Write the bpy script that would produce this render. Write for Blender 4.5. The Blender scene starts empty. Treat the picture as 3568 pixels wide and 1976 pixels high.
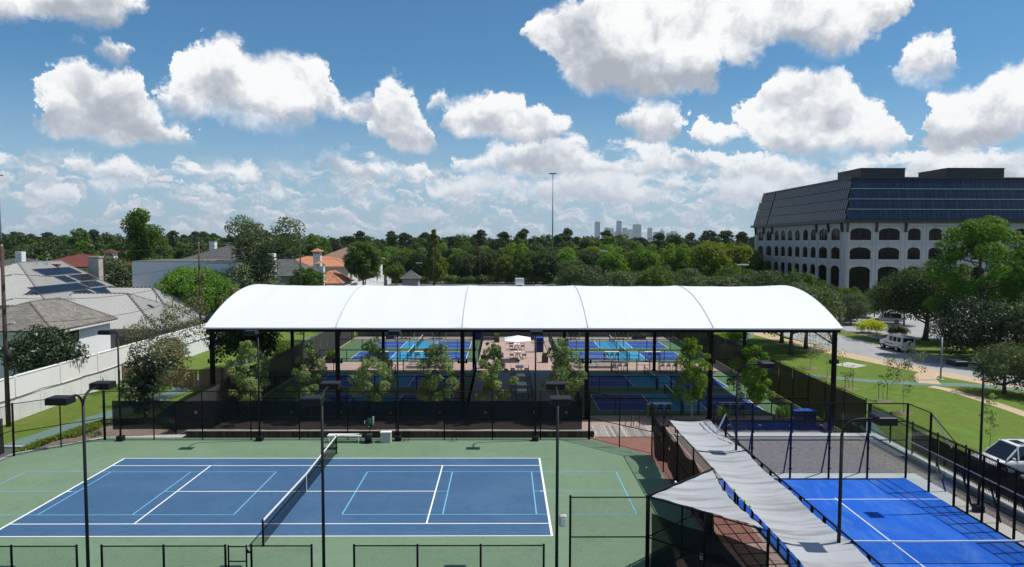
import bpy, bmesh, math, random
import numpy as np
from mathutils import Vector, Matrix

sc = bpy.context.scene
COL = sc.collection
rad = math.radians

# ------------------------------------------------------------------ camera
cam_d = bpy.data.cameras.new('camera'); cam = bpy.data.objects.new('camera', cam_d); COL.objects.link(cam)
cam_d.sensor_width = 36.0; cam_d.sensor_fit = 'HORIZONTAL'; cam_d.lens = 25.245
cam_d.clip_start = 0.5; cam_d.clip_end = 60000.0
YAW, PITCH, ROLL = 0.0107, 0.0576, -0.0028
_f = Vector((math.sin(YAW)*math.cos(PITCH), math.cos(YAW)*math.cos(PITCH), -math.sin(PITCH)))
_r0 = Vector((math.cos(YAW), -math.sin(YAW), 0)); _d0 = _f.cross(_r0)
_r = math.cos(ROLL)*_r0 + math.sin(ROLL)*_d0; _d = -math.sin(ROLL)*_r0 + math.cos(ROLL)*_d0
_m = Matrix((( _r.x, -_d.x, -_f.x, 9.8016), (_r.y, -_d.y, -_f.y, -35.0921), (_r.z, -_d.z, -_f.z, 12.3837), (0, 0, 0, 1)))
cam.matrix_world = _m
sc.camera = cam

# ------------------------------------------------------------------ sun, exposure
SUN_EL, SUN_AZ = rad(61.0), rad(83.5)            # azimuth clockwise from +Y
S = Vector((math.cos(SUN_EL)*math.sin(SUN_AZ), math.cos(SUN_EL)*math.cos(SUN_AZ), math.sin(SUN_EL)))
sun_d = bpy.data.lights.new('sun', 'SUN'); sun_d.energy = 4.6; sun_d.angle = rad(0.53); sun_d.color = (1.0, 0.955, 0.89)
sun = bpy.data.objects.new('sun', sun_d); COL.objects.link(sun)
sun.rotation_euler = S.to_track_quat('Z', 'Y').to_euler(); sun.location = (60, 0, 90)
sc.view_settings.view_transform = 'Standard'; sc.view_settings.look = 'None'
sc.view_settings.exposure = 0.0; sc.view_settings.gamma = 1.0
sc.cycles.max_bounces = 6; sc.cycles.diffuse_bounces = 3; sc.cycles.glossy_bounces = 2
sc.cycles.transmission_bounces = 4; sc.cycles.transparent_max_bounces = 24; sc.cycles.volume_bounces = 0
sc.cycles.caustics_reflective = False; sc.cycles.caustics_refractive = False
sc.cycles.sample_clamp_indirect = 6.0

# ------------------------------------------------------------------ node helpers
class N:
    """small helper to write node trees"""
    def __init__(self, tree): self.t = tree
    def new(self, kind, **kw):
        n = self.t.nodes.new(kind)
        for k, v in kw.items(): setattr(n, k, v)
        return n
    def link(self, a, b): self.t.links.new(a, b)
    def put(self, sock, v):
        if isinstance(v, bpy.types.NodeSocket): self.t.links.new(v, sock)
        else: sock.default_value = v
    def m(self, op, a, b=None, c=None, clamp=False):
        n = self.new('ShaderNodeMath', operation=op, use_clamp=clamp)
        self.put(n.inputs[0], a)
        if b is not None: self.put(n.inputs[1], b)
        if c is not None: self.put(n.inputs[2], c)
        return n.outputs[0]
    def v(self, op, a, b=None, out=0):
        n = self.new('ShaderNodeVectorMath', operation=op)
        self.put(n.inputs[0], a)
        if b is not None:
            self.put(n.inputs['Scale' if op == 'SCALE' else 1], b)
        return n.outputs[out]
    def step(self, x, lo, hi, a=0.0, b=1.0, kind='SMOOTHSTEP'):
        n = self.new('ShaderNodeMapRange', interpolation_type=kind)
        for i, q in enumerate((x, lo, hi, a, b)): self.put(n.inputs[i], q)
        return n.outputs[0]
    def mix(self, f, a, b, blend='MIX'):
        n = self.new('ShaderNodeMix', data_type='RGBA', blend_type=blend)
        self.put(n.inputs[0], f); self.put(n.inputs[6], a); self.put(n.inputs[7], b)
        return n.outputs[2]
    def noise(self, vec, scale, detail=3.0, rough=0.55, out=0, dist=0.0):
        n = self.new('ShaderNodeTexNoise')
        self.put(n.inputs['Vector'], vec); n.inputs['Scale'].default_value = scale
        n.inputs['Detail'].default_value = detail; n.inputs['Roughness'].default_value = rough
        n.inputs['Distortion'].default_value = dist
        return n.outputs[out]
    def ramp(self, f, stops):
        n = self.new('ShaderNodeValToRGB'); e = n.color_ramp.elements
        while len(e) < len(stops): e.new(0.5)
        for q, (p, c) in zip(e, stops): q.position = p; q.color = (*c, 1)
        self.put(n.inputs[0], f); return n.outputs[0]

# ------------------------------------------------------------------ world: clear sky + cumulus by direction
world = bpy.data.worlds.new('World'); sc.world = world; world.use_nodes = True
wt = N(world.node_tree); world.node_tree.nodes.clear()
SKY_STRENGTH = 0.088
SKY_LAYERS = [
    ([(-49.9, 0.63, 6.63), (-33.96, 1.43, 5.83), (-33.8, 3.72, 3.54), (-32.7, 3.96, 2.83), (-31.58, 3.64, 2.3), (-30.79, 2.71, 2.22), (-30.65, 0.26, 4.66), (-30.58, 1.58, 5.98), (-30.42, 3.88, 3.68), (-29.4, 4.12, 3.14), (-27.85, 3.99, 2.99), (-26.42, 4.04, 3.44), (-25.44, 3.47, 3.07), (-25.29, 1.07, 5.47), (-23.99, 1.84, 6.24), (-23.84, 4.14, 3.93), (-22.69, 4.39, 3.14), (-21.55, 3.38, 3.17), (-21.41, 1.08, 5.48), (-20.53, 0.9, 5.3), (-20.38, 3.2, 2.99), (-18.76, 3.88, 3.45), (-17.12, 4.14, 3.28), (-15.88, 3.52, 3.3), (-15.73, 1.21, 5.61), (-15.59, 2.84, 7.24), (-15.44, 5.26, 4.83), (-14.59, 5.5, 4.2), (-12.89, 5.33, 4.02), (-11.82, 4.26, 4.04), (-11.67, 1.95, 6.35), (-11.33, 1.08, 5.48), (-11.17, 3.39, 3.16), (-9.63, 4.07, 2.74), (-8.09, 3.43, 3.2), (-7.94, 1.12, 5.52), (-6.67, 2.25, 6.65), (-6.52, 4.56, 4.34), (-4.94, 4.58, 3.46), (-2.68, 5.27, 3.48), (0.04, 5.06, 3.72), (2.09, 5.07, 3.49), (5.49, 5.51, 3.27), (9.96, 5.47, 2.8), (12.16, 5.44, 4.12), (14.76, 4.95, 3.21), (17.7, 5.32, 2.74), (20.57, 4.82, 2.27), (24.47, 5.11, 2.22), (29.92, 4.89, 2.53), (35.9, 4.23, 2.02), (36.09, 0.93, 5.33), (49.9, 0.13, 6.13)], 0.4, 0.9, 0.7, 0.0),
    ([(-49.9, 1.76, 7.76), (-39.12, 2.56, 6.96), (-38.96, 5.19, 4.33), (-36.14, 5.58, 4.69), (-34.66, 5.6, 5.15), (-33.75, 5.58, 5.02), (-33.15, 4.78, 4.65), (-33.0, 2.52, 6.92), (-32.67, 2.47, 6.87), (-32.52, 4.72, 4.61), (-31.29, 5.36, 4.6), (-30.94, 6.05, 4.62), (-30.53, 6.17, 4.45), (-29.37, 5.48, 4.31), (-28.24, 5.83, 4.26), (-27.45, 5.98, 4.2), (-26.75, 5.42, 4.03), (-25.52, 3.77, 3.63), (-25.37, 1.5, 5.9), (-24.99, 3.02, 7.42), (-24.84, 5.52, 4.91), (-23.99, 6.07, 4.75), (-22.67, 5.62, 4.8), (-21.89, 5.97, 4.62), (-20.72, 5.91, 4.24), (-19.13, 5.66, 4.08), (-17.84, 4.33, 4.12), (-17.69, 2.02, 6.42), (-17.54, 6.25, 6.04), (-16.67, 6.6, 5.43), (-14.79, 6.57, 5.28), (-13.51, 7.15, 5.09), (-12.44, 7.29, 5.12), (-11.14, 6.68, 4.49), (-9.61, 6.5, 4.52), (-8.07, 6.31, 4.76), (-6.51, 6.12, 4.79), (-5.05, 5.14, 4.91), (-4.91, 2.83, 7.23), (-4.3, 3.84, 8.24), (-4.15, 6.37, 5.71), (-3.13, 7.05, 5.27), (-1.32, 7.73, 5.28), (0.58, 7.74, 5.07), (3.21, 8.39, 5.07), (5.24, 8.71, 5.29), (6.36, 8.37, 5.5), (7.28, 6.71, 5.5), (8.83, 7.68, 5.48), (11.04, 7.64, 5.67), (13.43, 7.47, 5.63), (14.73, 6.47, 5.17), (15.79, 6.87, 5.36), (17.68, 6.6, 5.1), (19.52, 6.75, 4.84), (20.54, 6.5, 4.18), (21.54, 6.04, 3.95), (23.49, 6.17, 4.32), (25.4, 5.89, 4.26), (28.13, 6.15, 4.17), (31.58, 5.96, 3.85), (35.83, 6.06, 3.68), (40.57, 5.36, 3.3), (40.76, 2.13, 6.53), (49.9, 1.33, 7.33)], 0.15, 1.0, 0.7, 0.0),
    ([(-49.9, 5.28, 11.28), (-32.88, 6.08, 10.48), (-32.73, 8.32, 8.23), (-32.21, 9.62, 7.54), (-31.78, 10.7, 7.29), (-31.36, 11.3, 7.04), (-30.21, 11.66, 6.72), (-30.04, 11.64, 6.67), (-29.54, 11.61, 6.64), (-29.22, 11.09, 6.63), (-28.46, 10.8, 6.59), (-28.02, 11.03, 6.56), (-26.79, 11.16, 6.61), (-26.35, 10.73, 6.63), (-26.27, 10.41, 6.63), (-26.11, 9.78, 6.66), (-25.3, 9.46, 6.76), (-24.86, 8.71, 6.82), (-24.49, 8.71, 7.35), (-23.74, 8.69, 7.31), (-23.56, 8.51, 7.3), (-23.1, 8.04, 7.33), (-22.82, 7.45, 7.35), (-22.67, 5.2, 9.6), (-11.17, 6.64, 11.04), (-11.01, 9.05, 8.62), (-10.02, 11.0, 8.36), (-9.84, 11.85, 8.31), (-9.57, 12.19, 8.24), (-9.24, 12.61, 7.92), (-8.69, 12.88, 7.39), (-8.47, 12.99, 7.33), (-7.7, 12.56, 7.12), (-7.59, 12.42, 7.09), (-7.04, 11.74, 7.1), (-6.71, 10.47, 7.11), (-6.27, 10.05, 7.11), (-6.05, 9.84, 7.3), (-5.6, 9.2, 7.67), (-5.27, 8.12, 8.01), (-5.12, 5.86, 10.26), (-4.48, 11.06, 9.22), (-3.58, 11.39, 8.36), (-2.45, 11.43, 8.16), (-0.87, 11.46, 7.95), (-0.42, 11.47, 7.92), (0.57, 11.37, 7.87), (0.93, 11.32, 7.85), (1.61, 11.22, 7.91), (2.07, 10.57, 7.96), (2.97, 10.68, 8.04), (3.2, 10.57, 8.07), (3.87, 10.24, 8.23), (4.55, 10.02, 8.39), (4.89, 9.91, 8.65), (5.68, 9.47, 9.25), (5.83, 7.16, 11.56), (8.66, 7.0, 11.4), (8.81, 9.42, 8.98), (9.24, 10.05, 8.65), (9.68, 10.68, 8.32), (10.11, 10.99, 8.09), (10.55, 11.01, 7.86), (11.86, 11.08, 7.65), (12.08, 11.03, 7.61), (13.16, 10.78, 7.86), (13.61, 9.92, 7.95), (13.83, 9.63, 8.0), (14.26, 9.05, 8.84), (14.41, 6.74, 11.14), (17.06, 6.84, 11.24), (17.21, 9.35, 8.73), (17.61, 9.75, 8.36), (18.43, 10.23, 7.63), (19.24, 10.39, 7.26), (20.22, 11.44, 6.8), (20.42, 11.61, 6.71), (21.0, 12.09, 6.58), (21.97, 12.51, 6.37), (22.95, 12.24, 6.15), (23.33, 12.28, 6.07), (23.9, 12.35, 6.07), (24.85, 12.36, 6.06), (25.6, 11.81, 6.05), (26.0, 10.81, 6.05), (26.19, 10.7, 6.05), (26.75, 10.36, 6.14), (27.29, 10.12, 6.23), (27.77, 9.31, 6.31), (28.05, 8.82, 6.35), (28.24, 8.5, 6.4), (28.97, 7.67, 6.61), (29.51, 6.86, 6.76), (29.67, 4.61, 9.01), (30.03, 9.69, 6.56), (30.77, 10.28, 6.04), (31.44, 10.21, 5.58), (31.94, 10.16, 5.67), (33.08, 10.13, 5.86), (33.85, 10.59, 6.19), (34.6, 11.39, 6.5), (35.62, 11.95, 6.97), (37.54, 12.36, 7.16), (41.68, 10.08, 7.61), (41.88, 6.65, 11.05), (49.9, 5.85, 11.85)], 0.03, 1.0, 0.5, 0.04),
    ([(-49.9, 6.85, 12.85), (-40.26, 7.65, 12.05), (-40.1, 9.93, 9.76), (-38.07, 11.23, 9.38), (-35.99, 10.35, 10.17), (-35.84, 8.06, 12.46), (-31.22, 10.8, 15.2), (-31.07, 13.04, 12.95), (-30.49, 13.36, 12.82), (-29.94, 13.25, 12.96), (-29.8, 10.91, 15.31), (-29.17, 12.94, 12.13), (-28.47, 13.3, 12.02), (-28.3, 13.27, 11.99), (-27.79, 13.16, 11.99), (-27.62, 13.11, 11.99), (-26.57, 12.75, 12.67), (-26.42, 10.51, 14.91), (-26.16, 7.79, 12.19), (-26.01, 10.08, 9.89), (-25.17, 10.99, 9.37), (-24.52, 11.19, 9.19), (-24.18, 12.38, 9.11), (-24.03, 12.46, 9.07), (-23.65, 12.68, 9.06), (-23.27, 13.24, 9.05), (-22.49, 13.99, 9.03), (-21.91, 14.53, 9.05), (-21.33, 14.84, 9.06), (-21.13, 14.88, 9.06), (-20.55, 15.01, 8.89), (-19.77, 14.84, 8.66), (-19.38, 14.09, 8.54), (-18.79, 13.85, 8.36), (-18.59, 13.92, 8.29), (-17.98, 14.11, 8.29), (-16.97, 14.0, 8.29), (-16.56, 13.88, 8.29), (-16.15, 13.76, 8.33), (-15.32, 13.51, 8.42), (-14.7, 13.56, 8.48), (-14.49, 13.57, 8.77), (-14.07, 13.39, 9.35), (-13.65, 13.22, 9.43), (-13.46, 11.48, 9.46), (-12.4, 11.16, 9.64), (-11.1, 11.26, 9.37), (-10.78, 11.29, 9.35), (-10.02, 10.79, 9.3), (-9.59, 9.74, 9.53), (-9.44, 7.44, 11.84), (-6.19, 8.55, 12.95), (-6.04, 10.91, 10.59), (-5.15, 11.83, 10.18), (-4.47, 12.01, 10.58), (-4.21, 11.06, 10.74), (-4.06, 8.7, 13.1), (14.23, 6.0, 10.4), (14.38, 8.41, 7.98), (15.12, 8.91, 7.54), (15.33, 8.96, 7.42), (16.17, 9.15, 7.32), (16.59, 8.98, 7.27), (17.22, 8.73, 7.54), (17.96, 8.17, 7.86), (18.11, 5.81, 10.21), (27.73, 9.16, 13.56), (27.88, 11.41, 11.31), (28.28, 12.87, 11.18), (28.78, 13.74, 11.03), (29.8, 14.01, 10.76), (29.98, 13.95, 10.72), (30.66, 13.69, 10.76), (31.17, 13.51, 10.78), (31.5, 13.4, 10.93), (31.85, 12.93, 11.08), (32.02, 12.7, 11.23), (32.25, 11.5, 11.41), (32.41, 9.25, 13.65), (49.9, 8.45, 14.45)], 0.0, 1.0, 0.5, 0.04),
    ([(-49.9, 10.64, 16.64), (-43.75, 11.44, 15.84), (-43.54, 14.98, 12.28), (-35.76, 17.06, 13.57), (-35.17, 17.15, 13.66), (-33.37, 17.42, 14.08), (-32.75, 17.5, 14.3), (-31.97, 17.61, 14.25), (-30.92, 17.75, 14.29), (-30.35, 17.82, 14.02), (-29.52, 17.92, 14.14), (-28.86, 17.67, 14.14), (-28.19, 17.41, 13.91), (-27.76, 17.25, 14.29), (-27.16, 17.01, 14.92), (-26.11, 16.59, 15.21), (-25.58, 16.38, 15.65), (-25.32, 16.27, 16.09), (-25.17, 13.98, 18.38), (-17.43, 5.07, 9.47), (-17.28, 7.32, 7.21), (-16.65, 7.81, 7.24), (-15.82, 7.76, 7.27), (-15.37, 7.44, 7.29), (-15.22, 5.17, 9.57), (1.1, 13.79, 18.19), (1.25, 16.04, 15.93), (2.04, 16.85, 15.38), (2.26, 16.99, 15.21), (3.6, 17.83, 13.54), (4.49, 18.0, 12.48), (5.05, 18.11, 11.94), (5.38, 18.24, 11.62), (6.27, 18.57, 11.45), (7.15, 18.84, 11.27), (9.78, 19.6, 11.1), (11.95, 19.52, 11.14), (14.08, 19.42, 11.26), (15.76, 19.32, 11.39), (16.34, 19.28, 11.87), (16.59, 19.26, 12.88), (17.0, 19.24, 13.36), (19.24, 19.06, 13.4), (20.24, 18.98, 13.88), (20.83, 18.86, 14.16), (21.43, 18.74, 14.31), (22.78, 18.45, 13.8), (23.74, 18.24, 13.13), (24.5, 18.08, 12.96), (25.24, 17.91, 13.37), (25.98, 17.74, 13.67), (26.35, 17.55, 13.82), (27.26, 17.09, 14.65), (28.16, 16.63, 15.46), (28.87, 16.26, 16.17), (29.02, 14.02, 18.42), (49.9, 13.22, 19.22)], 0.0, 1.1, 0.8, -0.08)]
def build_sky():
    tc = wt.new('ShaderNodeTexCoord'); d = wt.v('NORMALIZE', tc.outputs['Generated'])
    sky = wt.new('ShaderNodeTexSky', sky_type='NISHITA', sun_disc=False, sun_elevation=SUN_EL, sun_rotation=SUN_AZ)
    sky.air_density = 1.0; sky.dust_density = 0.25; sky.ozone_density = 1.1; sky.altitude = 0
    base = wt.v('MULTIPLY', wt.v('SCALE', sky.outputs[0], SKY_STRENGTH), (0.47, 0.88, 1.12))
    sp = wt.new('ShaderNodeSeparateXYZ'); wt.link(d, sp.inputs[0])
    x, y, z = sp.outputs
    az = wt.m('MULTIPLY', wt.m('ARCTAN2', x, y), 57.29578)
    el = wt.m('MULTIPLY', wt.m('ARCSINE', z), 57.29578)
    # billows
    wob = wt.v('SCALE', wt.v('SUBTRACT', wt.noise(d, 17.0, 3.0, 0.55, out=1), (0.5, 0.5, 0.5)), 0.05)
    dw = wt.v('ADD', d, wob)
    LV = (0.0075, 0.0, 0.013)                                # towards the sun, as seen in the sky ahead
    def billow(vec, scale, detail, rough):
        vo = wt.new('ShaderNodeTexVoronoi', feature='F1'); wt.put(vo.inputs['Vector'], vec)
        vo.inputs['Scale'].default_value = scale; vo.inputs['Detail'].default_value = detail
        vo.inputs['Roughness'].default_value = rough; vo.inputs['Lacunarity'].default_value = 2.2; vo.normalize = True
        return vo.outputs['Distance']
    b0 = billow(dw, 19.0, 5.0, 0.68); b1 = billow(wt.v('ADD', dw, wt.v('SCALE', LV, 0.55)), 19.0, 5.0, 0.68)
    relief = wt.m('SUBTRACT', b1, b0)                       # >0 where the puff faces the sun
    s0 = wt.noise(dw, 11.0, 9.0, 0.66); s1 = wt.noise(wt.v('ADD', dw, wt.v('SCALE', LV, 1.7)), 10.0, 3.0, 0.5)
    s2 = wt.noise(dw, 10.0, 3.0, 0.5)
    relief2 = wt.m('SUBTRACT', s2, s1)
    n = wt.m('ADD', wt.m('MULTIPLY', wt.m('SUBTRACT', 0.42, b0), 1.8), wt.m('MULTIPLY', wt.m('SUBTRACT', s0, 0.5), 2.2))
    wp = wt.new('ShaderNodeSeparateXYZ'); wt.link(wt.v('SUBTRACT', wt.noise(d, 15.0, 11.0, 0.69, out=1), (0.5, 0.5, 0.5)), wp.inputs[0])
    el0 = el
    el = wt.m('ADD', el, wt.m('MULTIPLY', wp.outputs[1], 3.4))
    azw = wt.m('ADD', az, wt.m('MULTIPLY', wp.outputs[0], 5.5))
    u = wt.m('DIVIDE', wt.m('ADD', azw, 50.0), 100.0)
    col = base
    # thin milky air towards the horizon
    hz = wt.step(el0, 0.0, 13.0, 0.66, 0.0, 'SMOOTHSTEP')
    col = wt.mix(hz, col, (0.455, 0.565, 0.70, 1))
    def shade(h, dim, far):
        """h: 0 at the flat base .. 1 at the crown"""
        l = wt.m('ADD', wt.step(h, 0.0, 0.75, 0.18, 0.92), wt.m('ADD', wt.m('MULTIPLY', relief, 1.5), wt.m('MULTIPLY', relief2, 2.4)))
        l = wt.m('ADD', l, dim, clamp=True)
        c = wt.ramp(l, [(0.0, (0.42, 0.455, 0.51)), (0.30, (0.54, 0.57, 0.625)), (0.62, (0.74, 0.765, 0.80)), (0.85, (0.93, 0.94, 0.95)), (1.0, (1.0, 1.0, 1.0))])
        return wt.mix(far, c, (0.60, 0.68, 0.77, 1))
    # clouds all round the sky, outside the quarter in front
    zc = wt.m('ADD', wt.m('MAXIMUM', z, 0.0), 0.12)
    cv = wt.new('ShaderNodeCombineXYZ'); wt.put(cv.inputs[0], wt.m('DIVIDE', x, zc)); wt.put(cv.inputs[1], wt.m('DIVIDE', y, zc))
    g = wt.noise(cv.outputs[0], 1.15, 7.0, 0.6)
    g2 = wt.noise(wt.v('ADD', cv.outputs[0], (0.10, 0.012, 0.0)), 1.15, 7.0, 0.6)
    inside = wt.m('MULTIPLY', wt.m('MULTIPLY', wt.step(wt.m('ABSOLUTE', az), 38.0, 46.0, 1.0, 0.0), wt.step(el, 19.5, 25.0, 1.0, 0.0)), 1.0)
    ga = wt.m('MULTIPLY', wt.step(g, 0.53, 0.63), wt.m('SUBTRACT', 1.0, inside))
    gl = wt.m('ADD', wt.m('MULTIPLY', wt.m('SUBTRACT', g, g2), 3.0), wt.step(g, 0.53, 0.78, 0.9, 0.35), clamp=True)
    gc = wt.ramp(gl, [(0.0, (0.44, 0.48, 0.54)), (0.5, (0.68, 0.71, 0.75)), (1.0, (1.0, 1.0, 1.0))])
    col = wt.mix(ga, col, gc)
    # low band of small far cumulus near the horizon
    sv = wt.new('ShaderNodeCombineXYZ'); wt.put(sv.inputs[0], wt.m('MULTIPLY', azw, 0.62)); wt.put(sv.inputs[1], wt.m('MULTIPLY', el, 1.25))
    q = wt.noise(sv.outputs[0], 0.62, 6.0, 0.62)
    qs = wt.noise(wt.v('ADD', sv.outputs[0], (0.12, 0.30, 0.0)), 0.62, 6.0, 0.62)
    qa = wt.m('MULTIPLY', wt.step(q, 0.45, 0.55), wt.m('MULTIPLY', wt.step(el0, 0.0, 1.2), wt.step(el0, 4.6, 6.6, 1.0, 0.0)))
    ql = wt.m('ADD', 0.42, wt.m('MULTIPLY', wt.m('SUBTRACT', q, qs), 3.2), clamp=True)
    qc = wt.ramp(ql, [(0.0, (0.44, 0.515, 0.61)), (0.45, (0.60, 0.655, 0.72)), (0.8, (0.84, 0.86, 0.88))])
    col = wt.mix(wt.m('MULTIPLY', qa, 0.85), col, qc)
    gap = wt.step(wt.noise(wt.v('MULTIPLY', d, (1.0, 1.0, 1.9)), 9.0, 6.0, 0.6), 0.40, 0.50)
    soft = wt.step(wt.noise(d, 6.0, 5.0, 0.6), 0.40, 0.62, 0.16, 1.3)      # crisp crowns here, torn veils there
    for pts, far, amp_t, amp_b, dim in SKY_LAYERS:
        cur = wt.new('ShaderNodeRGBCurve'); wt.put(cur.inputs['Color'], u)
        cm = cur.mapping; cm.use_clip = False; cm.extend = 'HORIZONTAL'
        for ci, k in ((0, 1), (1, 2)):
            c = cm.curves[ci]
            P = [((p[0]+50.0)/100.0, (p[k]+10.0)/50.0) for p in pts]
            c.points[0].location = P[0]; c.points[1].location = P[-1]
            for a, b in P[1:-1]: c.points.new(a, b)
            for q_ in c.points: q_.handle_type = 'VECTOR'
        cm.update()
        ss = wt.new('ShaderNodeSeparateColor'); wt.link(cur.outputs[0], ss.inputs[0])
        T = wt.m('SUBTRACT', wt.m('MULTIPLY', ss.outputs[0], 50.0), 10.0)
        B = wt.m('SUBTRACT', wt.m('MULTIPLY', ss.outputs[1], 50.0), 10.0)
        ft = wt.m('ADD', wt.m('SUBTRACT', T, el), wt.m('MULTIPLY', n, amp_t))
        fb = wt.m('ADD', wt.m('SUBTRACT', el, B), wt.m('MULTIPLY', n, amp_b))
        al = wt.m('MULTIPLY', wt.step(ft, -0.06, soft), wt.step(fb, -0.25, wt.m('ADD', soft, 0.35)))
        if far > 0.1: al = wt.m('MULTIPLY', al, gap)
        h = wt.m('DIVIDE', wt.m('SUBTRACT', el, B), wt.m('MAXIMUM', wt.m('SUBTRACT', T, B), 0.4))
        h = wt.m('ADD', h, wt.m('MULTIPLY', wt.m('SUBTRACT', s2, 0.5), 1.5))
        edge = wt.step(wt.m('MINIMUM', ft, fb), 0.0, 1.1, 0.28, 0.0)
        col = wt.mix(al, col, shade(h, wt.m('ADD', edge, dim), far))
    # below the horizon: dull ground colour
    col = wt.mix(wt.step(el0, -1.2, -0.2, 1.0, 0.0), col, (0.13, 0.15, 0.12, 1))
    bg = wt.new('ShaderNodeBackground'); wt.link(col, bg.inputs[0]); bg.inputs[1].default_value = 1.0
    out = wt.new('ShaderNodeOutputWorld'); wt.link(bg.outputs[0], out.inputs[0])
    world.cycles.sampling_method = 'MANUAL'; world.cycles.sample_map_resolution = 512
build_sky()

# ------------------------------------------------------------------ materials
MATS = {}
def pm(name, col, rough=0.75, var=0.12, scale=2.0, fine=None, bump=0.0, spec=0.3, metal=0.0, world_co=False, extra=None, coat=0.0):
    """a plain surface: colour with two scales of mottling and a fine relief"""
    if name in MATS: return MATS[name]
    m = bpy.data.materials.new(name); m.use_nodes = True
    t = N(m.node_tree); b = m.node_tree.nodes['Principled BSDF']
    if world_co: co = t.new('ShaderNodeNewGeometry').outputs['Position']
    else: co = t.new('ShaderNodeTexCoord').outputs['Object']
    fine = fine or scale*9
    n1 = t.noise(co, scale, 4.0, 0.6); n2 = t.noise(co, fine, 3.0, 0.6)
    k = t.m('ADD', 1.0, t.m('MULTIPLY', t.m('ADD', t.m('SUBTRACT', n1, 0.5), t.m('MULTIPLY', t.m('SUBTRACT', n2, 0.5), 0.7)), var*3.0))
    c = t.v('SCALE', (*col, ), k)
    if extra: c = extra(t, co, c)
    t.link(c, b.inputs['Base Color'])
    t.put(b.inputs['Roughness'], t.m('ADD', rough-0.06, t.m('MULTIPLY', n2, 0.12)))
    b.inputs['Metallic'].default_value = metal; b.inputs['Specular IOR Level'].default_value = spec
    if coat: b.inputs['Coat Weight'].default_value = coat; b.inputs['Coat Roughness'].default_value = 0.06
    if bump:
        bn = t.new('ShaderNodeBump'); bn.inputs['Strength'].default_value = bump; bn.inputs['Distance'].default_value = 0.02
        t.link(n2, bn.inputs['Height']); t.link(bn.outputs[0], b.inputs['Normal'])
    MATS[name] = m; return m

def veil(name, col, see, rough=0.9, var=0.15, scale=1.5):
    """woven screen cloth that lets part of the light straight through"""
    m = pm(name, col, rough, var, scale, spec=0.15)
    t = N(m.node_tree); nodes = m.node_tree.nodes; out = nodes['Material Output']; b = nodes['Principled BSDF']
    tr = t.new('ShaderNodeBsdfTransparent'); mx = t.new('ShaderNodeMixShader'); mx.inputs[0].default_value = 1.0-see
    t.link(tr.outputs[0], mx.inputs[1]); t.link(b.outputs[0], mx.inputs[2]); t.link(mx.outputs[0], out.inputs[0])
    return m

def glass(name, tint=(0.85, 0.93, 0.95), ior=1.5):
    if name in MATS: return MATS[name]
    m = bpy.data.materials.new(name); m.use_nodes = True; t = N(m.node_tree); m.node_tree.nodes.clear()
    tr = t.new('ShaderNodeBsdfTransparent'); tr.inputs[0].default_value = (*tint, 1)
    gl = t.new('ShaderNodeBsdfGlossy'); gl.inputs['Roughness'].default_value = 0.02
    lw = t.new('ShaderNodeLayerWeight'); lw.inputs[0].default_value = 0.5; fr = t.m('ADD', 0.04, t.m('MULTIPLY', t.m('POWER', lw.outputs['Facing'], 5.0), 0.9))
    mx = t.new('ShaderNodeMixShader'); t.link(fr, mx.inputs[0]); t.link(tr.outputs[0], mx.inputs[1]); t.link(gl.outputs[0], mx.inputs[2])
    o = t.new('ShaderNodeOutputMaterial'); t.link(mx.outputs[0], o.inputs[0]); MATS[name] = m; return m

def leafmat(name, col, back=0.35, var=0.25, tip=None, gloss=0.012):
    """leaves: diffuse with light through them, mottled within a crown and from tree to tree"""
    if name in MATS: return MATS[name]
    m = bpy.data.materials.new(name); m.use_nodes = True; t = N(m.node_tree); m.node_tree.nodes.clear()
    co = t.new('ShaderNodeTexCoord').outputs['Object']; oi = t.new('ShaderNodeObjectInfo').outputs['Random']
    n1 = t.noise(co, 0.55, 2.0, 0.5); n2 = t.noise(co, 4.0, 2.0, 0.6)
    k = t.m('ADD', 1.30, t.m('ADD', t.m('MULTIPLY', oi, 0.6), t.m('MULTIPLY', t.m('ADD', t.m('SUBTRACT', n1, 0.5), t.m('SUBTRACT', n2, 0.5)), var*4)))
    c = t.v('SCALE', (*col, ), k)
    warm = tip or (min(1, col[0]*1.9), col[1]*1.15, col[2]*0.6)
    c = t.mix(t.step(t.m('ADD', t.m('MULTIPLY', n1, 0.7), t.m('MULTIPLY', oi, 0.35)), 0.45, 0.85, 0.0, 0.6), c, (*warm, 1))
    df = t.new('ShaderNodeBsdfDiffuse'); t.link(c, df.inputs[0])
    tl = t.new('ShaderNodeBsdfTranslucent'); t.link(t.v('MULTIPLY', c, (1.25, 1.25, 0.6)), tl.inputs[0])
    gl = t.new('ShaderNodeBsdfGlossy'); gl.inputs['Roughness'].default_value = 0.42; gl.inputs[0].default_value = (0.6, 0.65, 0.6, 1)
    m1 = t.new('ShaderNodeMixShader'); m1.inputs[0].default_value = back; t.link(df.outputs[0], m1.inputs[1]); t.link(tl.outputs[0], m1.inputs[2])
    m2 = t.new('ShaderNodeMixShader'); m2.inputs[0].default_value = gloss; t.link(m1.outputs[0], m2.inputs[1]); t.link(gl.outputs[0], m2.inputs[2])
    o = t.new('ShaderNodeOutputMaterial'); t.link(m2.outputs[0], o.inputs[0]); MATS[name] = m; return m

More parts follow.
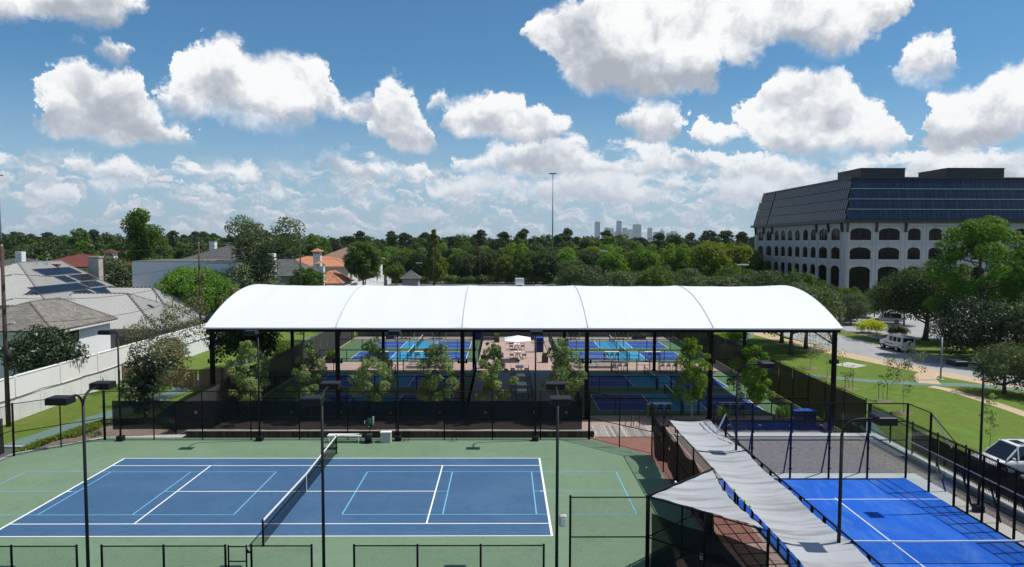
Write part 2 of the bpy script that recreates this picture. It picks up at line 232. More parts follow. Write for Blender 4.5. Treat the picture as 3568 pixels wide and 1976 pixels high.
# ------------------------------------------------------------------ mesh helpers
class MB:
    def __init__(self): self.v = []; self.f = []
    def add(self, vs, fs):
        o = len(self.v); self.v += [tuple(p) for p in vs]; self.f += [tuple(i+o for i in f) for f in fs]; return self
    def box(self, x0, y0, z0, x1, y1, z1):
        return self.add([(x0,y0,z0),(x1,y0,z0),(x1,y1,z0),(x0,y1,z0),(x0,y0,z1),(x1,y0,z1),(x1,y1,z1),(x0,y1,z1)],
                        [(3,2,1,0),(4,5,6,7),(0,1,5,4),(1,2,6,5),(2,3,7,6),(3,0,4,7)])
    def cbox(self, c, s, rz=0.0, rx=0.0, ry=0.0):
        M = Matrix.Translation(c) @ Matrix.Rotation(rz,4,'Z') @ Matrix.Rotation(ry,4,'Y') @ Matrix.Rotation(rx,4,'X')
        a, b, e = s[0]/2, s[1]/2, s[2]/2
        vs = [M @ Vector(p) for p in ((-a,-b,-e),(a,-b,-e),(a,b,-e),(-a,b,-e),(-a,-b,e),(a,-b,e),(a,b,e),(-a,b,e))]
        return self.add(vs, [(3,2,1,0),(4,5,6,7),(0,1,5,4),(1,2,6,5),(2,3,7,6),(3,0,4,7)])
    def rbox(self, x0, y0, z0, x1, y1, z1, r=0.02):
        """box with chamfered vertical and top edges"""
        r = min(r, (x1-x0)/2.2, (y1-y0)/2.2, (z1-z0)/2.2)
        def ring(i, z): return [(x0+i+r,y0+i,z),(x1-i-r,y0+i,z),(x1-i,y0+i+r,z),(x1-i,y1-i-r,z),(x1-i-r,y1-i,z),(x0+i+r,y1-i,z),(x0+i,y1-i-r,z),(x0+i,y0+i+r,z)]
        vs = ring(0,z0)+ring(0,z1-r)+ring(r*0.8,z1)
        fs = [tuple(range(7,-1,-1)), tuple(range(16,24))]
        for k in range(2):
            for i in range(8): j = (i+1)%8; fs.append((k*8+i,k*8+j,k*8+8+j,k*8+8+i))
        return self.add(vs, fs)
    def cyl(self, p0, p1, r0, r1=None, n=8, cap=True):
        r1 = r0 if r1 is None else r1
        p0, p1 = Vector(p0), Vector(p1); ax = (p1-p0)
        if ax.length < 1e-7: return self
        ax.normalize(); t = ax.orthogonal().normalized(); b = ax.cross(t)
        vs = []
        for p, r in ((p0,r0),(p1,r1)):
            for i in range(n):
                a = 2*math.pi*(i+0.5)/n; vs.append(p + (t*math.cos(a)+b*math.sin(a))*r)
        fs = [(i,(i+1)%n,n+(i+1)%n,n+i) for i in range(n)]
        if cap: fs += [tuple(range(n-1,-1,-1)), tuple(range(n,2*n))]
        return self.add(vs, fs)
    def tube(self, pts, r, n=6):
        rs = r if isinstance(r,(list,tuple)) else [r]*len(pts)
        P = [Vector(p) for p in pts]; vs = []; fs = []
        prev = None
        for i, p in enumerate(P):
            ax = (P[min(i+1,len(P)-1)] - P[max(i-1,0)]).normalized()
            t = ax.orthogonal().normalized() if prev is None else (prev - ax*prev.dot(ax)).normalized()
            prev = t; b = ax.cross(t)
            for k in range(n):
                a = 2*math.pi*k/n; vs.append(p + (t*math.cos(a)+b*math.sin(a))*rs[i])
        for i in range(len(P)-1):
            for k in range(n): j = (k+1)%n; fs.append((i*n+k,i*n+j,(i+1)*n+j,(i+1)*n+k))
        fs += [tuple(range(n-1,-1,-1)), tuple(range((len(P)-1)*n, len(P)*n))]
        return self.add(vs, fs)
    def beam(self, p0, p1, w, h):
        """rectangular bar from p0 to p1, w across, h in height"""
        p0, p1 = Vector(p0), Vector(p1); ax = (p1-p0).normalized()
        up = Vector((0,0,1)) if abs(ax.z) < 0.95 else Vector((1,0,0))
        s = ax.cross(up).normalized(); u = s.cross(ax).normalized()
        vs = []
        for p in (p0,p1):
            for a, b in ((-1,-1),(1,-1),(1,1),(-1,1)): vs.append(p + s*a*w/2 + u*b*h/2)
        return self.add(vs, [(3,2,1,0),(4,5,6,7),(0,1,5,4),(1,2,6,5),(2,3,7,6),(3,0,4,7)])
    def poly(self, pts): return self.add(pts, [tuple(range(len(pts)))])
    def prism(self, pts, z0, z1):
        n = len(pts); vs = [(p[0],p[1],z0) for p in pts]+[(p[0],p[1],z1) for p in pts]
        return self.add(vs, [tuple(range(n-1,-1,-1)), tuple(range(n,2*n))]+[(i,(i+1)%n,n+(i+1)%n,n+i) for i in range(n)])
    def slab(self, quad, th):
        """a thick sheet: the polygon as the top, pushed down along its normal"""
        Q = [Vector(p) for p in quad]; n = (Q[1]-Q[0]).cross(Q[2]-Q[0]).normalized()
        if n.z < 0: Q.reverse(); n = -n
        k = len(Q); vs = Q+[q-n*th for q in Q]
        return self.add(vs, [tuple(range(k)), tuple(range(2*k-1,k-1,-1))]+[((i+1)%k,i,k+i,k+(i+1)%k) for i in range(k)])
    def grid(self, fn, nu, nv):
        vs = [fn(i/nu, j/nv) for j in range(nv+1) for i in range(nu+1)]
        return self.add(vs, [(j*(nu+1)+i, j*(nu+1)+i+1, (j+1)*(nu+1)+i+1, (j+1)*(nu+1)+i) for j in range(nv) for i in range(nu)])
    def mesh(self, name, mat=None, smooth=False):
        me = bpy.data.meshes.new(name); me.from_pydata([tuple(p) for p in self.v], [], self.f); me.update()
        if mat: me.materials.append(mat)
        if smooth: me.polygons.foreach_set('use_smooth', [True]*len(me.polygons))
        return me
    def build(self, name, mat, parent=None, smooth=False, shift=True):
        """shift: vertices were given in world coordinates"""
        if parent is not None and shift:
            l = wloc(parent); self.v = [(p[0]-l[0],p[1]-l[1],p[2]-l[2]) for p in self.v]
        return put(name, self.mesh(name, mat, smooth), parent)
def wloc(o):
    l = Vector((0,0,0))
    while o is not None: l = l + o.location; o = o.parent
    return l
def put(name, me, parent=None, loc=None):
    o = bpy.data.objects.new(name, me); COL.objects.link(o)
    if parent is not None: o.parent = parent
    if loc is not None: o.location = loc
    return o
def tag(o, label=None, cat=None, group=None, kind=None):
    if label: o['label'] = label
    if cat: o['category'] = cat
    if group: o['group'] = group
    if kind: o['kind'] = kind
    return o
def thing(name, label, cat, loc=(0,0,0), rz=0.0, group=None):
    o = bpy.data.objects.new(name, None); o.empty_display_size = 0.3; COL.objects.link(o)
    o.location = loc; o.rotation_euler = (0,0,rz); return tag(o, label, cat, group)
def struct(name, mb, mat, parent=None, z=None):
    o = mb.build(name, mat, parent)
    if parent is None: o['kind'] = 'structure'
    return o
def stuff(o): o['kind'] = 'stuff'; return o
KIDS = {}
def tree_of(o):
    out = []
    for c in bpy.data.objects:
        if c.parent is o: out.append(c)
    return out
def dup(root, loc, rz=None, label=None, group=None, scale=None):
    """a copy of a thing with copies of its parts and their sub-parts"""
    if root.name not in KIDS: KIDS[root.name] = [(c, tree_of(c)) for c in tree_of(root)]
    r = root.copy(); COL.objects.link(r); r.location = loc
    if rz is not None: r.rotation_euler = (0,0,rz)
    if scale is not None: r.scale = scale if isinstance(scale,(tuple,list)) else (scale,)*3
    if label: r['label'] = label
    if group: r['group'] = group
    for c, gs in KIDS[root.name]:
        k = c.copy(); COL.objects.link(k); k.parent = r
        for g in gs:
            e = g.copy(); COL.objects.link(e); e.parent = k
    return r

# ================================================================== the setting
R = random.Random(7)
GZ = -1.162                     # level of the lawns, the plaza and the streets; the tennis terrace stands at 0
def grass_extra(t, co, c):
    n = t.noise(co, 0.09, 5.0, 0.6); n2 = t.noise(co, 1.7, 4.0, 0.65); n3 = t.noise(t.v('MULTIPLY', co, (1.0, 0.25, 1.0)), 0.9, 3.0, 0.6)
    c = t.mix(t.step(n, 0.42, 0.68, 0.0, 0.55), c, (0.15, 0.16, 0.035, 1))
    c = t.mix(t.step(n2, 0.45, 0.75, 0.0, 0.5), c, (0.045, 0.105, 0.012, 1))
    return t.mix(t.step(n3, 0.5, 0.75, 0.0, 0.35), c, (0.17, 0.23, 0.045, 1))
def worn_extra(cc, s=0.35, k=0.35, lo=0.45, hi=0.75):
    def f(t, co, c):
        n = t.noise(co, s, 6.0, 0.65, dist=0.6)
        return t.mix(t.step(n, lo, hi, 0.0, k), c, (*cc, 1))
    return f
def court_extra(cc):
    def f(t, co, c):
        n = t.noise(t.v('MULTIPLY', co, (0.35, 1.0, 1.0)), 0.5, 5.0, 0.6); n2 = t.noise(co, 0.16, 4.0, 0.6, dist=1.0)
        g = t.noise(co, 55.0, 2.0, 0.7)
        c = t.mix(t.step(n, 0.46, 0.72, 0.0, 0.55), c, (*cc, 1))
        c = t.mix(t.step(n2, 0.48, 0.70, 0.0, 0.55), c, (*cc, 1))
        sc_ = t.noise(t.v('MULTIPLY', co, (0.6, 2.2, 1.0)), 2.6, 6.0, 0.7, dist=1.5); c = t.mix(t.step(sc_, 0.66, 0.74, 0.0, 0.30), c, (0.30, 0.36, 0.40, 1))
        st_ = t.noise(co, 0.9, 5.0, 0.7, dist=2.0); c = t.v('SCALE', c, t.step(st_, 0.36, 0.50, 0.90, 1.0))
        return t.v('SCALE', c, t.m('ADD', 0.86, t.m('MULTIPLY', g, 0.28)))
    return f
M_grass = pm('lawn_grass', (0.115, 0.18, 0.032), 0.95, 0.22, 0.8, 30, 0.8, 0.1, world_co=True, extra=grass_extra)
M_green = pm('court_green', (0.146, 0.222, 0.138), 0.86, 0.05, 0.25, 8, 0.15, 0.25, world_co=True, extra=court_extra((0.178, 0.246, 0.162)))
M_pgreen = pm('court_green_plaza', (0.085, 0.165, 0.085), 0.85, 0.06, 0.3, 8, 0.15, 0.25, world_co=True)
M_tblue = pm('court_blue', (0.046, 0.110, 0.205), 0.84, 0.06, 0.3, 9, 0.15, 0.25, world_co=True, extra=court_extra((0.066, 0.14, 0.245)))
M_pblue = pm('court_deep_blue', (0.02, 0.075, 0.29), 0.8, 0.05, 0.3, 9, 0.1, 0.25, world_co=True)
M_kblue = pm('court_light_blue', (0.03, 0.24, 0.42), 0.8, 0.05, 0.3, 9, 0.1, 0.25, world_co=True)
M_turf = pm('padel_turf', (0.013, 0.105, 0.50), 0.92, 0.10, 0.5, 40, 0.5, 0.15, world_co=True, extra=lambda t, co, c: t.mix(t.step(t.noise(t.v('MULTIPLY', co, (1.0, 0.3, 1.0)), 1.1, 7.0, 0.7, dist=0.8), 0.44, 0.70, 0.0, 0.6), t.mix(t.step(t.noise(co, 0.35, 4.0, 0.6), 0.42, 0.66, 0.0, 0.5), c, (0.011, 0.085, 0.40, 1)), (0.075, 0.19, 0.50, 1)))
M_white = pm('line_paint', (0.80, 0.80, 0.78), 0.7, 0.05, 1.0, 14, world_co=True)
M_lblue = pm('line_light_blue', (0.16, 0.42, 0.58), 0.7, 0.05, 1.0, 14, world_co=True)
M_terra = pm('terracotta_paving', (0.26, 0.125, 0.095), 0.85, 0.12, 1.2, 18, 0.2, world_co=True)
M_pink = pm('pink_concrete', (0.42, 0.30, 0.255), 0.85, 0.10, 0.6, 12, 0.15, world_co=True, extra=worn_extra((0.30, 0.235, 0.21), 0.5, 0.5))
M_conc = pm('concrete', (0.46, 0.45, 0.42), 0.85, 0.10, 0.5, 10, 0.2, world_co=True, extra=worn_extra((0.33, 0.32, 0.29), 0.4, 0.5))
M_road = pm('road_concrete', (0.34, 0.34, 0.335), 0.88, 0.10, 0.25, 12, 0.2, world_co=True, extra=worn_extra((0.24, 0.24, 0.24), 0.22, 0.6))
M_asph = pm('asphalt', (0.10, 0.10, 0.105), 0.9, 0.12, 0.5, 25, 0.4, world_co=True)
M_tan = pm('crushed_stone', (0.50, 0.38, 0.25), 0.95, 0.16, 0.7, 30, 0.5, world_co=True, extra=worn_extra((0.36, 0.29, 0.20), 0.5, 0.5))
M_path = pm('green_path', (0.13, 0.21, 0.175), 0.88, 0.07, 0.4, 10, 0.15, world_co=True)
M_mulch = pm('mulch', (0.20, 0.155, 0.125), 1.0, 0.35, 2.5, 18, 0.9, 0.1, world_co=True)
M_brick = pm('paver_brick', (0.205, 0.172, 0.15), 0.9, 0.42, 4.0, 9, 0.3, world_co=True)
M_joint = pm('paver_joint', (0.30, 0.27, 0.235), 0.95, 0.2, 2.0, 30, 0.3, world_co=True)
M_wood_grey = pm('weathered_board', (0.34, 0.30, 0.265), 0.85, 0.25, 1.5, 9, 0.3)
M_wood_dark = pm('stained_board', (0.085, 0.06, 0.045), 0.8, 0.35, 1.5, 9, 0.3)
M_wood_tan = pm('cedar_board', (0.36, 0.225, 0.125), 0.85, 0.22, 1.2, 9, 0.3)
M_black = pm('black_steel', (0.006, 0.0065, 0.008), 0.5, 0.15, 3.0, spec=0.12)
M_vinyl = pm('black_vinyl', (0.005, 0.0055, 0.006), 0.6, 0.1, 3.0, spec=0.10)
M_navy = pm('navy_steel', (0.006, 0.012, 0.048), 0.45, 0.1, 3.0, spec=0.15)
M_steel = pm('bright_steel', (0.55, 0.56, 0.57), 0.4, 0.1, 3.0, metal=0.7)
M_stucco = pm('white_stucco', (0.80, 0.79, 0.76), 0.9, 0.05, 0.8, 14, 0.2)

def sheet(name, pts, z, mat, parent=None):
    mb = MB(); mb.poly([(p[0], p[1], z) for p in pts]); return struct(name, mb, mat, parent)
def rect(x0, y0, x1, y1): return [(x0,y0),(x1,y0),(x1,y1),(x0,y1)]

# ground out to the horizon
gm = MB(); xs = [-8900,-3000,-600,-200,-80,0,80,200,600,3000,8900]; ys = [-400,-60,0,80,160,300,700,2500,6000,9400]
gm.grid(lambda u, v: (xs[round(u*10)], ys[round(v*9)], GZ), 10, 9)
struct('ground', gm, M_grass)

# tennis terrace
terr = [(-18.95,-60),(33.9,-60),(33.9,10.75),(20.7,10.75),(20.7,12.7),(15.6,12.7),(15.6,10.6),(-11.2,10.6),(-15.7,9.95),(-18.95,6.5)]
tmb = MB(); tmb.prism(terr, -1.6, -0.010); struct('tennis_terrace', tmb, M_conc)
sheet('walkway', [(14.9,-45),(20.6,-45),(20.6,9.9),(14.9,9.9)], -0.005, M_terra)
sheet('walkway', [(15.2,-9.0),(18.35,-12.2),(20.6,-12.2),(20.6,-6.2),(18.4,-6.2)], -0.001, M_pink)
jm = MB()
for k in range(5):
    y = -11.6+1.25*k; jm.box(max(15.4, 15.2+abs(y+9.1)), y-0.02, -0.0005, 20.6, y+0.02, 0.0015)
for x in (16.6, 17.9, 19.2): jm.box(x-0.02, -11.9+max(0,(18-x)*0.9), -0.0005, x+0.02, -6.3-max(0,(18.2-x)*0.9), 0.0018)
struct('paving_joint', jm, M_terra)
court = sheet('tennis_court', [(-18.55,-45),(18.3,-45),(18.3,-12.35),(15.1,-9.2),(18.3,-6.1),(18.3,6.15),(14.95,9.84),(-15.35,9.84),(-18.55,6.4)], 0.0, M_green)
L_, D_, S_, V_ = 11.885, 5.485, 4.115, 6.4
sheet('playing_area', rect(-L_,-D_,L_,D_), 0.004, M_tblue, court)
def line(parent, x0, y0, x1, y1, z, mat, name='line'):
    mb = MB(); mb.poly([(x0,y0,z),(x1,y0,z),(x1,y1,z),(x0,y1,z)]); o = mb.build(name, mat, parent); return o
w = 0.07
for s in (-1, 1):
    line(court, -L_, s*D_-(w if s > 0 else 0), L_, s*D_+(0 if s > 0 else w), 0.010, M_white)
    line(court, -L_+0.1, s*S_-w/2, L_-0.1, s*S_+w/2, 0.010, M_white)
    line(court, s*L_-(0.1 if s > 0 else 0), -D_+w, s*L_+(0 if s > 0 else 0.1), D_-w, 0.010, M_white)
    line(court, s*V_-w/2, -S_+w/2, s*V_+w/2, S_-w/2, 0.010, M_white)
    line(court, min(s*(L_-0.1),s*(L_-0.3)), -w/2, max(s*(L_-0.1),s*(L_-0.3)), w/2, 0.010, M_white)
    for y in (-3.05, 3.05): line(court, min(s*2.45,s*15.86), y-0.025, max(s*2.45,s*15.86), y+0.025, 0.0070, M_lblue)
    for x in (2.45, 7.02, 11.29, 15.86): line(court, s*x-0.03, -3.02, s*x+0.03, 3.02, 0.0075, M_lblue)
    for a, b in ((6.45,7.0),(11.32,11.55),(11.9,15.84)): line(court, min(s*a,s*b), -0.025, max(s*a,s*b), 0.025, 0.0070, M_lblue)
line(court, -V_+w/2, -w/2, V_-w/2, w/2, 0.010, M_white)

# pickleball plaza
plaza = sheet('plaza', [(-11.3,10.7),(15.5,10.7),(15.5,12.8),(34.1,12.8),(34.1,68.2),(-11.3,68.2)], GZ+0.004, M_pink)
jm = MB()
for k in range(22):
    y = 13.5+2.5*k
    for a, b in ((6.95,15.8),) if not 39.6 < y < 45.5 else ((-11.2,34.0),): jm.box(a, y-0.015, GZ+0.004, b, y+0.015, GZ+0.006)
for x in (9.0, 11.4, 13.6): jm.box(x-0.015, 19.0, GZ+0.004, x+0.015, 62.0, GZ+0.0065)
o = jm.build('paving_joint', pm('joint_dark', (0.20,0.15,0.13), 0.9), plaza)
sheet('planting_strip', rect(-10.8,18.0,15.4,19.6), GZ+0.008, M_wood_grey)
sheet('shade_paving', rect(6.95,19.7,15.85,40.3), GZ+0.008, pm('shaded_paving', (0.17,0.18,0.20), 0.7, 0.12, 0.6, 10, world_co=True))  # aisle paving under the canopy, its shade put into the blue-grey colour
PB_ROWS = (21.98, 31.47, 46.88, 56.06)
for gx0, gx1, cx in ((-11.1, 6.9, -8.0), (15.9, 33.7, 17.47)):
    for ya, yb in ((20.35, 39.2), (45.4, 62.6)):
        sheet('pickleball_surface', rect(gx0, ya, gx1, yb), GZ+0.008, M_pgreen)
    for y0 in PB_ROWS:
        z = GZ+0.012
        c = sheet('pickleball_court', rect(cx, y0, cx+13.41, y0+6.1), z, M_pblue)
        sheet('kitchen', rect(cx+13.41/2-2.13, y0, cx+13.41/2+2.13, y0+6.1), z+0.004, M_kblue, c)
        zz = z+0.009
        for y in (y0, y0+6.1-0.06): line(c, cx, y, cx+13.41, y+0.06, zz, M_white)
        for x in (cx, cx+13.41-0.06, cx+13.41/2-2.16, cx+13.41/2+2.10): line(c, x, y0+0.06, x+0.06, y0+6.04, zz, M_white)
        line(c, cx+0.06, y0+3.02, cx+13.41/2-2.16, y0+3.08, zz, M_white); line(c, cx+13.41/2+2.16, y0+3.02, cx+13.35, y0+3.08, zz, M_white)
# the far timber deck and the near boardwalk: boards
def boards(parent, x0, y0, x1, y1, z, wd, mat, th=0.03, along='y', gap=0.012, skew=0.0):
    """a field of boards, each an object that shares one mesh"""
    n = int(round(((x1-x0) if along == 'y' else (y1-y0))/wd)); L = (y1-y0) if along == 'y' else (x1-x0)
    mb = MB()
    if along == 'y': mb.add([(0,0,0),(wd-gap,0,0),(wd-gap+skew,L,0),(skew,L,0),(0.004,0.004,th),(wd-gap-0.004,0.004,th),(wd-gap-0.004+skew,L-0.004,th),(0.004+skew,L-0.004,th)], [(4,5,6,7),(0,1,5,4),(1,2,6,5),(2,3,7,6),(3,0,4,7)])
    else: mb.box(0,0,0,L,wd-gap,th)
    me = mb.mesh('board', mat); out = []
    for i in range(n):
        o = bpy.data.objects.new('board', me); COL.objects.link(o); o.parent = parent
        o.location = (x0+i*wd, y0, z+R.uniform(0,0.006)) if along == 'y' else (x0, y0+i*wd, z+R.uniform(0,0.006)); out.append(o)
    return out
def plank_mat(name, col):
    m = pm(name, col, 0.85, 0.22, 1.5, 9, 0.3)
    t = N(m.node_tree); b = m.node_tree.nodes['Principled BSDF']
    src = b.inputs['Base Color'].links[0].from_socket; oi = t.new('ShaderNodeObjectInfo').outputs['Random']
    t.link(t.v('SCALE', src, t.m('ADD', 0.62, t.m('MULTIPLY', oi, 0.85))), b.inputs['Base Color']); return m
M_plank = plank_mat('boardwalk_plank', (0.33, 0.30, 0.265)); M_plank_dark = plank_mat('bench_plank', (0.10, 0.07, 0.05)); M_plank_tan = plank_mat('cedar_plank', (0.36, 0.225, 0.125))
bw = sheet('boardwalk', rect(15.65, 9.9, 20.6, 12.68), -0.006, M_wood_dark)
boards(bw, 15.66, 9.92, 20.1, 12.66, 0.0, 0.19, M_plank, skew=-0.9*0.0)
dk = sheet('timber_deck', rect(-11.2, 62.7, 34.0, 67.2), GZ+0.010, M_wood_dark)
boards(dk, -11.1, 62.75, 34.0, 67.1, GZ+0.012, 0.32, M_plank, along='x', th=0.02)
# steps down from the boardwalk to the plaza
st = MB()
for k in range(6): st.box(16.0, 12.72+0.3*k, GZ+0.004, 20.5, 12.72+0.3*(k+1)-0.004, GZ+(5-k)*0.19+0.01)
struct('steps', st, M_conc)

# padel court and its brick apron
PX0, PX1, PY0, PY1 = 20.85, 30.95, -18.1, 1.9
NETY = -8.1
sheet('padel_apron', rect(20.65,-30,33.5,9.8), -0.006, M_joint)
sheet('padel_kerb', rect(30.98,-25,31.95,2.75), 0.001, M_conc)
sheet('padel_kerb', rect(20.7,1.92,30.97,2.75), 0.001, M_conc)
pad = sheet('padel_court', rect(PX0,PY0,PX1,PY1), 0.006, M_turf)
line(pad, PX0, NETY+6.95-0.05, PX1, NETY+6.95, 0.011, M_white)
line(pad, 25.87, NETY-6.7, 25.92, NETY+7.1, 0.0125, M_white)
bm_ = MB(); rr = random.Random(3)
def paver(mb, x0, y0, x1, y1, bl, bw_):
    y = y0; k = 0
    while y < y1-bw_*0.6:
        x = x0 - (bl/2 if k % 2 else 0)
        while x < x1:
            a, b = max(x, x0), min(x+bl-0.012, x1)
            if b-a > 0.05:
                z = 0.004+rr.uniform(0,0.005); mb.add([(a,y,-0.005),(b,y,-0.005),(b,y+bw_-0.012,-0.005),(a,y+bw_-0.012,-0.005),(a+.004,y+.004,z),(b-.004,y+.004,z),(b-.004,y+bw_-0.016,z),(a+.004,y+bw_-0.016,z)], [(4,5,6,7),(0,1,5,4),(1,2,6,5),(2,3,7,6),(3,0,4,7)])
            x += bl
        y += bw_; k += 1
paver(bm_, 20.7, 2.78, 32.4, 9.7, 0.24, 0.12); paver(bm_, 31.97, -14.0, 32.4, 2.76, 0.24, 0.12)
apron = bpy.data.objects['padel_apron']
stuff(bm_.build('brick', M_brick, apron))
sheet('asphalt_strip', rect(32.42,-20,33.3,9.0), 0.0005, M_asph)
km = MB(); km.box(20.8,9.85,-0.4,33.9,10.55,0.10); km.box(33.32,-25,-0.4,33.88,9.83,0.12); struct('kerb', km, M_conc)

# streets, paths and verges on the right
def ribbon(cl, w0, z, off=0.0):
    pts = []
    P = [Vector((p[0],p[1])) for p in cl]
    Lp, Rp = [], []
    for i, p in enumerate(P):
        d = (P[min(i+1,len(P)-1)]-P[max(i-1,0)]).normalized(); n = Vector((-d.y, d.x)); ww = cl[i][2] if len(cl[i]) > 2 else w0
        Lp.append(p+n*ww/2); Rp.append(p-n*ww/2)
    mb = MB(); k = len(P)
    mb.add([(q.x,q.y,z) for q in Lp]+[(q.x,q.y,z) for q in Rp], [(i+k,i+1+k,i+1,i) for i in range(k-1)])
    return mb
def smooth(cl, n=6):
    P = [Vector(p) for p in cl]; out = []
    for i in range(len(P)-1):
        a, b, c, d = P[max(i-1,0)], P[i], P[i+1], P[min(i+2,len(P)-1)]
        for k in range(n):
            t = k/n; out.append(tuple(0.5*((2*b)+(c-a)*t+(2*a-5*b+4*c-d)*t*t+(3*b-a-3*c+d)*t**3)))
    out.append(tuple(P[-1])); return out
struct('road', ribbon(smooth([(74,8),(65.5,27),(60.2,42),(56.4,55),(55.0,70),(55.5,95),(56,130)]), 8.6, GZ+0.008), M_road)
struct('gravel_verge', ribbon(smooth([(63,22),(57.6,33.0),(53.8,43),(50.6,54),(48.6,66),(47.5,80),(47.5,110)]), 3.0, GZ+0.004), M_tan)
struct('footpath', ribbon(smooth([(35.2,41.5),(39.5,38.0),(43.3,36.0),(46.6,34.2),(50.6,33.0),(55,32.2),(58.5,29.2),(64,20)]), 1.7, GZ+0.012), M_path)
struct('gravel_path', ribbon(smooth([(50.2,31.8),(51.0,30.0),(51.3,25.0),(51.0,18.0),(50,8)]), 1.25, GZ+0.010), M_tan)
struct('gravel_path', ribbon(smooth([(50.9,33.2),(52.4,36.5),(54.5,39.0)]), 2.0, GZ+0.0135), M_tan)
sheet('concrete_pad', [(46.6,43.9),(49.0,45.7),(50.0,43.3),(47.6,41.6)], GZ+0.015, M_conc)
struct('parking_lot', MB().add([(62.5,66,GZ+.006),(110,60,GZ+.006),(110,112,GZ+.006),(66,112,GZ+.006),(63,84,GZ+.006)], [(0,1,2,3,4)]), M_road)
struct('mulch_bed', MB().add([(60.6,74,GZ+.010),(63.0,74.5,GZ+.010),(68.5,66.5,GZ+.010),(66.0,65.5,GZ+.010)], [(0,1,2,3)]), M_mulch)
struct('footpath', ribbon(smooth([(37.2,21.0),(36.4,17.0),(35.3,12.5),(34.9,6)]), 1.9, GZ+0.014), M_path)
sheet('car_park', rect(35.0,-30,56,7.2), GZ+0.010, M_asph)
struct('footpath', ribbon(smooth([(38.2,58.5),(40.5,63.5),(44.0,67),(46,72)]), 2.6, GZ+0.010), M_path)
# left lawn: green path, planting bank up to the terrace
struct('footpath', ribbon(smooth([(-22.5,8.0),(-22.4,13.0),(-21.5,19.0),(-20.0,26),(-19.4,40),(-19.6,52),(-17.6,62),(-16,75),(-15,95)]), 1.9, GZ+0.006), M_path)
sheet('asphalt_drive', rect(-26.5,-30,-19.0,11.4), GZ+0.012, M_asph)
km = MB(); km.box(-26.6,11.4,GZ-0.1,-19.2,11.65,GZ+0.14); struct('kerb', km, M_conc)
bank = MB()
inner = [(-18.9,6.6,-0.03),(-17.2,8.6,-0.03),(-15.7,10.0,-0.03),(-13.4,10.4,-0.03),(-11.3,10.6,-0.05)]
outer = [(-20.9,9.6,GZ+.02),(-20.8,14.5,GZ+.02),(-19.9,19.5,GZ+.02),(-16.5,21.5,GZ+.02),(-11.6,22.0,GZ+.02)]
def bfn(u, v):
    k = u*4; i = min(int(k), 3); f = k-i
    a = Vector(inner[i]).lerp(Vector(inner[i+1]), f); b = Vector(outer[i]).lerp(Vector(outer[i+1]), f)
    p = a.lerp(b, v); p.z += 0.12*math.sin(v*math.pi)*math.sin(u*23+v*7) ; return tuple(p)
bank.grid(bfn, 16, 8); struct('planting_bank', bank, M_mulch)
# far street and car park beyond the plaza
sheet('far_car_park', rect(-26,118,46,196), GZ+0.008, M_asph)
sheet('far_street', rect(-160,204,120,214), GZ+0.008, M_road)
sheet('driveway', rect(-60,40,-28,62), GZ+0.008, M_conc)

# ================================================================== fences, nets and screens
def chain(mb, a, b, z0, z1, pitch=0.085, r=0.0024, seg=0.7):
    """chain link: two families of slanted wires clipped to the panel, wires as thin three-sided rods"""
    a, b = Vector((a[0],a[1],0)), Vector((b[0],b[1],0)); L = (b-a).length; ud = (b-a)/L; H = z1-z0
    nrm = Vector((-ud.y, ud.x, 0)); n = int((L+H)/pitch)+1
    for fam in (1, -1):
        for i in range(n+1):
            s = i*pitch - (H if fam == 1 else 0)
            pa = (s, 0.0); pb = (s+H, H) if fam == 1 else (s-H, H)
            lo, hi = 0.0, 1.0
            du = pb[0]-pa[0]
            t0, t1 = (0-pa[0])/du, (L-pa[0])/du
            lo, hi = max(0, min(t0,t1)), min(1, max(t0,t1))
            if hi-lo < 0.01: continue
            k = max(1, int((hi-lo)*H*1.41/seg))
            rod = ud*(-1 if fam == 1 else 1)*0.7071
            side = Vector((rod.x, rod.y, 0.7071))*r
            for j in range(k):
                ta, tb = lo+(hi-lo)*j/k, lo+(hi-lo)*(j+1)/k
                p = a + ud*(pa[0]+du*ta) + Vector((0,0,z0+H*ta)); q = a + ud*(pa[0]+du*tb) + Vector((0,0,z0+H*tb))
                o = nrm*r*fam*0.8
                mb.add([p+side+o,p-side+o,p-o*1.2,q+side+o,q-side+o,q-o*1.2], [(0,1,4,3),(1,2,5,4),(2,0,3,5)])
def square_mesh(mb, a, b, z0, z1, pitch=0.05, r=0.002, up=True, step=1.0):
    """welded or knotted square mesh as thin rods"""
    a, b = Vector((a[0],a[1],0)), Vector((b[0],b[1],0)); L = (b-a).length; ud = (b-a)/L; nn = Vector((-ud.y,ud.x,0))
    def rod(p, q, s):
        mb.add([p+s*r+nn*r,p-s*r+nn*r,p-nn*r,q+s*r+nn*r,q-s*r+nn*r,q-nn*r], [(0,1,4,3),(1,2,5,4),(2,0,3,5)])
    for i in range(int(L/pitch)+1):
        p = a+ud*(i*pitch); rod(p+Vector((0,0,z0)), p+Vector((0,0,z1)), ud)
    k = max(1, int(L/step)); zz = Vector((0,0,1))
    for i in range(int((z1-z0)/pitch)+1):
        for j in range(k): rod(a+ud*(L*j/k)+zz*(z0+i*pitch), a+ud*(L*(j+1)/k)+zz*(z0+i*pitch), zz)
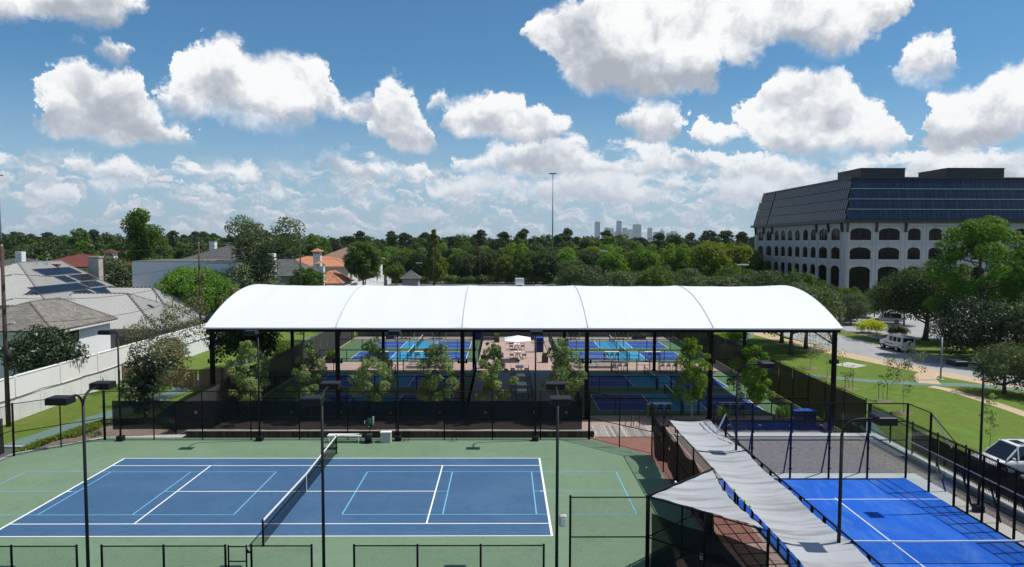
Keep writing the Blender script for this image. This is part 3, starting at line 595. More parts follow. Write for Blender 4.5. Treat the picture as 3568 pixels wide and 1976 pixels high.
def fence(name, label, pts, z0, h, spacing=3.0, rails=(0.03,0.5,1.0), link=True, posts=None, r=0.036, group=None, cat='fence', mat=None, pitch=0.085, wire=0.0024):
    mat = mat or M_vinyl
    t = thing(name, label, cat, (pts[0][0],pts[0][1],z0), group=group)
    pos = []
    for i in range(len(pts)-1):
        a, b = Vector((*pts[i],0)), Vector((*pts[i+1],0)); k = max(1, round((b-a).length/spacing))
        for j in range(k): pos.append(a.lerp(b, j/k))
        last = b
        for rh in rails:
            m = MB(); m.cyl(a+Vector((0,0,z0+h*rh)), b+Vector((0,0,z0+h*rh)), 0.024 if rh > 0.1 else 0.014, n=6); m.build('rail', mat, t, True)
        if link:
            m = MB(); chain(m, pts[i], pts[i+1], z0+0.04, z0+h-0.01, pitch, wire); stuff(m.build('chain_link_mesh', mat, t))
    pos.append(last)
    for p in pos:
        m = MB(); m.cyl((p.x,p.y,z0-0.05), (p.x,p.y,z0+h+0.02), r, n=8); m.cyl((p.x,p.y,z0+h+0.02), (p.x,p.y,z0+h+0.06), r*1.15, r*0.3, n=8)
        m.build('post', mat, t, True)
    return t
# ---- tennis: far run with cut corners, side runs
far = fence('chain_link_fence', 'tall black chain link fence behind the tennis court baseline trees', [(-15.1,9.42),(15.12,9.42)], 0, 3.05, 3.02, (0.03,0.42,0.995))
fence('chain_link_fence', 'short diagonal chain link fence at the corner by the lawn path', [(-18.4,5.95),(-15.16,9.38)], 0, 3.05, 2.4, (0.03,0.45,0.995))
fence('chain_link_fence', 'diagonal chain link fence in front of the boardwalk', [(15.18,9.38),(18.42,6.1)], 0, 3.05, 2.4, (0.03,0.45,0.995))
rf = fence('chain_link_fence', 'chain link fence along the sail walkway with sagging dark screen', [(18.42,6.04),(18.42,-6.05)], 0, 3.05, 3.0, (0.03,0.5,0.995))
df = fence('chain_link_fence', 'diagonal chain link fence under the triangular sail edge', [(18.40,-6.12),(15.16,-9.16)], 0, 3.05, 2.3, (0.03,0.5,0.995))
nf = fence('chain_link_fence', 'diagonal chain link fence with black screen below the triangular sail', [(15.14,-9.24),(18.38,-12.36)], 0, 3.05, 2.3, (0.03,0.5,0.995))
fence('chain_link_fence', 'chain link fence on the near court beside the long sail', [(18.38,-12.42),(18.38,-21.4)], 0, 3.05, 3.0, (0.03,0.5,0.995))
lf = fence('chain_link_fence', 'chain link fence with dark screen beside the asphalt drive', [(-18.42,5.9),(-18.42,-9.1)], 0, 3.05, 3.0, (0.03,0.5,0.995))
fence('chain_link_fence', 'tall chain link panel with middle rail between the two tennis courts', [(12.25,-9.2),(15.08,-9.2)], 0, 3.05, 3.0, (0.02,0.5,0.99), r=0.045)
lowg = 'low chain link fences between the two tennis courts'
fence('low_fence', 'low chain link fence panel left of the tall lamp by the drive end', [(-13.0,-9.2),(-5.86,-9.2)], 0, 1.22, 2.5, (0.03,0.99), group=lowg, r=0.042)
fence('low_fence', 'low chain link fence panel with one middle post beside the small gate', [(-4.95,-9.2),(-0.43,-9.2)], 0, 1.22, 2.3, (0.03,0.99), group=lowg, r=0.042)
fence('low_fence', 'short single low chain link panel at the net end', [(0.52,-9.2),(2.73,-9.2)], 0, 1.22, 2.4, (0.03,0.99), group=lowg, r=0.042)
fence('low_fence', 'low chain link fence panel with two middle posts in front of the service box', [(4.29,-9.2),(11.28,-9.2)], 0, 1.22, 2.34, (0.03,0.99), group=lowg, r=0.042)
gt = fence('gate', 'small chain link gate between low fence panels', [(-0.32,-9.2),(0.34,-9.2)], 0.06, 1.14, 1.0, (0.02,0.5,0.99), cat='gate', r=0.03)
m = MB(); m.cbox((0.43,-9.2,0.98),(0.16,0.05,0.06)); m.cbox((0.40,-9.23,1.02),(0.04,0.05,0.14)); m.build('latch', M_vinyl, gt)

# ---- wind screens
M_scr = veil('black_screen_cloth', (0.011,0.013,0.016), 0.08); M_scr2 = veil('dark_screen_cloth', (0.018,0.019,0.020), 0.045); M_scr_lit = veil('sunlit_screen_cloth', (0.050,0.050,0.050), 0.03)  # the third cloth is the dark screen with sunlight put into its colour
def screen(name, label, a, b, z0, z1, mat, off=0.05, sag=0.03, vents=(), seed=1, wave_low=0.0, parent=None, dip=0.0, vsize=0.2):
    rr = random.Random(seed); a, b = Vector((*a,0)), Vector((*b,0)); L = (b-a).length; ud = (b-a)/L; nn = Vector((ud.y,-ud.x,0))
    nu, nv = max(8, int(L/0.22)), 9
    ph = [rr.uniform(0,6.28) for _ in range(4)]
    def fn(u, v):
        s = u*L
        zl = z0 + wave_low*(0.5+0.5*math.sin(s*1.1+ph[0]))*(0.6+0.4*math.sin(s*0.37+ph[3])); zt = z1 - dip*abs(math.sin(s*math.pi/3.02))
        fold = sag*(math.sin(s*2.1+v*3.0+ph[1])*0.5+math.sin(s*5.3-v*5+ph[2])*0.3)*(1-0.5*v)
        p = a+ud*s+nn*(off+fold); return (p.x, p.y, zl+(zt-zl)*v)
    mb = MB(); vs = [fn(i/nu, j/nv) for j in range(nv+1) for i in range(nu+1)]
    hole = {int(x/L*nu) for x in vents}
    fs = [(j*(nu+1)+i, j*(nu+1)+i+1, (j+1)*(nu+1)+i+1, (j+1)*(nu+1)+i) for j in range(nv) for i in range(nu) if not (i in hole and j in (5,))]
    mb.add(vs, fs)
    t = thing(name, label, 'wind screen', (a.x,a.y,z0))
    o = mb.build('cloth', mat, t, True)
    for i in hole:
        p, q = Vector(fn(i/nu,5/nv)), Vector(fn((i+1)/nu,6/nv)); f = MB()
        for u0, u1, v0, v1 in ((0,1,-0.12,0.05),(0,1,0.95,1.12),(-0.12,0.05,0,1),(0.95,1.12,0,1)):
            c = [p+(q-p)*0 for _ in range(1)]
            xa, xb = p.lerp(q,u0), p.lerp(q,u1); H = q.z-p.z
            f.add([(xa.x,xa.y,p.z+H*v0),(xb.x,xb.y,p.z+H*v0),(xb.x,xb.y,p.z+H*v1),(xa.x,xa.y,p.z+H*v1)], [(0,1,2,3)])
        f.v = [(x+nn.x*0.012, y+nn.y*0.012, z) for x, y, z in f.v]
        f.build('vent_frame', M_vinyl, t)
    return t
screen('wind_screen', 'long black screen cloth tied along the far tennis fence', (-14.6,9.42), (14.7,9.42), 0.62, 2.47, M_scr, 0.05, 0.05, (2.2,5.2,8.2,11.2,14.2,17.3,20.3,23.3,26.3,28.4), 2, 0.05, dip=0.04)
screen('wind_screen', 'sagging dark screen with two bright vents along the sail walkway', (18.42,6.0), (18.42,-6.0), 0.10, 2.55, M_scr2, -0.05, 0.10, (2.0,4.2), 5, 0.55, dip=0.35)
screen('wind_screen', 'black screen under the triangular sail by the near corner', (15.2,-9.30), (18.35,-12.38), 0.03, 2.45, M_scr, -0.05, 0.06, (2.1,), 9, 0.05, dip=0.1)
screen('wind_screen', 'dark screen on the fence beside the asphalt drive', (-18.42,5.2), (-18.42,-9.0), 0.35, 2.4, M_scr2, 0.05, 0.05, (), 12, 0.1)
# tall screened fences down both sides of the pickleball plaza
def plaza_fence(x, y0, y1, label, side, mat):
    t = fence('screened_fence', label, [(x,y0),(x,y1)], GZ, 3.05, 3.05, (0.02,0.5,0.99), link=False, r=0.04)
    rr = random.Random(int(x)); n = int((y1-y0)/3.05)
    for k in range(n):
        ya, yb = y0+k*3.05-0.01, y0+(k+1)*3.05+0.01; m = MB()
        m.grid(lambda u, v: (x+side*(0.06+0.02*math.sin(u*9+v*5+k)), ya+(yb-ya)*u, GZ+0.06+2.9*v), 8, 4)
        m.build('cloth_panel', mat, t, True)
    return t
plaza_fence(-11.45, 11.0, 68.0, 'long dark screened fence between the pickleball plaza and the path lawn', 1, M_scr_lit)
plaza_fence(34.25, 12.6, 67.5, 'long dark screened fence between the pickleball plaza and the tree lawn', -1, veil('brown_black_screen', (0.020,0.019,0.018), 0.04))

# ---- nets
def net(name, label, x, y0, y1, z, hpost, hmid, posts_mat, mesh_pitch, strap=True, group=None, rod=0.0016, tape=0.06, ends=0.0):
    t = thing(name, label, 'net', (x,(y0+y1)/2,z), group=group)
    for y in (y0,y1):
        m = MB(); m.cyl((x,y,z), (x,y,z+hpost+0.03), 0.04, n=8); m.cyl((x,y,z),(x,y,z+0.02),0.09,n=8); m.build('post', posts_mat, t, True)
    def top(y): s = abs(y-(y0+y1)/2)/((y1-y0)/2); return z+hmid+(hpost-hmid)*s
    m = MB(); k = 24; n = int((y1-y0)/mesh_pitch)
    for i in range(n+1):
        y = y0+(y1-y0)*i/n; p, q = Vector((x,y,z+0.03)), Vector((x,y,top(y)-0.02))
        m.add([(x-rod,y-rod,p.z),(x+rod,y-rod,p.z),(x,y+rod,p.z),(x-rod,y-rod,q.z),(x+rod,y-rod,q.z),(x,y+rod,q.z)], [(0,1,4,3),(1,2,5,4),(2,0,3,5)])
    nh = int((hmid-0.05)/mesh_pitch)
    for j in range(nh+1):
        for i in range(k):
            ya, yb = y0+(y1-y0)*i/k, y0+(y1-y0)*(i+1)/k; f = j/nh
            za, zb = z+0.03+f*(top(ya)-z-0.06), z+0.03+f*(top(yb)-z-0.06)
            m.add([(x-rod,ya,za-rod),(x+rod,ya,za-rod),(x,ya,za+rod),(x-rod,yb,zb-rod),(x+rod,yb,zb-rod),(x,yb,zb+rod)], [(0,1,4,3),(1,2,5,4),(2,0,3,5)])
    stuff(m.build('netting', M_vinyl, t))
    m = MB()
    for i in range(k):
        ya, yb = y0+(y1-y0)*i/k, y0+(y1-y0)*(i+1)/k
        m.add([(x-0.018,ya,top(ya)-tape),(x+0.018,ya,top(ya)-tape),(x+0.018,ya,top(ya)),(x-0.018,ya,top(ya)),(x-0.018,yb,top(yb)-tape),(x+0.018,yb,top(yb)-tape),(x+0.018,yb,top(yb)),(x-0.018,yb,top(yb))], [(0,1,5,4),(1,2,6,5),(2,3,7,6),(3,0,4,7)])
    m.build('headband', M_white, t)
    if strap:
        m = MB(); m.box(x-0.022,(y0+y1)/2-0.025,z+0.012,x+0.022,(y0+y1)/2+0.025,z+hmid+0.004); m.build('centre_strap', M_white, t)
    return t
net('tennis_net', 'tennis net with white headband across the large blue court', 0.0, -6.4, 6.4, 0.0, 1.07, 0.914, M_vinyl, 0.045, tape=0.07, rod=0.0032)
for gx, side in ((-8.0,'beside the path fence'), (17.47,'beside the tree lawn fence')):
    for i, y0 in enumerate(PB_ROWS):
        where = ('under the canopy nearest the planted trees', 'under the canopy towards the pink paving', 'in the sun next to the pink paving', 'in the sun next to the timber deck')[i]
        net('pickleball_net', 'low pickleball net %s, %s' % (where, side), gx+6.705, y0-0.3, y0+6.4, GZ+0.012, 0.92, 0.86, M_vinyl, 0.06, False, 'pickleball nets on the plaza', 0.0018)

# ---- low rail fences round the pickleball courts
def rail_fence(label, x0, x1, y, h=1.37, gap=None):
    t = thing('rail_fence', label, 'fence', (x0,y,GZ), group='low rail fences between pickleball courts')
    xs = [x0]; n = max(1, round((x1-x0)/2.9))
    spans = [(x0,x1)] if not gap else [(x0,gap[0]),(gap[1],x1)]
    for a, b in spans:
        m = MB(); m.box(a,y-0.03,GZ+h-0.07,b,y+0.03,GZ+h); m.build('rail', M_black, t)
        m = MB(); m.box(a,y-0.015,GZ+0.06,b,y+0.015,GZ+0.09); m.build('rail', M_black, t)
        m = MB(); chain(m, (a,y), (b,y), GZ+0.08, GZ+h-0.06, 0.11, 0.0022); stuff(m.build('chain_link_mesh', M_vinyl, t))
        k = max(1, round((b-a)/2.9))
        for i in range(k+1):
            m = MB(); x = a+(b-a)*i/k; m.box(x-0.03,y-0.032,GZ,x+0.03,y+0.032,GZ+h-0.001); m.build('post', M_black, t)
    if gap:
        g = MB(); a, b = gap[0]+0.06, gap[1]-0.06
        for x in (a, b-0.04): g.box(x,y-0.02,GZ+0.08,x+0.04,y+0.02,GZ+h)
        for z in (0.08, 0.7, h-0.04): g.box(a,y-0.02,GZ+z,b,y+0.02,GZ+z+0.04)
        g.build('gate', M_black, t)
    return t
RW = ('between the planted trees and the shaded courts','in the middle of the shaded courts','at the canopy edge by the pink paving','between the pink paving and the sunny courts','in the middle of the sunny courts','between the sunny courts and the timber deck')
for y, wd in zip((20.5,29.75,39.5,45.6,54.6,62.5), RW):
    rail_fence('low black rail fence %s, path side' % wd, -11.0, 6.9, y, gap=(-2.0,-0.7) if y < 50 else None)
    rail_fence('low black rail fence %s, lawn side' % wd, 15.9, 33.7, y, gap=(23.7,25.1) if y < 50 else None)
for x, who in ((6.9,'path side courts'),(15.9,'lawn side courts')):
    for ya, yb, w2 in ((20.6,39.4,'shaded'),(45.7,62.4,'sunny')):
        t = thing('rail_fence', 'low black rail fence along the centre aisle beside the %s %s' % (w2, who), 'fence', (x,ya,GZ), group='low rail fences between pickleball courts')
        m = MB(); m.box(x-0.03,ya,GZ+1.30,x+0.03,yb,GZ+1.37); m.build('rail', M_black, t)
        m = MB(); chain(m, (x,ya), (x,yb), GZ+0.08, GZ+1.3, 0.11, 0.0022); stuff(m.build('chain_link_mesh', M_vinyl, t))
        for i in range(8):
            m = MB(); y = ya+(yb-ya)*i/7; m.box(x-0.032,y-0.03,GZ,x+0.032,y+0.03,GZ+1.36); m.build('post', M_black, t)

# ================================================================== canopy, sails, lamps, padel cage
def tentmat():
    m = bpy.data.materials.new('membrane'); m.use_nodes = True; t = N(m.node_tree); b = m.node_tree.nodes['Principled BSDF']
    co = t.new('ShaderNodeTexCoord').outputs['Object']; n = t.noise(t.v('MULTIPLY', co, (1.0,0.16,0.16)), 0.8, 6.0, 0.62)
    c = t.mix(t.step(n, 0.4, 0.8, 0.0, 0.25), (0.74,0.75,0.76,1), (0.64,0.65,0.67,1))
    t.link(c, b.inputs['Base Color']); b.inputs['Roughness'].default_value = 0.55; b.inputs['Specular IOR Level'].default_value = 0.3
    tl = t.new('ShaderNodeBsdfTranslucent'); tl.inputs[0].default_value = (0.8,0.8,0.78,1); mx = t.new('ShaderNodeMixShader'); mx.inputs[0].default_value = 0.025
    t.link(b.outputs[0], mx.inputs[1]); t.link(tl.outputs[0], mx.inputs[2]); t.link(mx.outputs[0], m.node_tree.nodes['Material Output'].inputs[0]); return m
TX = [-12.45+9.53*i for i in range(6)]; TY0, TY1, TYM = 19.5, 40.1, 29.8
def roof_z(y, s=1.0): return 5.86+2.52*(1-((y-TYM)/10.9)**2)
can = thing('canopy', 'white barrel vaulted membrane canopy on black columns over pickleball courts', 'canopy', (11.4,29.8,GZ))
M_tent = tentmat(); M_seam = pm('seam_strap', (0.42,0.42,0.42), 0.6); M_col = pm('canopy_steel', (0.006,0.006,0.007), 0.55, 0.15, 2.0, spec=0.12)
for i in range(5):
    xa = TX[i]-(0.35 if i == 0 else 0); xb = TX[i+1]+(0.35 if i == 4 else 0)
    def fn(u, v):
        x = xa+(xb-xa)*u; y = 18.95+(40.65-18.95)*v
        scal = 0.05*math.sin(math.pi*u)**0.8 + 0.030*abs(math.sin(3*math.pi*u))
        k = max(0.0, 1-abs((y-TYM)/10.9)**2)
        endlift = 0.07*math.exp(-(x-TX[0])**2/3)+0.07*math.exp(-(x-TX[5])**2/3)
        return (x, y, roof_z(y)-scal*(0.35+k*0.65)+0.05+endlift*k)
    m = MB(); m.grid(fn, 30, 36); m.build('membrane', M_tent, can, True)
for i, x in enumerate(TX):
    arch = [(x, TY0+(TY1-TY0)*k/20, roof_z(TY0+(TY1-TY0)*k/20)-0.22) for k in range(21)]
    m = MB(); m.tube(arch, 0.11, 8); m.build('arch_rib', M_col, can, True)
    if 0 < i < 5:
        sm = [(x, 18.97+(40.6-18.97)*k/30, roof_z(18.97+(40.6-18.97)*k/30)+0.055) for k in range(31)]
        m = MB(); m.tube(sm, 0.038, 6); m.build('seam', M_seam, can, True)
    for y in (TY0, TY1):
        m = MB(); m.rbox(x-0.15,y-0.15,GZ,x+0.15,y+0.15,5.62,0.02); m.cyl((x,y,GZ),(x,y,GZ+0.05),0.32,n=12); m.build('column', M_col, can)
        m = MB(); m.cyl((x,y,3.15),(x,y,3.22),0.25,n=12); m.cyl((x-0.34,y,3.2),(x+0.34,y,3.2),0.035,n=6); m.cyl((x-0.30,y,3.1),(x-0.30,y,3.42),0.07,n=8); m.cyl((x+0.30,y,3.1),(x+0.30,y,3.42),0.07,n=8); m.build('floodlight_bracket', M_col, can)
        s = 1 if y == TY0 else -1
        m = MB(); m.beam((x,y+s*0.1,4.5),(x,y+s*1.5,5.95),0.10,0.10); m.build('brace', M_col, can)
for y in (TY0, TY1):
    m = MB(); m.rbox(TX[0]-0.4,y-0.12,5.52,TX[5]+0.4,y+0.12,5.80,0.02); m.build('eave_beam', M_col, can)
    m = MB(); m.rbox(TX[0]-0.38,y-0.62 if y == TY0 else y+0.40,5.80,TX[5]+0.38,y-0.40 if y == TY0 else y+0.62,5.92,0.02); m.build('eave_tube', M_tent, can)
for s, x in ((-1,TX[0]),(1,TX[5])):
    m = MB()
    for y in (TY0,TY1): m.beam((x-s*0.1,y,4.6),(x-s*1.6,y,5.55),0.09,0.09)
    stuff(m.build('corner_brace', M_col, can))

# ---- lamps
M_lamp = pm('lamp_enamel', (0.011,0.0125,0.017), 0.5, 0.1, 3.0, spec=0.2); M_lens = pm('lamp_lens', (0.45,0.46,0.47), 0.25, 0.05, 3.0, spec=0.6)
def lamp_pole(label, x, y, heads, base=True, z=0.0, top=7.0, group=None, reach=1.2):
    t = thing('court_lamp', label, 'lamp', (x,y,z), group=group or 'black box lamps round the courts')
    m = MB(); m.cyl((x,y,z),(x,y,z+top-0.55),0.062,0.05,n=12); m.build('pole', M_lamp, t, True)
    if base: m = MB(); m.rbox(x-0.2,y-0.2,z,x+0.2,y+0.2,z+0.32,0.03); m.build('base_cover', M_lamp, t)
    for dx, dy in heads:
        P = [(x,y,z+top-0.62)]
        for k in range(1,9):
            a = k/8*math.pi/2; P.append((x+dx*0.55*(1-math.cos(a)), y+dy*0.55*(1-math.cos(a)), z+top-0.62+0.55*math.sin(a)))
        P.append((x+dx*(reach-0.25), y+dy*(reach-0.25), z+top-0.06))
        m = MB(); m.tube(P, 0.042, 8); m.build('arm', M_lamp, t, True)
        cx, cy = x+dx*(reach+0.05), y+dy*(reach+0.05); a, b = (0.28,0.36) if dx else (0.36,0.28)
        m = MB(); zt = z+top+0.06; zb = z+top-0.19
        m.add([(cx-a,cy-b,zb),(cx+a,cy-b,zb),(cx+a,cy+b,zb),(cx-a,cy+b,zb),(cx-a,cy-b,zt-0.03),(cx+a,cy-b,zt-0.03),(cx+a,cy+b,zt-0.03),(cx-a,cy+b,zt-0.03),
               (cx-a+0.04,cy-b+0.04,zt),(cx+a-0.04,cy-b+0.04,zt),(cx+a-0.04,cy+b-0.04,zt),(cx-a+0.04,cy+b-0.04,zt)],
              [(3,2,1,0),(0,1,5,4),(1,2,6,5),(2,3,7,6),(3,0,4,7),(4,5,9,8),(5,6,10,9),(6,7,11,10),(7,4,8,11),(8,9,10,11)])
        h = m.build('lamp_head', M_lamp, t)
        m = MB(); m.box(cx-a+0.05,cy-b+0.05,zb-0.012,cx+a-0.05,cy+b-0.05,zb-0.002); m.build('lens', M_lens, h)
    return t
POLEX = (-14.0, -5.4, 3.2, 11.75)
wh = ('beside the planting bank','between the bank and the net','beside the pale storage box','by the boardwalk end of the fence')
for x, w_ in zip(POLEX, wh): lamp_pole('black single headed lamp at the far fence %s' % w_, x, 9.12, [(0,-1)])
for x, w_ in zip(POLEX[1:], ('at the drive end panels','beside the short single panel','beside the tall middle railed panel')):
    lamp_pole('double headed black court lamp on the low fence line %s' % w_, x, -9.3, [(0,-1),(0,1)], reach=1.25)
lamp_pole('single headed lamp rising through the sail seam by the padel far wall', 20.3, -3.2, [(1,0)], top=7.0)
lamp_pole('single headed lamp through the sail seam beside the padel net', 20.3, -13.2, [(1,0)], top=7.0)
lamp_pole('single headed lamp outside the padel mesh by the picket fence', 31.75, -2.75, [(-1,0)], top=7.0)

# ---- shade sails
M_sail = pm('sail_cloth', (0.37,0.38,0.39), 0.9, 0.05, 0.7, 8, 0.2, world_co=True, extra=lambda t, co, c: t.mix(t.step(t.noise(t.v('MULTIPLY', co, (0.18,1.6,1.0)), 1.3, 5.0, 0.62), 0.46, 0.68, 0.0, 0.75), c, (0.19,0.195,0.20,1)))
def sail_strip(label, y0, y1, seed):
    rr = random.Random(seed); t = thing('shade_sail', label, 'shade sail', (19.5,(y0+y1)/2,0))
    n = max(8, int(abs(y1-y0)*9)); ph = rr.uniform(0,6)
    def fn(u, v):
        y = y0+(y1-y0)*v; s = abs(y-y0); L = abs(y1-y0)
        xl = 18.50; xr = 20.62-0.12*abs(math.sin(s*math.pi/min(L,5.0)))**1.5
        x = xl+(xr-xl)*u
        z = 3.04-0.10*math.sin(math.pi*u)-0.05*math.sin(math.pi*v)+0.034*abs(math.sin(s*3.6+ph+0.35*math.sin(u*3)))**0.4+0.010*math.sin(s*11.3+u*2+ph)+0.006*math.sin(s*25+2*u)
        return (x, y+0.10*math.sin(math.pi*u)*(1 if v < 0.5 else -1)*(abs(v-0.5)*2)**4, z)
    m = MB(); m.grid(fn, 16, n); m.build('cloth', M_sail, t, True)
    m = MB(); m.tube([fn(u/8,1.0) for u in range(9)], 0.018, 5); m.build('edge_cable', M_black, t)
    return t
sail_strip('pale shade sail at the boardwalk end of the walkway', 2.0, -3.45, 1)
sail_strip('long pale shade sail strip in the middle of the walkway', -3.6, -13.3, 2)
sail_strip('pale shade sail strip at the near end of the walkway', -13.45, -21.5, 3)
tri = thing('shade_sail', 'triangular pale shade sail over the fence corner', 'shade sail', (17.2,-9.2,0))
A_, B_, C_ = Vector((15.25,-9.18,3.06)), Vector((18.38,-6.25,3.06)), Vector((18.34,-12.2,3.04))
def tfn(u, v):
    p = A_.lerp(B_.lerp(C_, v), max(u,0.001)); edge = math.sin(math.pi*v)
    p = p + (A_-(B_+C_)/2).normalized()*0.28*edge*u**3
    p.z += -0.14*math.sin(math.pi*min(1,u))*math.sin(math.pi*v)+0.036*abs(math.sin(p.y*3.4+u*0.8))**0.4*u+0.015*math.sin(p.y*9)
    return tuple(p)
m = MB(); m.grid(tfn, 18, 44); m.build('cloth', M_sail, tri, True)
m = MB(); m.tube([tfn(1.0,k/12) for k in range(13)], 0.018, 5); m.build('edge_cable', M_black, tri)
m = MB(); m.tube([(18.36,-6.1,3.08),(15.15,-9.15,3.09)], 0.03, 6); m.build('edge_pipe', M_black, tri)
m = MB(); m.tube([(20.0,1.75,3.02),(19.95,0.6,2.98),(20.05,-0.3,2.93),(20.2,-1.3,2.97),(20.45,-2.2,3.03)], 0.014, 5)
tag(m.build('cable', M_black), 'black cable lying loosely across the boardwalk end sail', 'cable')
M_ball = pm('tennis_ball', (0.55,0.68,0.06), 0.95, 0.12, 20.0, spec=0.1); M_ballw = pm('ball_white', (0.75,0.75,0.68), 0.8)
def ball(label, x, y, z, mat, group=None):
    bm = bmesh.new(); bmesh.ops.create_icosphere(bm, subdivisions=2, radius=0.05); me = bpy.data.meshes.new('tennis_ball'); bm.to_mesh(me); bm.free(); me.materials.append(mat)
    me.polygons.foreach_set('use_smooth', [True]*len(me.polygons)); o = put('tennis_ball', me, None, (x,y,z)); return tag(o, label, 'ball', group)
ball('yellow tennis ball alone in the middle of the long sail', 19.15, -5.55, 2.93, M_ball)
ball('yellow tennis ball on the long sail towards the triangular sail', 19.22, -7.75, 2.90, M_ball)
ball('yellow tennis ball caught at the fence rail between both sails', 18.52, -8.55, 3.08, M_ball)
ball('yellow tennis ball in the gap between both sails, nearer the lamp', 18.50, -9.75, 3.08, M_ball)
ball('pale yellow tennis ball by the lower end of the sail gap', 18.52, -10.25, 3.08, M_ball)
ball('white ball on the pipe of the triangular sail', 16.42, -7.95, 3.16, M_ballw)

# ---- padel cage
M_pglass = glass('cage_glass', (0.90,0.95,0.96))
cage = thing('padel_cage', 'padel court cage of glass panes and black steel mesh', 'sports cage', (25.9,-8.1,0))
def cpost(x, y, h, brace=None, mat=None):
    m = MB(); m.rbox(x-0.045,y-0.045,0,x+0.045,y+0.045,h,0.01); p = m.build('post', mat or M_black, cage)
    if brace:
        m = MB(); m.beam((x+brace[0]*0.08,y+brace[1]*0.08,2.4),(x+brace[0]*0.85,y+brace[1]*0.85,0.02),0.06,0.06); m.build('brace', mat or M_black, p)
        for z in (0.5,1.6): 
            m = MB(); m.box(x-0.10,y-0.06,z,x+0.10,y-0.046,z+0.05); m.build('clamp', M_black, p)
fy = PY1+0.06; LX, RX = PX0-0.06, PX1+0.06
for k in range(6): cpost(LX+(RX-LX)*k/5, fy, 4.0, (0,1) if 0 < k < 5 else None, M_navy if k < 5 else M_black)
for z0, z1 in ((0.03,2.0),(2.08,2.98)):
    for k in range(5):
        a, b = LX+(RX-LX)*k/5+0.05, LX+(RX-LX)*(k+1)/5-0.05; m = MB(); m.box(a,fy-0.006,z0,b,fy+0.006,z1); m.build('glass_pane', M_pglass, cage)
for z in (2.04, 3.03, 3.98): m = MB(); m.box(LX,fy-0.025,z-0.025,RX,fy+0.025,z+0.025); m.build('rail', M_navy if z < 3 else M_black, cage)
m = MB(); square_mesh(m, (LX,fy), (RX,fy), 3.05, 3.96, 0.06, 0.0016); stuff(m.build('steel_mesh', M_black, cage))
ys = [PY1-2.0*k for k in range(1,11)]
for X_, s, nm in ((RX,1,'right'),(LX,-1,'left')):
    for k, y in enumerate(ys):
        if y < -18: continue
        h = 4.0 if k == 0 else 3.0
        cpost(X_, y, h, (s,0) if k in (0,1,2,3,4,5) and s > 0 else None)
        if k < 8: cpost(X_, y-1.0, 3.0) if 1 <= k else None
    for z0, z1, ya, yb in ((0.03,2.0,fy,ys[0]),(2.08,2.98,fy,ys[0]),(0.03,1.98,ys[0],ys[1])):
        m = MB(); m.box(X_-0.006,yb+0.05,z0,X_+0.006,ya-0.05,z1); m.build('glass_pane', M_pglass, cage)
    for z, ya, yb in ((3.98,fy,ys[0]),(3.02,fy,-18.1),(2.04,fy,-18.1),(0.04,ys[1],-18.1),(1.0,ys[1],-18.1)):
        m = MB(); m.box(X_-0.022,yb,z-0.022,X_+0.022,ya,z+0.022); m.build('rail', M_black if z != 2.04 else pm('grey_rail',(0.16,0.17,0.18),0.5), cage)
    m = MB(); m.beam((X_,ys[0],3.95),(X_,ys[1],3.05),0.04,0.04); m.build('slope_rail', M_black, cage)
    m = MB(); m.beam((X_,ys[0]-0.02,3.96),(X_+s*0.9,ys[0]-0.3,2.3),0.05,0.05); m.build('white_brace', pm('brace_white',(0.75,0.75,0.74),0.6), cage)
    m = MB(); square_mesh(m, (X_,fy), (X_,ys[0]), 3.05, 3.96, 0.06, 0.0016); square_mesh(m, (X_,ys[1]), (X_,-18.1), 0.06, 3.0, 0.055, 0.002); square_mesh(m, (X_,ys[0]), (X_,ys[1]), 2.08, 3.0, 0.055, 0.0016); stuff(m.build('steel_mesh', M_black, cage))
m = MB(); m.box(LX-0.05,-18.2,0,RX+0.05,-18.12,3.0); 
pn = net('padel_net', 'low padel net with white band across the bright blue turf', 25.9, NETY-5.1, NETY+5.1, 0.006, 0.92, 0.88, M_black, 0.045, False, None, 0.0016)
pn.rotation_euler = (0,0,rad(90))
# gate frame on the near left corner of the cage
m = MB(); m.beam((20.9,-9.6,2.95),(23.0,-13.4,2.95),0.03,0.03)

# ---- picket fences by the padel court
def pickets(label, a, b, z0, h, sp=0.11, panel=2.4, rails=(0.12,0.80,0.93), infill=None, name='picket_fence'):
    t = thing(name, label, 'fence', (a[0],a[1],z0)); A, B = Vector((*a,z0)), Vector((*b,z0)); L = (B-A).length; ud = (B-A)/L
    n = max(1, round(L/panel))
    for i in range(n+1):
        p = A+ud*(L*i/n); m = MB(); m.rbox(p.x-0.04,p.y-0.04,z0-0.05,p.x+0.04,p.y+0.04,z0+h+0.05,0.01); m.build('post', M_black, t)
    for i in range(n):
        p, q = A+ud*(L*i/n+0.05), A+ud*(L*(i+1)/n-0.05)
        for rz in rails: m = MB(); m.beam(p+Vector((0,0,h*rz)), q+Vector((0,0,h*rz)), 0.028, 0.035); m.build('rail', M_black, t)
        m = MB(); k = int((q-p).length/sp)
        for j in range(1,k+1):
            c = p+(q-p)*(j/(k+1)); m.box(c.x-0.009,c.y-0.009,z0+0.06,c.x+0.009,c.y+0.009,z0+h)
        stuff(m.build('pickets', M_black, t))
        if infill and infill(i, n):
            m = MB(); pp = Vector((-ud.y,ud.x,0))*0.035
            m.add([p+pp+Vector((0,0,0.25)),q+pp+Vector((0,0,0.25)),q+pp+Vector((0,0,h*0.78)),p+pp+Vector((0,0,h*0.78))],[(0,1,2,3)]); m.build('mesh_infill', M_scr2, t)
    return t
gd = pickets('low black picket guard with navy cloth and swirl emblems behind the padel court', (20.9,10.62), (33.55,10.62), 0.10, 0.88, rails=(0.08,0.92))
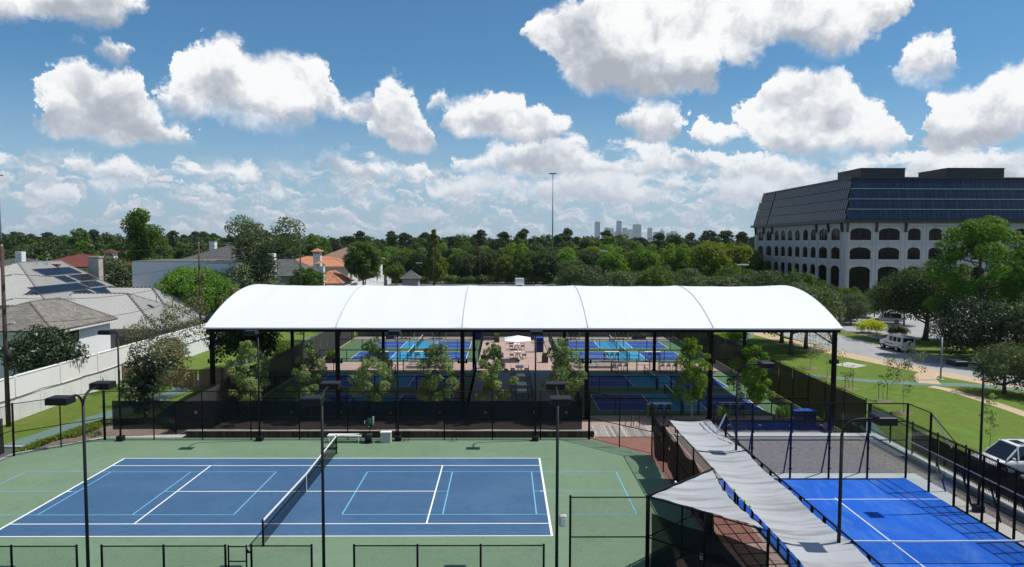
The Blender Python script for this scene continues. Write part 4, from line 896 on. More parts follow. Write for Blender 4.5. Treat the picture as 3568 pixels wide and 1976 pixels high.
M_ncloth = pm('navy_cloth', (0.022,0.028,0.085), 0.85, 0.12, 1.0)
m = MB(); m.grid(lambda u, v: (21.0+10.2*u, 10.70+0.02*math.sin(u*60), 0.20+0.64*v), 60, 3); m.build('navy_cloth', M_ncloth, gd, True)
for x in (22.3,24.3,26.3,28.3,30.3):
    m = MB(); pts = [(x+(0.13-0.012*k)*math.cos(k*0.45), 10.575, 0.56+(0.13-0.012*k)*math.sin(k*0.45)) for k in range(11)]
    m.tube(pts, [0.020*(1-k/14) for k in range(11)], 5); m.build('swirl_emblem', pm('emblem_grey',(0.40,0.42,0.46),0.6), gd)
pickets('tall black picket fence beside the lawn with open pickets then dark mesh', (33.6,10.7), (33.6,-20.5), 0.12, 1.85, infill=lambda i, n: i >= 2)

# ---- timber bench wall behind the tennis fence
bn = thing('bench_wall', 'long low timber bench wall behind the far tennis fence', 'bench', (2.6,10.2,0))
m = MB(); m.box(-10.3,9.93,-0.005,15.5,10.48,0.36); m.build('core', M_wood_dark, bn)
bme = MB().box(0,0,0,0.186,0.024,0.372).mesh('board', M_plank_dark)
for k in range(136):
    o = bpy.data.objects.new('board', bme); COL.objects.link(o); o.parent = bn; o.location = Vector((-10.3+0.19*k,9.904+R.uniform(0,0.004),-0.004))-bn.location
for k in range(4):
    m = MB(); m.box(-10.34,9.89+0.152*k,0.375,15.54,9.89+0.152*k+0.142,0.412+0.002*k); m.build('seat_board', M_wood_grey, bn)

# ================================================================== buildings
M_shingle = pm('brown_shingle', (0.25,0.225,0.195), 0.92, 0.30, 1.2, 7, 0.3, world_co=True, extra=worn_extra((0.14,0.115,0.095), 1.6, 0.55))
M_shingle_g = pm('grey_shingle', (0.13,0.13,0.125), 0.92, 0.25, 1.2, 7, 0.3, world_co=True)
M_metal = pm('standing_seam', (0.43,0.42,0.39), 0.5, 0.05, 0.4, 4, 0.0, 0.4, world_co=True)
M_tile = pm('orange_tile', (0.46,0.205,0.11), 0.8, 0.28, 1.0, 6, 0.3, world_co=True)
M_tile_red = pm('red_tile', (0.15,0.042,0.032), 0.8, 0.35, 1.0, 6, 0.3, world_co=True)
M_wallw = pm('painted_brick', (0.76,0.76,0.75), 0.9, 0.05, 0.7, 16, 0.25)
M_wallg = pm('taupe_render', (0.22,0.20,0.185), 0.9, 0.06, 0.7, 12, 0.2)
M_wallc = pm('modern_render', (0.66,0.67,0.68), 0.9, 0.04, 0.6, 12, 0.15)
M_chim = pm('chimney_stone', (0.42,0.385,0.33), 0.95, 0.30, 1.6, 9, 0.5)
M_pane = pm('dark_pane', (0.012,0.016,0.018), 0.06, 0.05, 1.0, spec=0.6)
M_frame = pm('window_frame', (0.70,0.70,0.68), 0.6); M_frame_d = pm('dark_frame', (0.03,0.03,0.03), 0.5)
M_doorg = pm('garage_door', (0.075,0.07,0.066), 0.6)

M_cap = pm('roof_cap', (0.20,0.195,0.18), 0.6)
def clip_line(poly, o, d):
    """interval of o+t*d inside a convex 2d polygon"""
    lo, hi = -1e9, 1e9; n = len(poly); area = sum(poly[i][0]*poly[(i+1)%n][1]-poly[(i+1)%n][0]*poly[i][1] for i in range(n)); sg = 1 if area > 0 else -1
    for i in range(n):
        ax, ay = poly[i]; bx, by = poly[(i+1)%n]; nx, ny = -(by-ay)*sg, (bx-ax)*sg
        num = nx*(o[0]-ax)+ny*(o[1]-ay); den = nx*d[0]+ny*d[1]
        if abs(den) < 1e-9:
            if num < 0: return None
            continue
        t = -num/den
        if den > 0: lo = max(lo, t)
        else: hi = min(hi, t)
    return (lo, hi) if hi-lo > 0.05 else None
def roof_face(parent, pts, kind, mat, th=0.14):
    """one roof plane; the first two points are the eave. kind: seam, shingle, tile or plain"""
    P = [Vector(p) for p in pts]; u = (P[1]-P[0]).normalized(); n = (P[1]-P[0]).cross(P[2]-P[0]).normalized()
    if n.z < 0: n = -n
    v = n.cross(u)
    if v.z < 0: v = -v
    m = MB(); m.slab(pts, th); f = m.build('roof_plane', mat, parent)
    q = [((p-P[0]).dot(u), (p-P[0]).dot(v)) for p in P]
    us = [a for a, b in q]; vs = [b for a, b in q]
    W3 = lambda a, b, h=0.0: P[0]+u*a+v*b+n*h
    for i in range(1, len(P)):
        a_, b_ = P[i], P[(i+1)%len(P)]
        if (b_-a_).length > 0.4: m = MB(); m.beam(a_+n*0.03, b_+n*0.03, 0.16, 0.10); m.build('ridge_cap', mat if kind != 'seam' else M_cap, f)
    m = MB()
    if kind in ('seam', 'tile'):
        sp = 0.55 if kind == 'seam' else 0.34; a = min(us)+sp*0.5
        while a < max(us):
            s = clip_line(q, (a,0), (0,1))
            if s:
                if kind == 'seam': m.beam(W3(a,s[0]+0.02,0.04), W3(a,s[1]-0.02,0.04), 0.05, 0.09)
                else: m.cyl(W3(a,s[0]-0.05,-0.02), W3(a,s[1],-0.02), 0.12, n=7)
            a += sp
    elif kind == 'shingle':
        rr = random.Random(int(abs(P[0].x*7+P[0].y*3))); b = min(vs); cs = 0.26
        while b < max(vs)-0.05:
            s = clip_line(q, (0,b+0.06), (1,0))
            if s:
                a = s[0]; 
                while a < s[1]:
                    e = min(a+rr.uniform(0.45,0.85), s[1]); h = rr.uniform(0.02,0.055)
                    c = [W3(a,b,0.004),W3(e-0.015,b,0.004),W3(a,b,h),W3(e-0.015,b,h),W3(a,min(b+cs,max(vs)),0.006),W3(e-0.015,min(b+cs,max(vs)),0.006)]
                    m.add(c, [(0,1,3,2),(2,3,5,4),(0,2,4),(1,5,3)]); a = e
            b += cs
    if m.f: stuff(m.build({'seam':'standing_seam','tile':'barrel_tile','shingle':'shingle'}[kind], mat, f))
    return f
def walls(parent, x0, y0, x1, y1, z0, z1, mat, name='wall'):
    for a in ((x0,y0,x1,y0+0.25),(x0,y1-0.25,x1,y1),(x0,y0+0.252,x0+0.25,y1-0.252),(x1-0.25,y0+0.252,x1,y1-0.252)):
        m = MB(); m.box(a[0],a[1],z0,a[2],a[3],z1); m.build(name, mat, parent)
def window(parent, face, a0, a1, z0, z1, at, fm=None, bars=(1,1)):
    """face 'x+': at x = at looking to +x, a = y;  'y-': at y = at looking to -y, a = x"""
    fm = fm or M_frame; d = 0.04
    def B(m, u0, u1, w0, w1, e0, e1):
        if face == 'x+': m.box(at+e0,u0,w0,at+e1,u1,w1)
        else: m.box(u0,at-e1,w0,u1,at-e0,w1)
    m = MB(); B(m,a0,a1,z0,z1,0.004,0.02); w_ = m.build('window', M_pane, parent)
    m = MB()
    for u0,u1,w0,w1 in ((a0-0.07,a0,z0-0.07,z1+0.07),(a1,a1+0.07,z0-0.07,z1+0.07),(a0,a1,z0-0.07,z0),(a0,a1,z1,z1+0.07)): B(m,u0,u1,w0,w1,0.002,0.06)
    for k in range(1,bars[0]+1): c = a0+(a1-a0)*k/(bars[0]+1); B(m,c-0.02,c+0.02,z0,z1,0.021,0.05)
    for k in range(1,bars[1]+1): c = z0+(z1-z0)*k/(bars[1]+1); B(m,a0,a1,c-0.015,c+0.015,0.021,0.045)
    m.build('frame', fm, w_); return w_
def hip(parent, x0, y0, x1, y1, ze, zr, kind, mat, ridge, gable=(False,False)):
    """hip roof; ridge 'x' or 'y'; gable: (low end, high end) upright"""
    if ridge == 'y':
        xm = (x0+x1)/2; h = (x1-x0)/2; ya = y0+(0 if gable[0] else h); yb = y1-(0 if gable[1] else h)
        if ya > yb: ya = yb = (y0+y1)/2
        a, b = (xm,ya,zr), (xm,yb,zr)
        roof_face(parent, [(x1,y0,ze),(x1,y1,ze),b,a] if ya != yb else [(x1,y0,ze),(x1,y1,ze),a], kind, mat)
        roof_face(parent, [(x0,y1,ze),(x0,y0,ze),a,b] if ya != yb else [(x0,y1,ze),(x0,y0,ze),a], kind, mat)
        if not gable[0]: roof_face(parent, [(x0,y0,ze),(x1,y0,ze),a], kind, mat)
        if not gable[1]: roof_face(parent, [(x1,y1,ze),(x0,y1,ze),b], kind, mat)
    else:
        ym = (y0+y1)/2; h = (y1-y0)/2; xa = x0+(0 if gable[0] else h); xb = x1-(0 if gable[1] else h)
        if xa > xb: xa = xb = (x0+x1)/2
        a, b = (xa,ym,zr), (xb,ym,zr)
        roof_face(parent, [(x0,y0,ze),(x1,y0,ze),b,a] if xa != xb else [(x0,y0,ze),(x1,y0,ze),a], kind, mat)
        roof_face(parent, [(x1,y1,ze),(x0,y1,ze),a,b] if xa != xb else [(x1,y1,ze),(x0,y1,ze),a], kind, mat)
        if not gable[0]: roof_face(parent, [(x0,y1,ze),(x0,y0,ze),a], kind, mat)
        if not gable[1]: roof_face(parent, [(x1,y0,ze),(x1,y1,ze),b], kind, mat)
def fascia(parent, x0, y0, x1, y1, z, mat):
    m = MB(); t = 0.06
    for a in ((x0,y0,x1,y0+t),(x0,y1-t,x1,y1),(x0,y0+t,x0+t,y1-t),(x1-t,y0+t,x1,y1-t)): m.box(a[0],a[1],z-0.30,a[2],a[3],z-0.15)
    m.build('gutter', mat, parent)

# ---- white brick house with brown shingle roof
h = thing('house', 'white brick house with brown shingle hip roof behind the boundary wall', 'house', (-37,35,GZ))
walls(h, -42.4,30.6,-31.6,40.4,GZ-0.2,4.10,M_wallw); hip(h, -43,30,-31,40.8,4.22,6.35,'shingle',M_shingle,'y',(False,True)); fascia(h,-43,30,-31,40.8,4.22,M_frame)
m = MB(); m.add([(-42.4,40.4,4.1),(-31.6,40.4,4.1),(-37,40.4,6.1)],[(0,1,2)]); m.build('gable', M_wallw, h)
window(h,'x+',32.8,34.7,2.7,3.75,-31.6,M_frame_d,(1,1)); window(h,'x+',32.8,34.7,0.2,1.6,-31.6,M_frame_d,(1,1))
m = MB(); m.cyl((-31.48,30.72,GZ),(-31.48,30.72,3.9),0.05,n=8); m.build('downpipe', M_frame, h); m = MB(); m.cbox((-31.52,36.3,1.4),(0.14,0.16,0.3)); m.build('wall_lamp', M_frame, h)
m = MB(); m.cyl((-34.0,38.3,5.1),(-34.0,38.3,5.55),0.06,n=8); m.build('vent_pipe', M_frame, h)
# ---- metal roofed house with solar panels
h = thing('house', 'long house with pale standing seam metal roofs and solar panels', 'house', (-46,58,GZ))
walls(h, -64,50.8,-44.8,67.4,GZ-0.2,4.7,M_wallg)
RXm, ZR, EX, ZE = -54.5, 9.5, -44.0, 4.8
roof_face(h, [(EX,50,ZE),(EX,68.2,ZE),(RXm,69.6,ZR),(RXm,60.6,ZR)], 'seam', M_metal)
roof_face(h, [(-65,50,ZE),(EX,50,ZE),(RXm,60.6,ZR)], 'seam', M_metal)
roof_face(h, [(-65,68.2,ZE),(-65,50,ZE),(RXm,60.6,ZR),(RXm,69.6,ZR)], 'seam', M_metal)
m = MB(); m.add([(-64,67.4,4.7),(-44.8,67.4,4.7),(RXm,68.8,9.2)],[(0,1,2)]); m.build('gable', M_wallg, h)
walls(h, -50,50.6,-32,63.4,GZ-0.2,1.9,M_wallg)
hip(h, -52,50,-31.4,64,2.0,5.7,'seam',M_metal,'x'); fascia(h,-52,50,-31.4,64,2.0,M_wallg)
walls(h, -50,61,-34.6,71,GZ-0.2,2.1,M_wallg); hip(h, -52,60.3,-34,71.6,2.2,5.9,'seam',M_metal,'x'); fascia(h,-52,60.3,-34,71.6,2.2,M_wallg)
for a in (-41.5,-36.6):
    m = MB(); m.box(a,50.56,GZ+0.02,a+3.4,50.6,1.0); dd = m.build('garage_door', M_doorg, h)
    for k in range(1,4):
        m = MB(); m.box(a,50.545,GZ+0.54*k,a+3.4,50.559,GZ+0.54*k+0.03); m.build('panel_groove', M_frame_d, dd)
sl = math.atan2(ZR-ZE, EX-RXm); M_solar = pm('solar_cell', (0.010,0.012,0.018), 0.22, 0.08, 4.0, spec=0.3); M_alu = pm('aluminium', (0.45,0.46,0.47), 0.4, metal=0.6)
def slope_z(x): return ZE+(EX-x)*(ZR-ZE)/(EX-RXm)
for xa, xb, ya, yb, nx, ny in ((-52.4,-50.5,60,68,1,8),(-50.2,-48.4,64.1,68.6,1,4),(-50.2,-48.4,60.8,63.4,1,2),(-48.2,-46.7,63.2,67.2,1,4),(-48.1,-46.3,52.3,62.7,1,10),(-46.4,-44.8,62.3,67.9,1,5),(-46.2,-45.3,58.2,61.5,1,3)):
    m = MB(); nrm = Vector((math.sin(sl),0,math.cos(sl)))
    c = [Vector((x,y,slope_z(x)))+nrm*0.10 for x, y in ((xa,ya),(xb,ya),(xb,yb),(xa,yb))]; m.slab(c, 0.03); arr = m.build('solar_array', M_alu, h)
    for j in range(ny):
        y0_, y1_ = ya+(yb-ya)*j/ny+0.03, ya+(yb-ya)*(j+1)/ny-0.03
        c = [Vector((x,y,slope_z(x)))+nrm*0.125 for x, y in ((xa+0.03,y0_),(xb-0.03,y0_),(xb-0.03,y1_),(xa+0.03,y1_))]; m = MB(); m.slab(c, 0.02); m.build('module', M_solar, arr)
m = MB(); m.rbox(-51.5,71.2,GZ,-49.9,72.4,9.9,0.04); ch = m.build('chimney', M_chim, h); m = MB(); m.box(-51.6,71.1,9.9,-49.8,72.5,10.1); m.build('chimney_cap', M_chim, ch)
for x, y, z, rr_ in ((-53.6,63,9.5,0.07),(-53.5,65,9.5,0.07),(-36.4,60.5,4.7,0.06)): m = MB(); m.cyl((x,y,z-0.6),(x,y,z+0.35),rr_,n=8); m.cyl((x,y,z+0.35),(x,y,z+0.48),rr_*1.8,n=8); m.build('vent_pipe', M_alu, h)
m = MB(); m.cbox((-52.9,66.0,9.0),(0.9,0.6,0.25)); m.build('roof_vent', M_tile_red, h); m = MB(); m.cbox((-35.2,56.5,4.05),(0.8,0.5,0.2),ry=0.5); m.build('skylight', M_pane, h)
for k in range(3): m = MB(); m.cbox((-41.6+0.55*k,63.0,4.15),(0.32,1.3,0.06),rx=0.46); m.build('skylight', M_pane, h)
# ---- white modern house
h = thing('house', 'flat roofed white modern house with blank walls behind the leafy tree', 'house', (-41,80,GZ))
walls(h, -48,74,-36.2,86,GZ,9.25,M_wallc); m = MB(); m.box(-48.05,73.95,9.25,-36.1,86.05,9.32); m.build('parapet', M_shingle_g, h)
walls(h, -36.15,73,-31.4,90,GZ,9.0,M_wallc); m = MB(); m.box(-36.2,72.95,9.0,-31.35,90.05,9.06); m.build('parapet', M_shingle_g, h)
walls(h, -50.6,72.2,-46.2,73.9,GZ,4.4,M_wallc); m = MB(); m.box(-50.8,71.9,4.4,-46.0,73.95,4.55); m.build('porch_roof', M_metal, h)
for a, b, z0, z1 in ((-42.9,-41.2,6.0,6.9),(-40.8,-39.6,6.0,6.9),(-39.2,-38.6,6.0,6.9)): window(h,'y-',a,b,z0,z1,74.0,M_frame,(1,0))
window(h,'y-',-33.4,-32.3,3.0,5.6,73.0,M_frame_d,(0,1)); window(h,'y-',-33.4,-32.3,0.0,2.2,73.0,M_frame_d,(0,1)); window(h,'x+',76,78,5,7,-31.4,M_frame_d)
m = MB(); m.rbox(-33.0,92,GZ,-31.8,93.4,10.2,0.03); m.build('chimney', M_wallc, h)
h.location.y += 3.0
h = thing('house', 'grey hip roofed house peeping over the white modern house', 'house', (-41,97,GZ))
walls(h, -46.6,90.8,-34.6,103.4,GZ,8.9,M_wallw); hip(h, -47.2,90.2,-34,104,9.0,11.6,'shingle',M_shingle_g,'y'); m = MB(); m.rbox(-45,99,9,-44,100.2,12.4,0.03); ch = m.build('chimney', M_wallw, h); m = MB(); m.box(-45.1,98.9,12.4,-43.9,100.3,12.6); m.build('chimney_cap', M_shingle_g, ch)
# ---- grey house and orange tiled houses further along the wall
h = thing('house', 'grey shingle hip roofed house beside the orange tiled wing', 'house', (-38,125,GZ))
walls(h, -45.5,119.6,-31.8,130.4,GZ,4.9,pm('grey_render',(0.20,0.205,0.205),0.9)); hip(h, -46,119,-31.2,131,5.0,8.5,'shingle',M_shingle_g,'x'); window(h,'y-',-36.3,-34.0,0.4,3.8,119.6,M_frame_d,(2,3)); window(h,'x+',121,124,1.5,3.6,-31.8,M_frame,(1,1))
m = MB(); m.rbox(-41.5,117.2,GZ,-40.0,118.6,8.8,0.03); m.build('chimney', M_wallw, h)
h = thing('house', 'white house with low orange tiled wing and capped chimney', 'house', (-32,140,GZ))
walls(h, -35.6,133.6,-28.8,146.4,GZ,2.5,M_wallw); hip(h, -36.2,133,-28.2,147,2.6,5.3,'tile',M_tile,'y')
m = MB(); m.rbox(-33.9,132.0,GZ,-32.2,133.4,6.6,0.03); ch = m.build('chimney', M_wallw, h); m = MB()
for dx in (-33.9,-32.4): m.box(dx,132.0,6.6,dx+0.2,133.4,7.3)
m.build('chimney_lantern', M_wallw, ch); m = MB(); m.add([(-34.3,131.6,7.3),(-31.8,131.6,7.3),(-31.8,133.8,7.3),(-34.3,133.8,7.3),(-33.05,132.7,8.0)],[(0,1,4),(1,2,4),(2,3,4),(3,0,4),(3,2,1,0)]); m.build('chimney_cap', M_tile, ch)
h = thing('house', 'two storey white house with long orange tiled hip roof', 'house', (-39,157,GZ))
walls(h, -49,150.6,-30.6,163.4,GZ,5.8,pm('cream_render',(0.66,0.62,0.58),0.9)); hip(h, -49.8,150,-29.8,164,5.95,8.5,'tile',M_tile,'x'); fascia(h,-49.8,150,-29.8,164,5.95,M_frame)
for y in (153,154.6): window(h,'x+',y,y+0.7,2.4,4.6,-30.6,M_frame_d,(0,1))
m = MB(); m.rbox(-38.4,146.5,GZ,-36.6,148,9.2,0.03); ch = m.build('chimney', M_wallw, h); m = MB(); m.add([(-39,146,9.9),(-36,146,9.9),(-36,148.5,9.9),(-39,148.5,9.9),(-37.5,147.2,10.7)],[(0,1,4),(1,2,4),(2,3,4),(3,0,4),(3,2,1,0)]); m.build('chimney_cap', M_tile, ch)
for dx in (-38.4,-37.6,-36.8): m = MB(); m.box(dx,146.5,9.2,dx+0.2,148,9.9); m.build('lantern_post', M_wallw, ch)
h = thing('house', 'brown tiled house behind the long orange roof', 'house', (-36,186,GZ))
walls(h, -46,180,-29,194,GZ,6.8,M_wallw); hip(h, -47,179,-28,195,7.0,10.6,'tile',pm('brown_tile',(0.25,0.155,0.115),0.85,0.3,world_co=True),'x'); m = MB(); m.rbox(-36.6,178,8,-34.4,179.4,10.8,0.03); m.build('chimney', M_wallw, h)
h = thing('house', 'white house with dark red tiled roof and little cupola', 'house', (-66,98,GZ))
walls(h, -74,92.6,-61,104,GZ,7.6,M_wallw); hip(h, -75,92,-60.4,104.6,7.8,9.9,'tile',M_tile_red,'x'); window(h,'y-',-65.4,-64.2,2.5,5.0,92.6,M_frame_d); window(h,'y-',-63.4,-62.4,2.5,5.0,92.6,M_frame_d)
m = MB(); m.rbox(-63.7,97.7,9.0,-62.1,99.3,10.3,0.03); cu = m.build('cupola', M_wallw, h); m = MB(); m.add([(-64.1,97.3,10.3),(-61.7,97.3,10.3),(-61.7,99.7,10.3),(-64.1,99.7,10.3),(-62.9,98.5,10.9)],[(0,1,4),(1,2,4),(2,3,4),(3,0,4),(3,2,1,0)]); m.build('cupola_roof', M_tile_red, cu)
for a in (-63.5,-62.8): m = MB(); m.box(a,97.67,9.6,a+0.45,97.7,10.15); m.build('cupola_opening', M_pane, cu)
h = thing('house', 'white chimneyed house behind the metal roof ridge', 'house', (-84,104,GZ))
walls(h, -92,98,-76,112,GZ,6.6,M_wallw); hip(h, -93,97,-75,113,6.8,9.0,'shingle',M_shingle_g,'x'); m = MB(); m.rbox(-78.2,95,GZ,-77.0,96.2,10.4,0.03); m.build('chimney', M_wallw, h)
h = thing('hut', 'small beige hut with grey hip roof at the far end of the wall', 'hut', (-14.2,150,GZ))
walls(h, -16.3,148,-12.2,152,GZ,2.9,pm('beige_render',(0.42,0.38,0.33),0.9)); hip(h, -16.8,147.4,-11.7,152.6,3.0,5.1,'shingle',M_shingle_g,'x'); m = MB(); m.box(-14.6,147.94,GZ,-13.4,147.98,1.2); m.build('door', M_doorg, h)

# ---- boundary wall
wl = thing('boundary_wall', 'long white panelled boundary wall between the houses and the lawn', 'wall', (-27.2,60,GZ))
M_cream = pm('cream_panel', (0.78,0.765,0.735), 0.9, 0.05, 0.5, 10, 0.15, world_co=True); M_wht = pm('white_panel', (0.72,0.72,0.71), 0.9, 0.10, 0.5, 5, 0.15, world_co=True, extra=worn_extra((0.55,0.55,0.53), 0.7, 0.45))
pu = MB().box(-0.11,0.02,1.72,0.11,5.48,3.30).mesh('upper_panel', M_cream); pl = MB().box(-0.16,0.012,-0.15,0.16,2.735,1.72).mesh('lower_panel', M_wht)
pp = MB().rbox(-0.17,-0.09,-0.15,0.17,0.09,3.32,0.01).mesh('wall_pier', M_cream); pc = MB().box(-0.15,0.16,3.30,0.15,5.34,3.36).mesh('coping', M_cream)
for k in range(41):
    y = -14+5.5*k
    for me, nm, dy in ((pu,'upper_panel',0),(pl,'lower_panel',0.0),(pl,'lower_panel',2.75),(pp,'wall_pier',0),(pc,'coping',0)):
        o = put(nm, me, wl); o.location = Vector((-27.2, y+dy, GZ))-wl.location
def sag(a, b, s, n=12):
    a, b = Vector(a), Vector(b); return [tuple(a.lerp(b,k/n)-Vector((0,0,s*4*(k/n)*(1-k/n)))) for k in range(n+1)]
pts = []
for k in range(12): pts += sag((-26.98,-8+6*k,0.62+0.06*math.sin(k*1.7)), (-26.98,-2+6*k,0.62+0.06*math.sin((k+1)*1.7)), 0.08, 5)[:-1]
tag(MB().tube(pts, 0.028, 5).build('cable', M_black), 'black cable strung along the white boundary wall', 'cable')
# ---- cedar fence by the bank
def board_fence(label, a, b, hgt, mat):
    t = thing('board_fence', label, 'fence', (a[0],a[1],GZ)); A, B = Vector((*a,0)), Vector((*b,0)); L = (B-A).length; ang = math.atan2((B-A).y,(B-A).x)
    me = MB().add([(0,0,0),(0.138,0,0),(0.138,0.02,0),(0,0.02,0),(0,0,hgt-0.03),(0.138,0,hgt-0.03),(0.138,0.02,hgt-0.03),(0,0.02,hgt-0.03),(0.03,0,hgt),(0.108,0,hgt),(0.108,0.02,hgt),(0.03,0.02,hgt)],[(0,1,5,4),(1,2,6,5),(2,3,7,6),(3,0,4,7),(4,5,9,8),(5,6,10,9),(6,7,11,10),(7,4,8,11),(8,9,10,11)]).mesh('board', mat)
    n = int(L/0.145)
    for k in range(n):
        o = put('board', me, t); p = A+(B-A)*(k*0.145/L); o.location = (p.x-A.x, p.y-A.y, R.uniform(-0.02,0.01)); o.rotation_euler = (0,0,ang)
    for z in (0.4,1.3): m = MB(); m.beam((0,0.06,z),((B-A).x,(B-A).y+0.06,z),0.05,0.09); m.build('rail', M_wood_tan, t, shift=False)
    return t
board_fence('shaded cedar board fence running from the boundary wall behind the bank trees', (-26.9,33.6), (-18.6,31.2), 1.65, M_plank_tan)
board_fence('sunlit short cedar board fence beside the screened plaza fence', (-18.5,31.2), (-13.2,34.4), 1.65, M_plank_tan)

# ---- office block
OX, OY, OZE, OZT = 81.0, 114.0, 17.0, 25.9
off = thing('office_building', 'white precast office block with arched windows and dark mansard roof', 'office', (OX,OY,GZ))
M_prec = pm('precast_concrete', (0.44,0.435,0.44), 0.9, 0.05, 0.25, 3, 0.1, world_co=True); M_trim = pm('bronze_trim', (0.030,0.029,0.030), 0.4, spec=0.4)
M_owin = pm('office_glass', (0.004,0.0045,0.005), 0.05, 0.05, 1.0, spec=0.16); M_mull = pm('mullion', (0.008,0.008,0.009), 0.5, spec=0.15)
def arch_facade(o, ud, bays, rows, L, ztop, nrm):
    """wall with arched openings; every opening gets its own window"""
    o = Vector(o); ud = Vector(ud); nrm = Vector(nrm); dep = 0.22
    W = lambda u, z, d=0.0: o+ud*u+nrm*d+Vector((0,0,z))
    bounds = [0.0]+[(bays[i][1]+bays[i+1][0])/2 for i in range(len(bays)-1)]+[L]
    zs = [GZ-0.2-0]+[(rows[i][1]+rows[i+1][0])/2 for i in range(len(rows)-1)]+[ztop]
    for bi, (u0, u1) in enumerate(bays):
        ua, ub = bounds[bi], bounds[bi+1]; m = MB()
        for ri, (z0, z1) in enumerate(rows):
            za, zb = zs[ri], zs[ri+1]; rise = min(0.75, (u1-u0)*0.26); n = 10; sp = z1-rise
            arc = [(u1-(u1-u0)*k/n, sp+rise*math.sqrt(max(0,1-((k/n-0.5)*2)**2))**0.9) for k in range(n+1)]
            out = [(u0,z0),(u1,z0)]+arc
            def q(*p): m.add([W(*c) for c in p], [tuple(range(len(p)))])
            q((ua,za),(u0,za),(u0,zb),(ua,zb)); q((u1,za),(ub,za),(ub,zb),(u1,zb)); q((u0,za),(u1,za),(u1,z0),(u0,z0))
            for k in range(n): a, b = arc[k], arc[k+1]; q(b,a,(a[0],zb),(b[0],zb))
            N_ = len(out)
            for k in range(N_): a, b = out[k], out[(k+1)%N_]; m.add([W(*a),W(*b),W(*b,-dep),W(*a,-dep)],[(3,2,1,0)])
            g = MB(); g.add([W(*c,-dep+0.02) for c in out],[tuple(range(N_))]); w_ = g.build('window', M_owin, off)
            f = MB(); nb = 3 if u1-u0 > 3.5 else 2
            for k in range(1,nb): uu = u0+(u1-u0)*k/nb; f.beam(W(uu,z0,-dep+0.06), W(uu,z1-0.12,-dep+0.06), 0.07, 0.07)
            f.beam(W(u0,sp,-dep+0.05), W(u1,sp,-dep+0.05), 0.07, 0.07)
            if z1-z0 > 4: f.beam(W(u0,z0+2.4,-dep+0.05), W(u1,z0+2.4,-dep+0.05), 0.07, 0.07)
            f.build('mullion', M_mull, w_)
            k_ = MB(); uc = (u0+u1)/2; c = W(uc, z1+0.16, 0.03); k_.cbox(c, (0.5,0.5,0.3)); 
            k_.build('keystone', M_prec, off)
        m.build('wall_bay', M_prec, off)
        for side in (u0-0.52, u1+0.30):
            p = MB(); a = W(side,0,0.0); b = W(side+0.22,0,0.10)
            p.box(min(a.x,b.x),min(a.y,b.y),GZ-0.2,max(a.x,b.x),max(a.y,b.y),ztop-0.02); p.build('pilaster', M_prec, off)
    for z, hh in ((zs[1],0.14),(zs[2],0.14),(ztop-0.9,0.12),(ztop-0.45,0.25)):
        a, b = W(0,0,0.0), W(L,0,0.15); p = MB(); p.box(min(a.x,b.x),min(a.y,b.y),z,max(a.x,b.x),max(a.y,b.y),z+hh); p.build('string_course', M_prec, off)
ROWS = [(0.8,7.5),(9.0,11.5),(13.0,15.5)]
fb = [(0.8,5.2),(6.8,11.2),(12.9,15.6),(17.3,20.1),(21.8,24.8),(26.3,29.3),(30.8,33.8),(35.3,38.3),(39.8,42.8)]
arch_facade((OX,OY,0), (1,0,0), fb, ROWS, 44.5, OZE-0.35, (0,-1,0))
lb = [(2.8,7.0),(8.8,13.1),(14.6,17.5),(19.0,21.9),(23.6,26.5),(28.1,31.0),(32.6,35.5),(37.0,39.9),(42.0,45.9),(48.2,52.1)]
arch_facade((OX,OY+55,0), (0,-1,0), [(55-b-0.0,55-a) for a, b in reversed(lb)], ROWS, 55.0, OZE-0.35, (-1,0,0))
m = MB(); m.box(OX+0.5,OY+0.5,GZ,OX+44,OY+54.5,OZE-0.4); m.build('core', M_mull, off)
m = MB(); m.box(OX-0.9,OY-0.9,OZE-0.35,OX+45.4,OY+55.9,OZE+0.25); m.build('eave_cornice', M_trim, off)
def brk(x, y, nx, ny):
    m = MB(); m.beam((x+nx*0.35,y+ny*0.35,OZE-0.36),(x+nx*0.10,y+ny*0.10,OZE-2.3),0.5,0.35); m.build('bracket', M_trim, off)
for u in (-0.15,6.0,12.1): brk(OX+u+0.2,OY-0.1,0,-1)
for u in (1.6,8.0,13.9,40.9,47.2,53.5): brk(OX-0.1,OY+u,-1,0)
# mansard: front in large separate panels, long side in narrow ribs
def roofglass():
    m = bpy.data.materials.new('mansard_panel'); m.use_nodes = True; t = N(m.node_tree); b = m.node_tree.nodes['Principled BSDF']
    oi = t.new('ShaderNodeObjectInfo').outputs['Random']; c = t.v('SCALE', (0.016,0.028,0.055), t.m('ADD', 0.8, t.m('MULTIPLY', oi, 0.4)))  # blue of the reflected sky put into the base colour
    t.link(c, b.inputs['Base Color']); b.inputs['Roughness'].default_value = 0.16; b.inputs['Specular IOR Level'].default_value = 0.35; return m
M_rg = roofglass(); M_rib = pm('reflect_rib', (0.115,0.11,0.105), 0.34, 0.12, 0.25, 3, spec=0.5, world_co=True)  # brownish reflection on the long side put into the rib colour
ins = 2.3; x0, y0 = OX-0.5, OY-0.5; zb, zt = OZE+0.25, OZT
core = MB(); core.add([(x0+.2,y0+.2,zb),(OX+45,y0+.2,zb),(OX+45,OY+55.5,zb),(x0+.2,OY+55.5,zb),(x0+ins+.2,y0+ins+.2,zt),(OX+45,y0+ins+.2,zt),(OX+45,OY+55.5-ins,zt),(x0+ins+.2,OY+55.5-ins,zt)],[(0,1,5,4),(1,2,6,5),(2,3,7,6),(3,0,4,7),(4,5,6,7)])
core.build('mansard_core', M_trim, off)
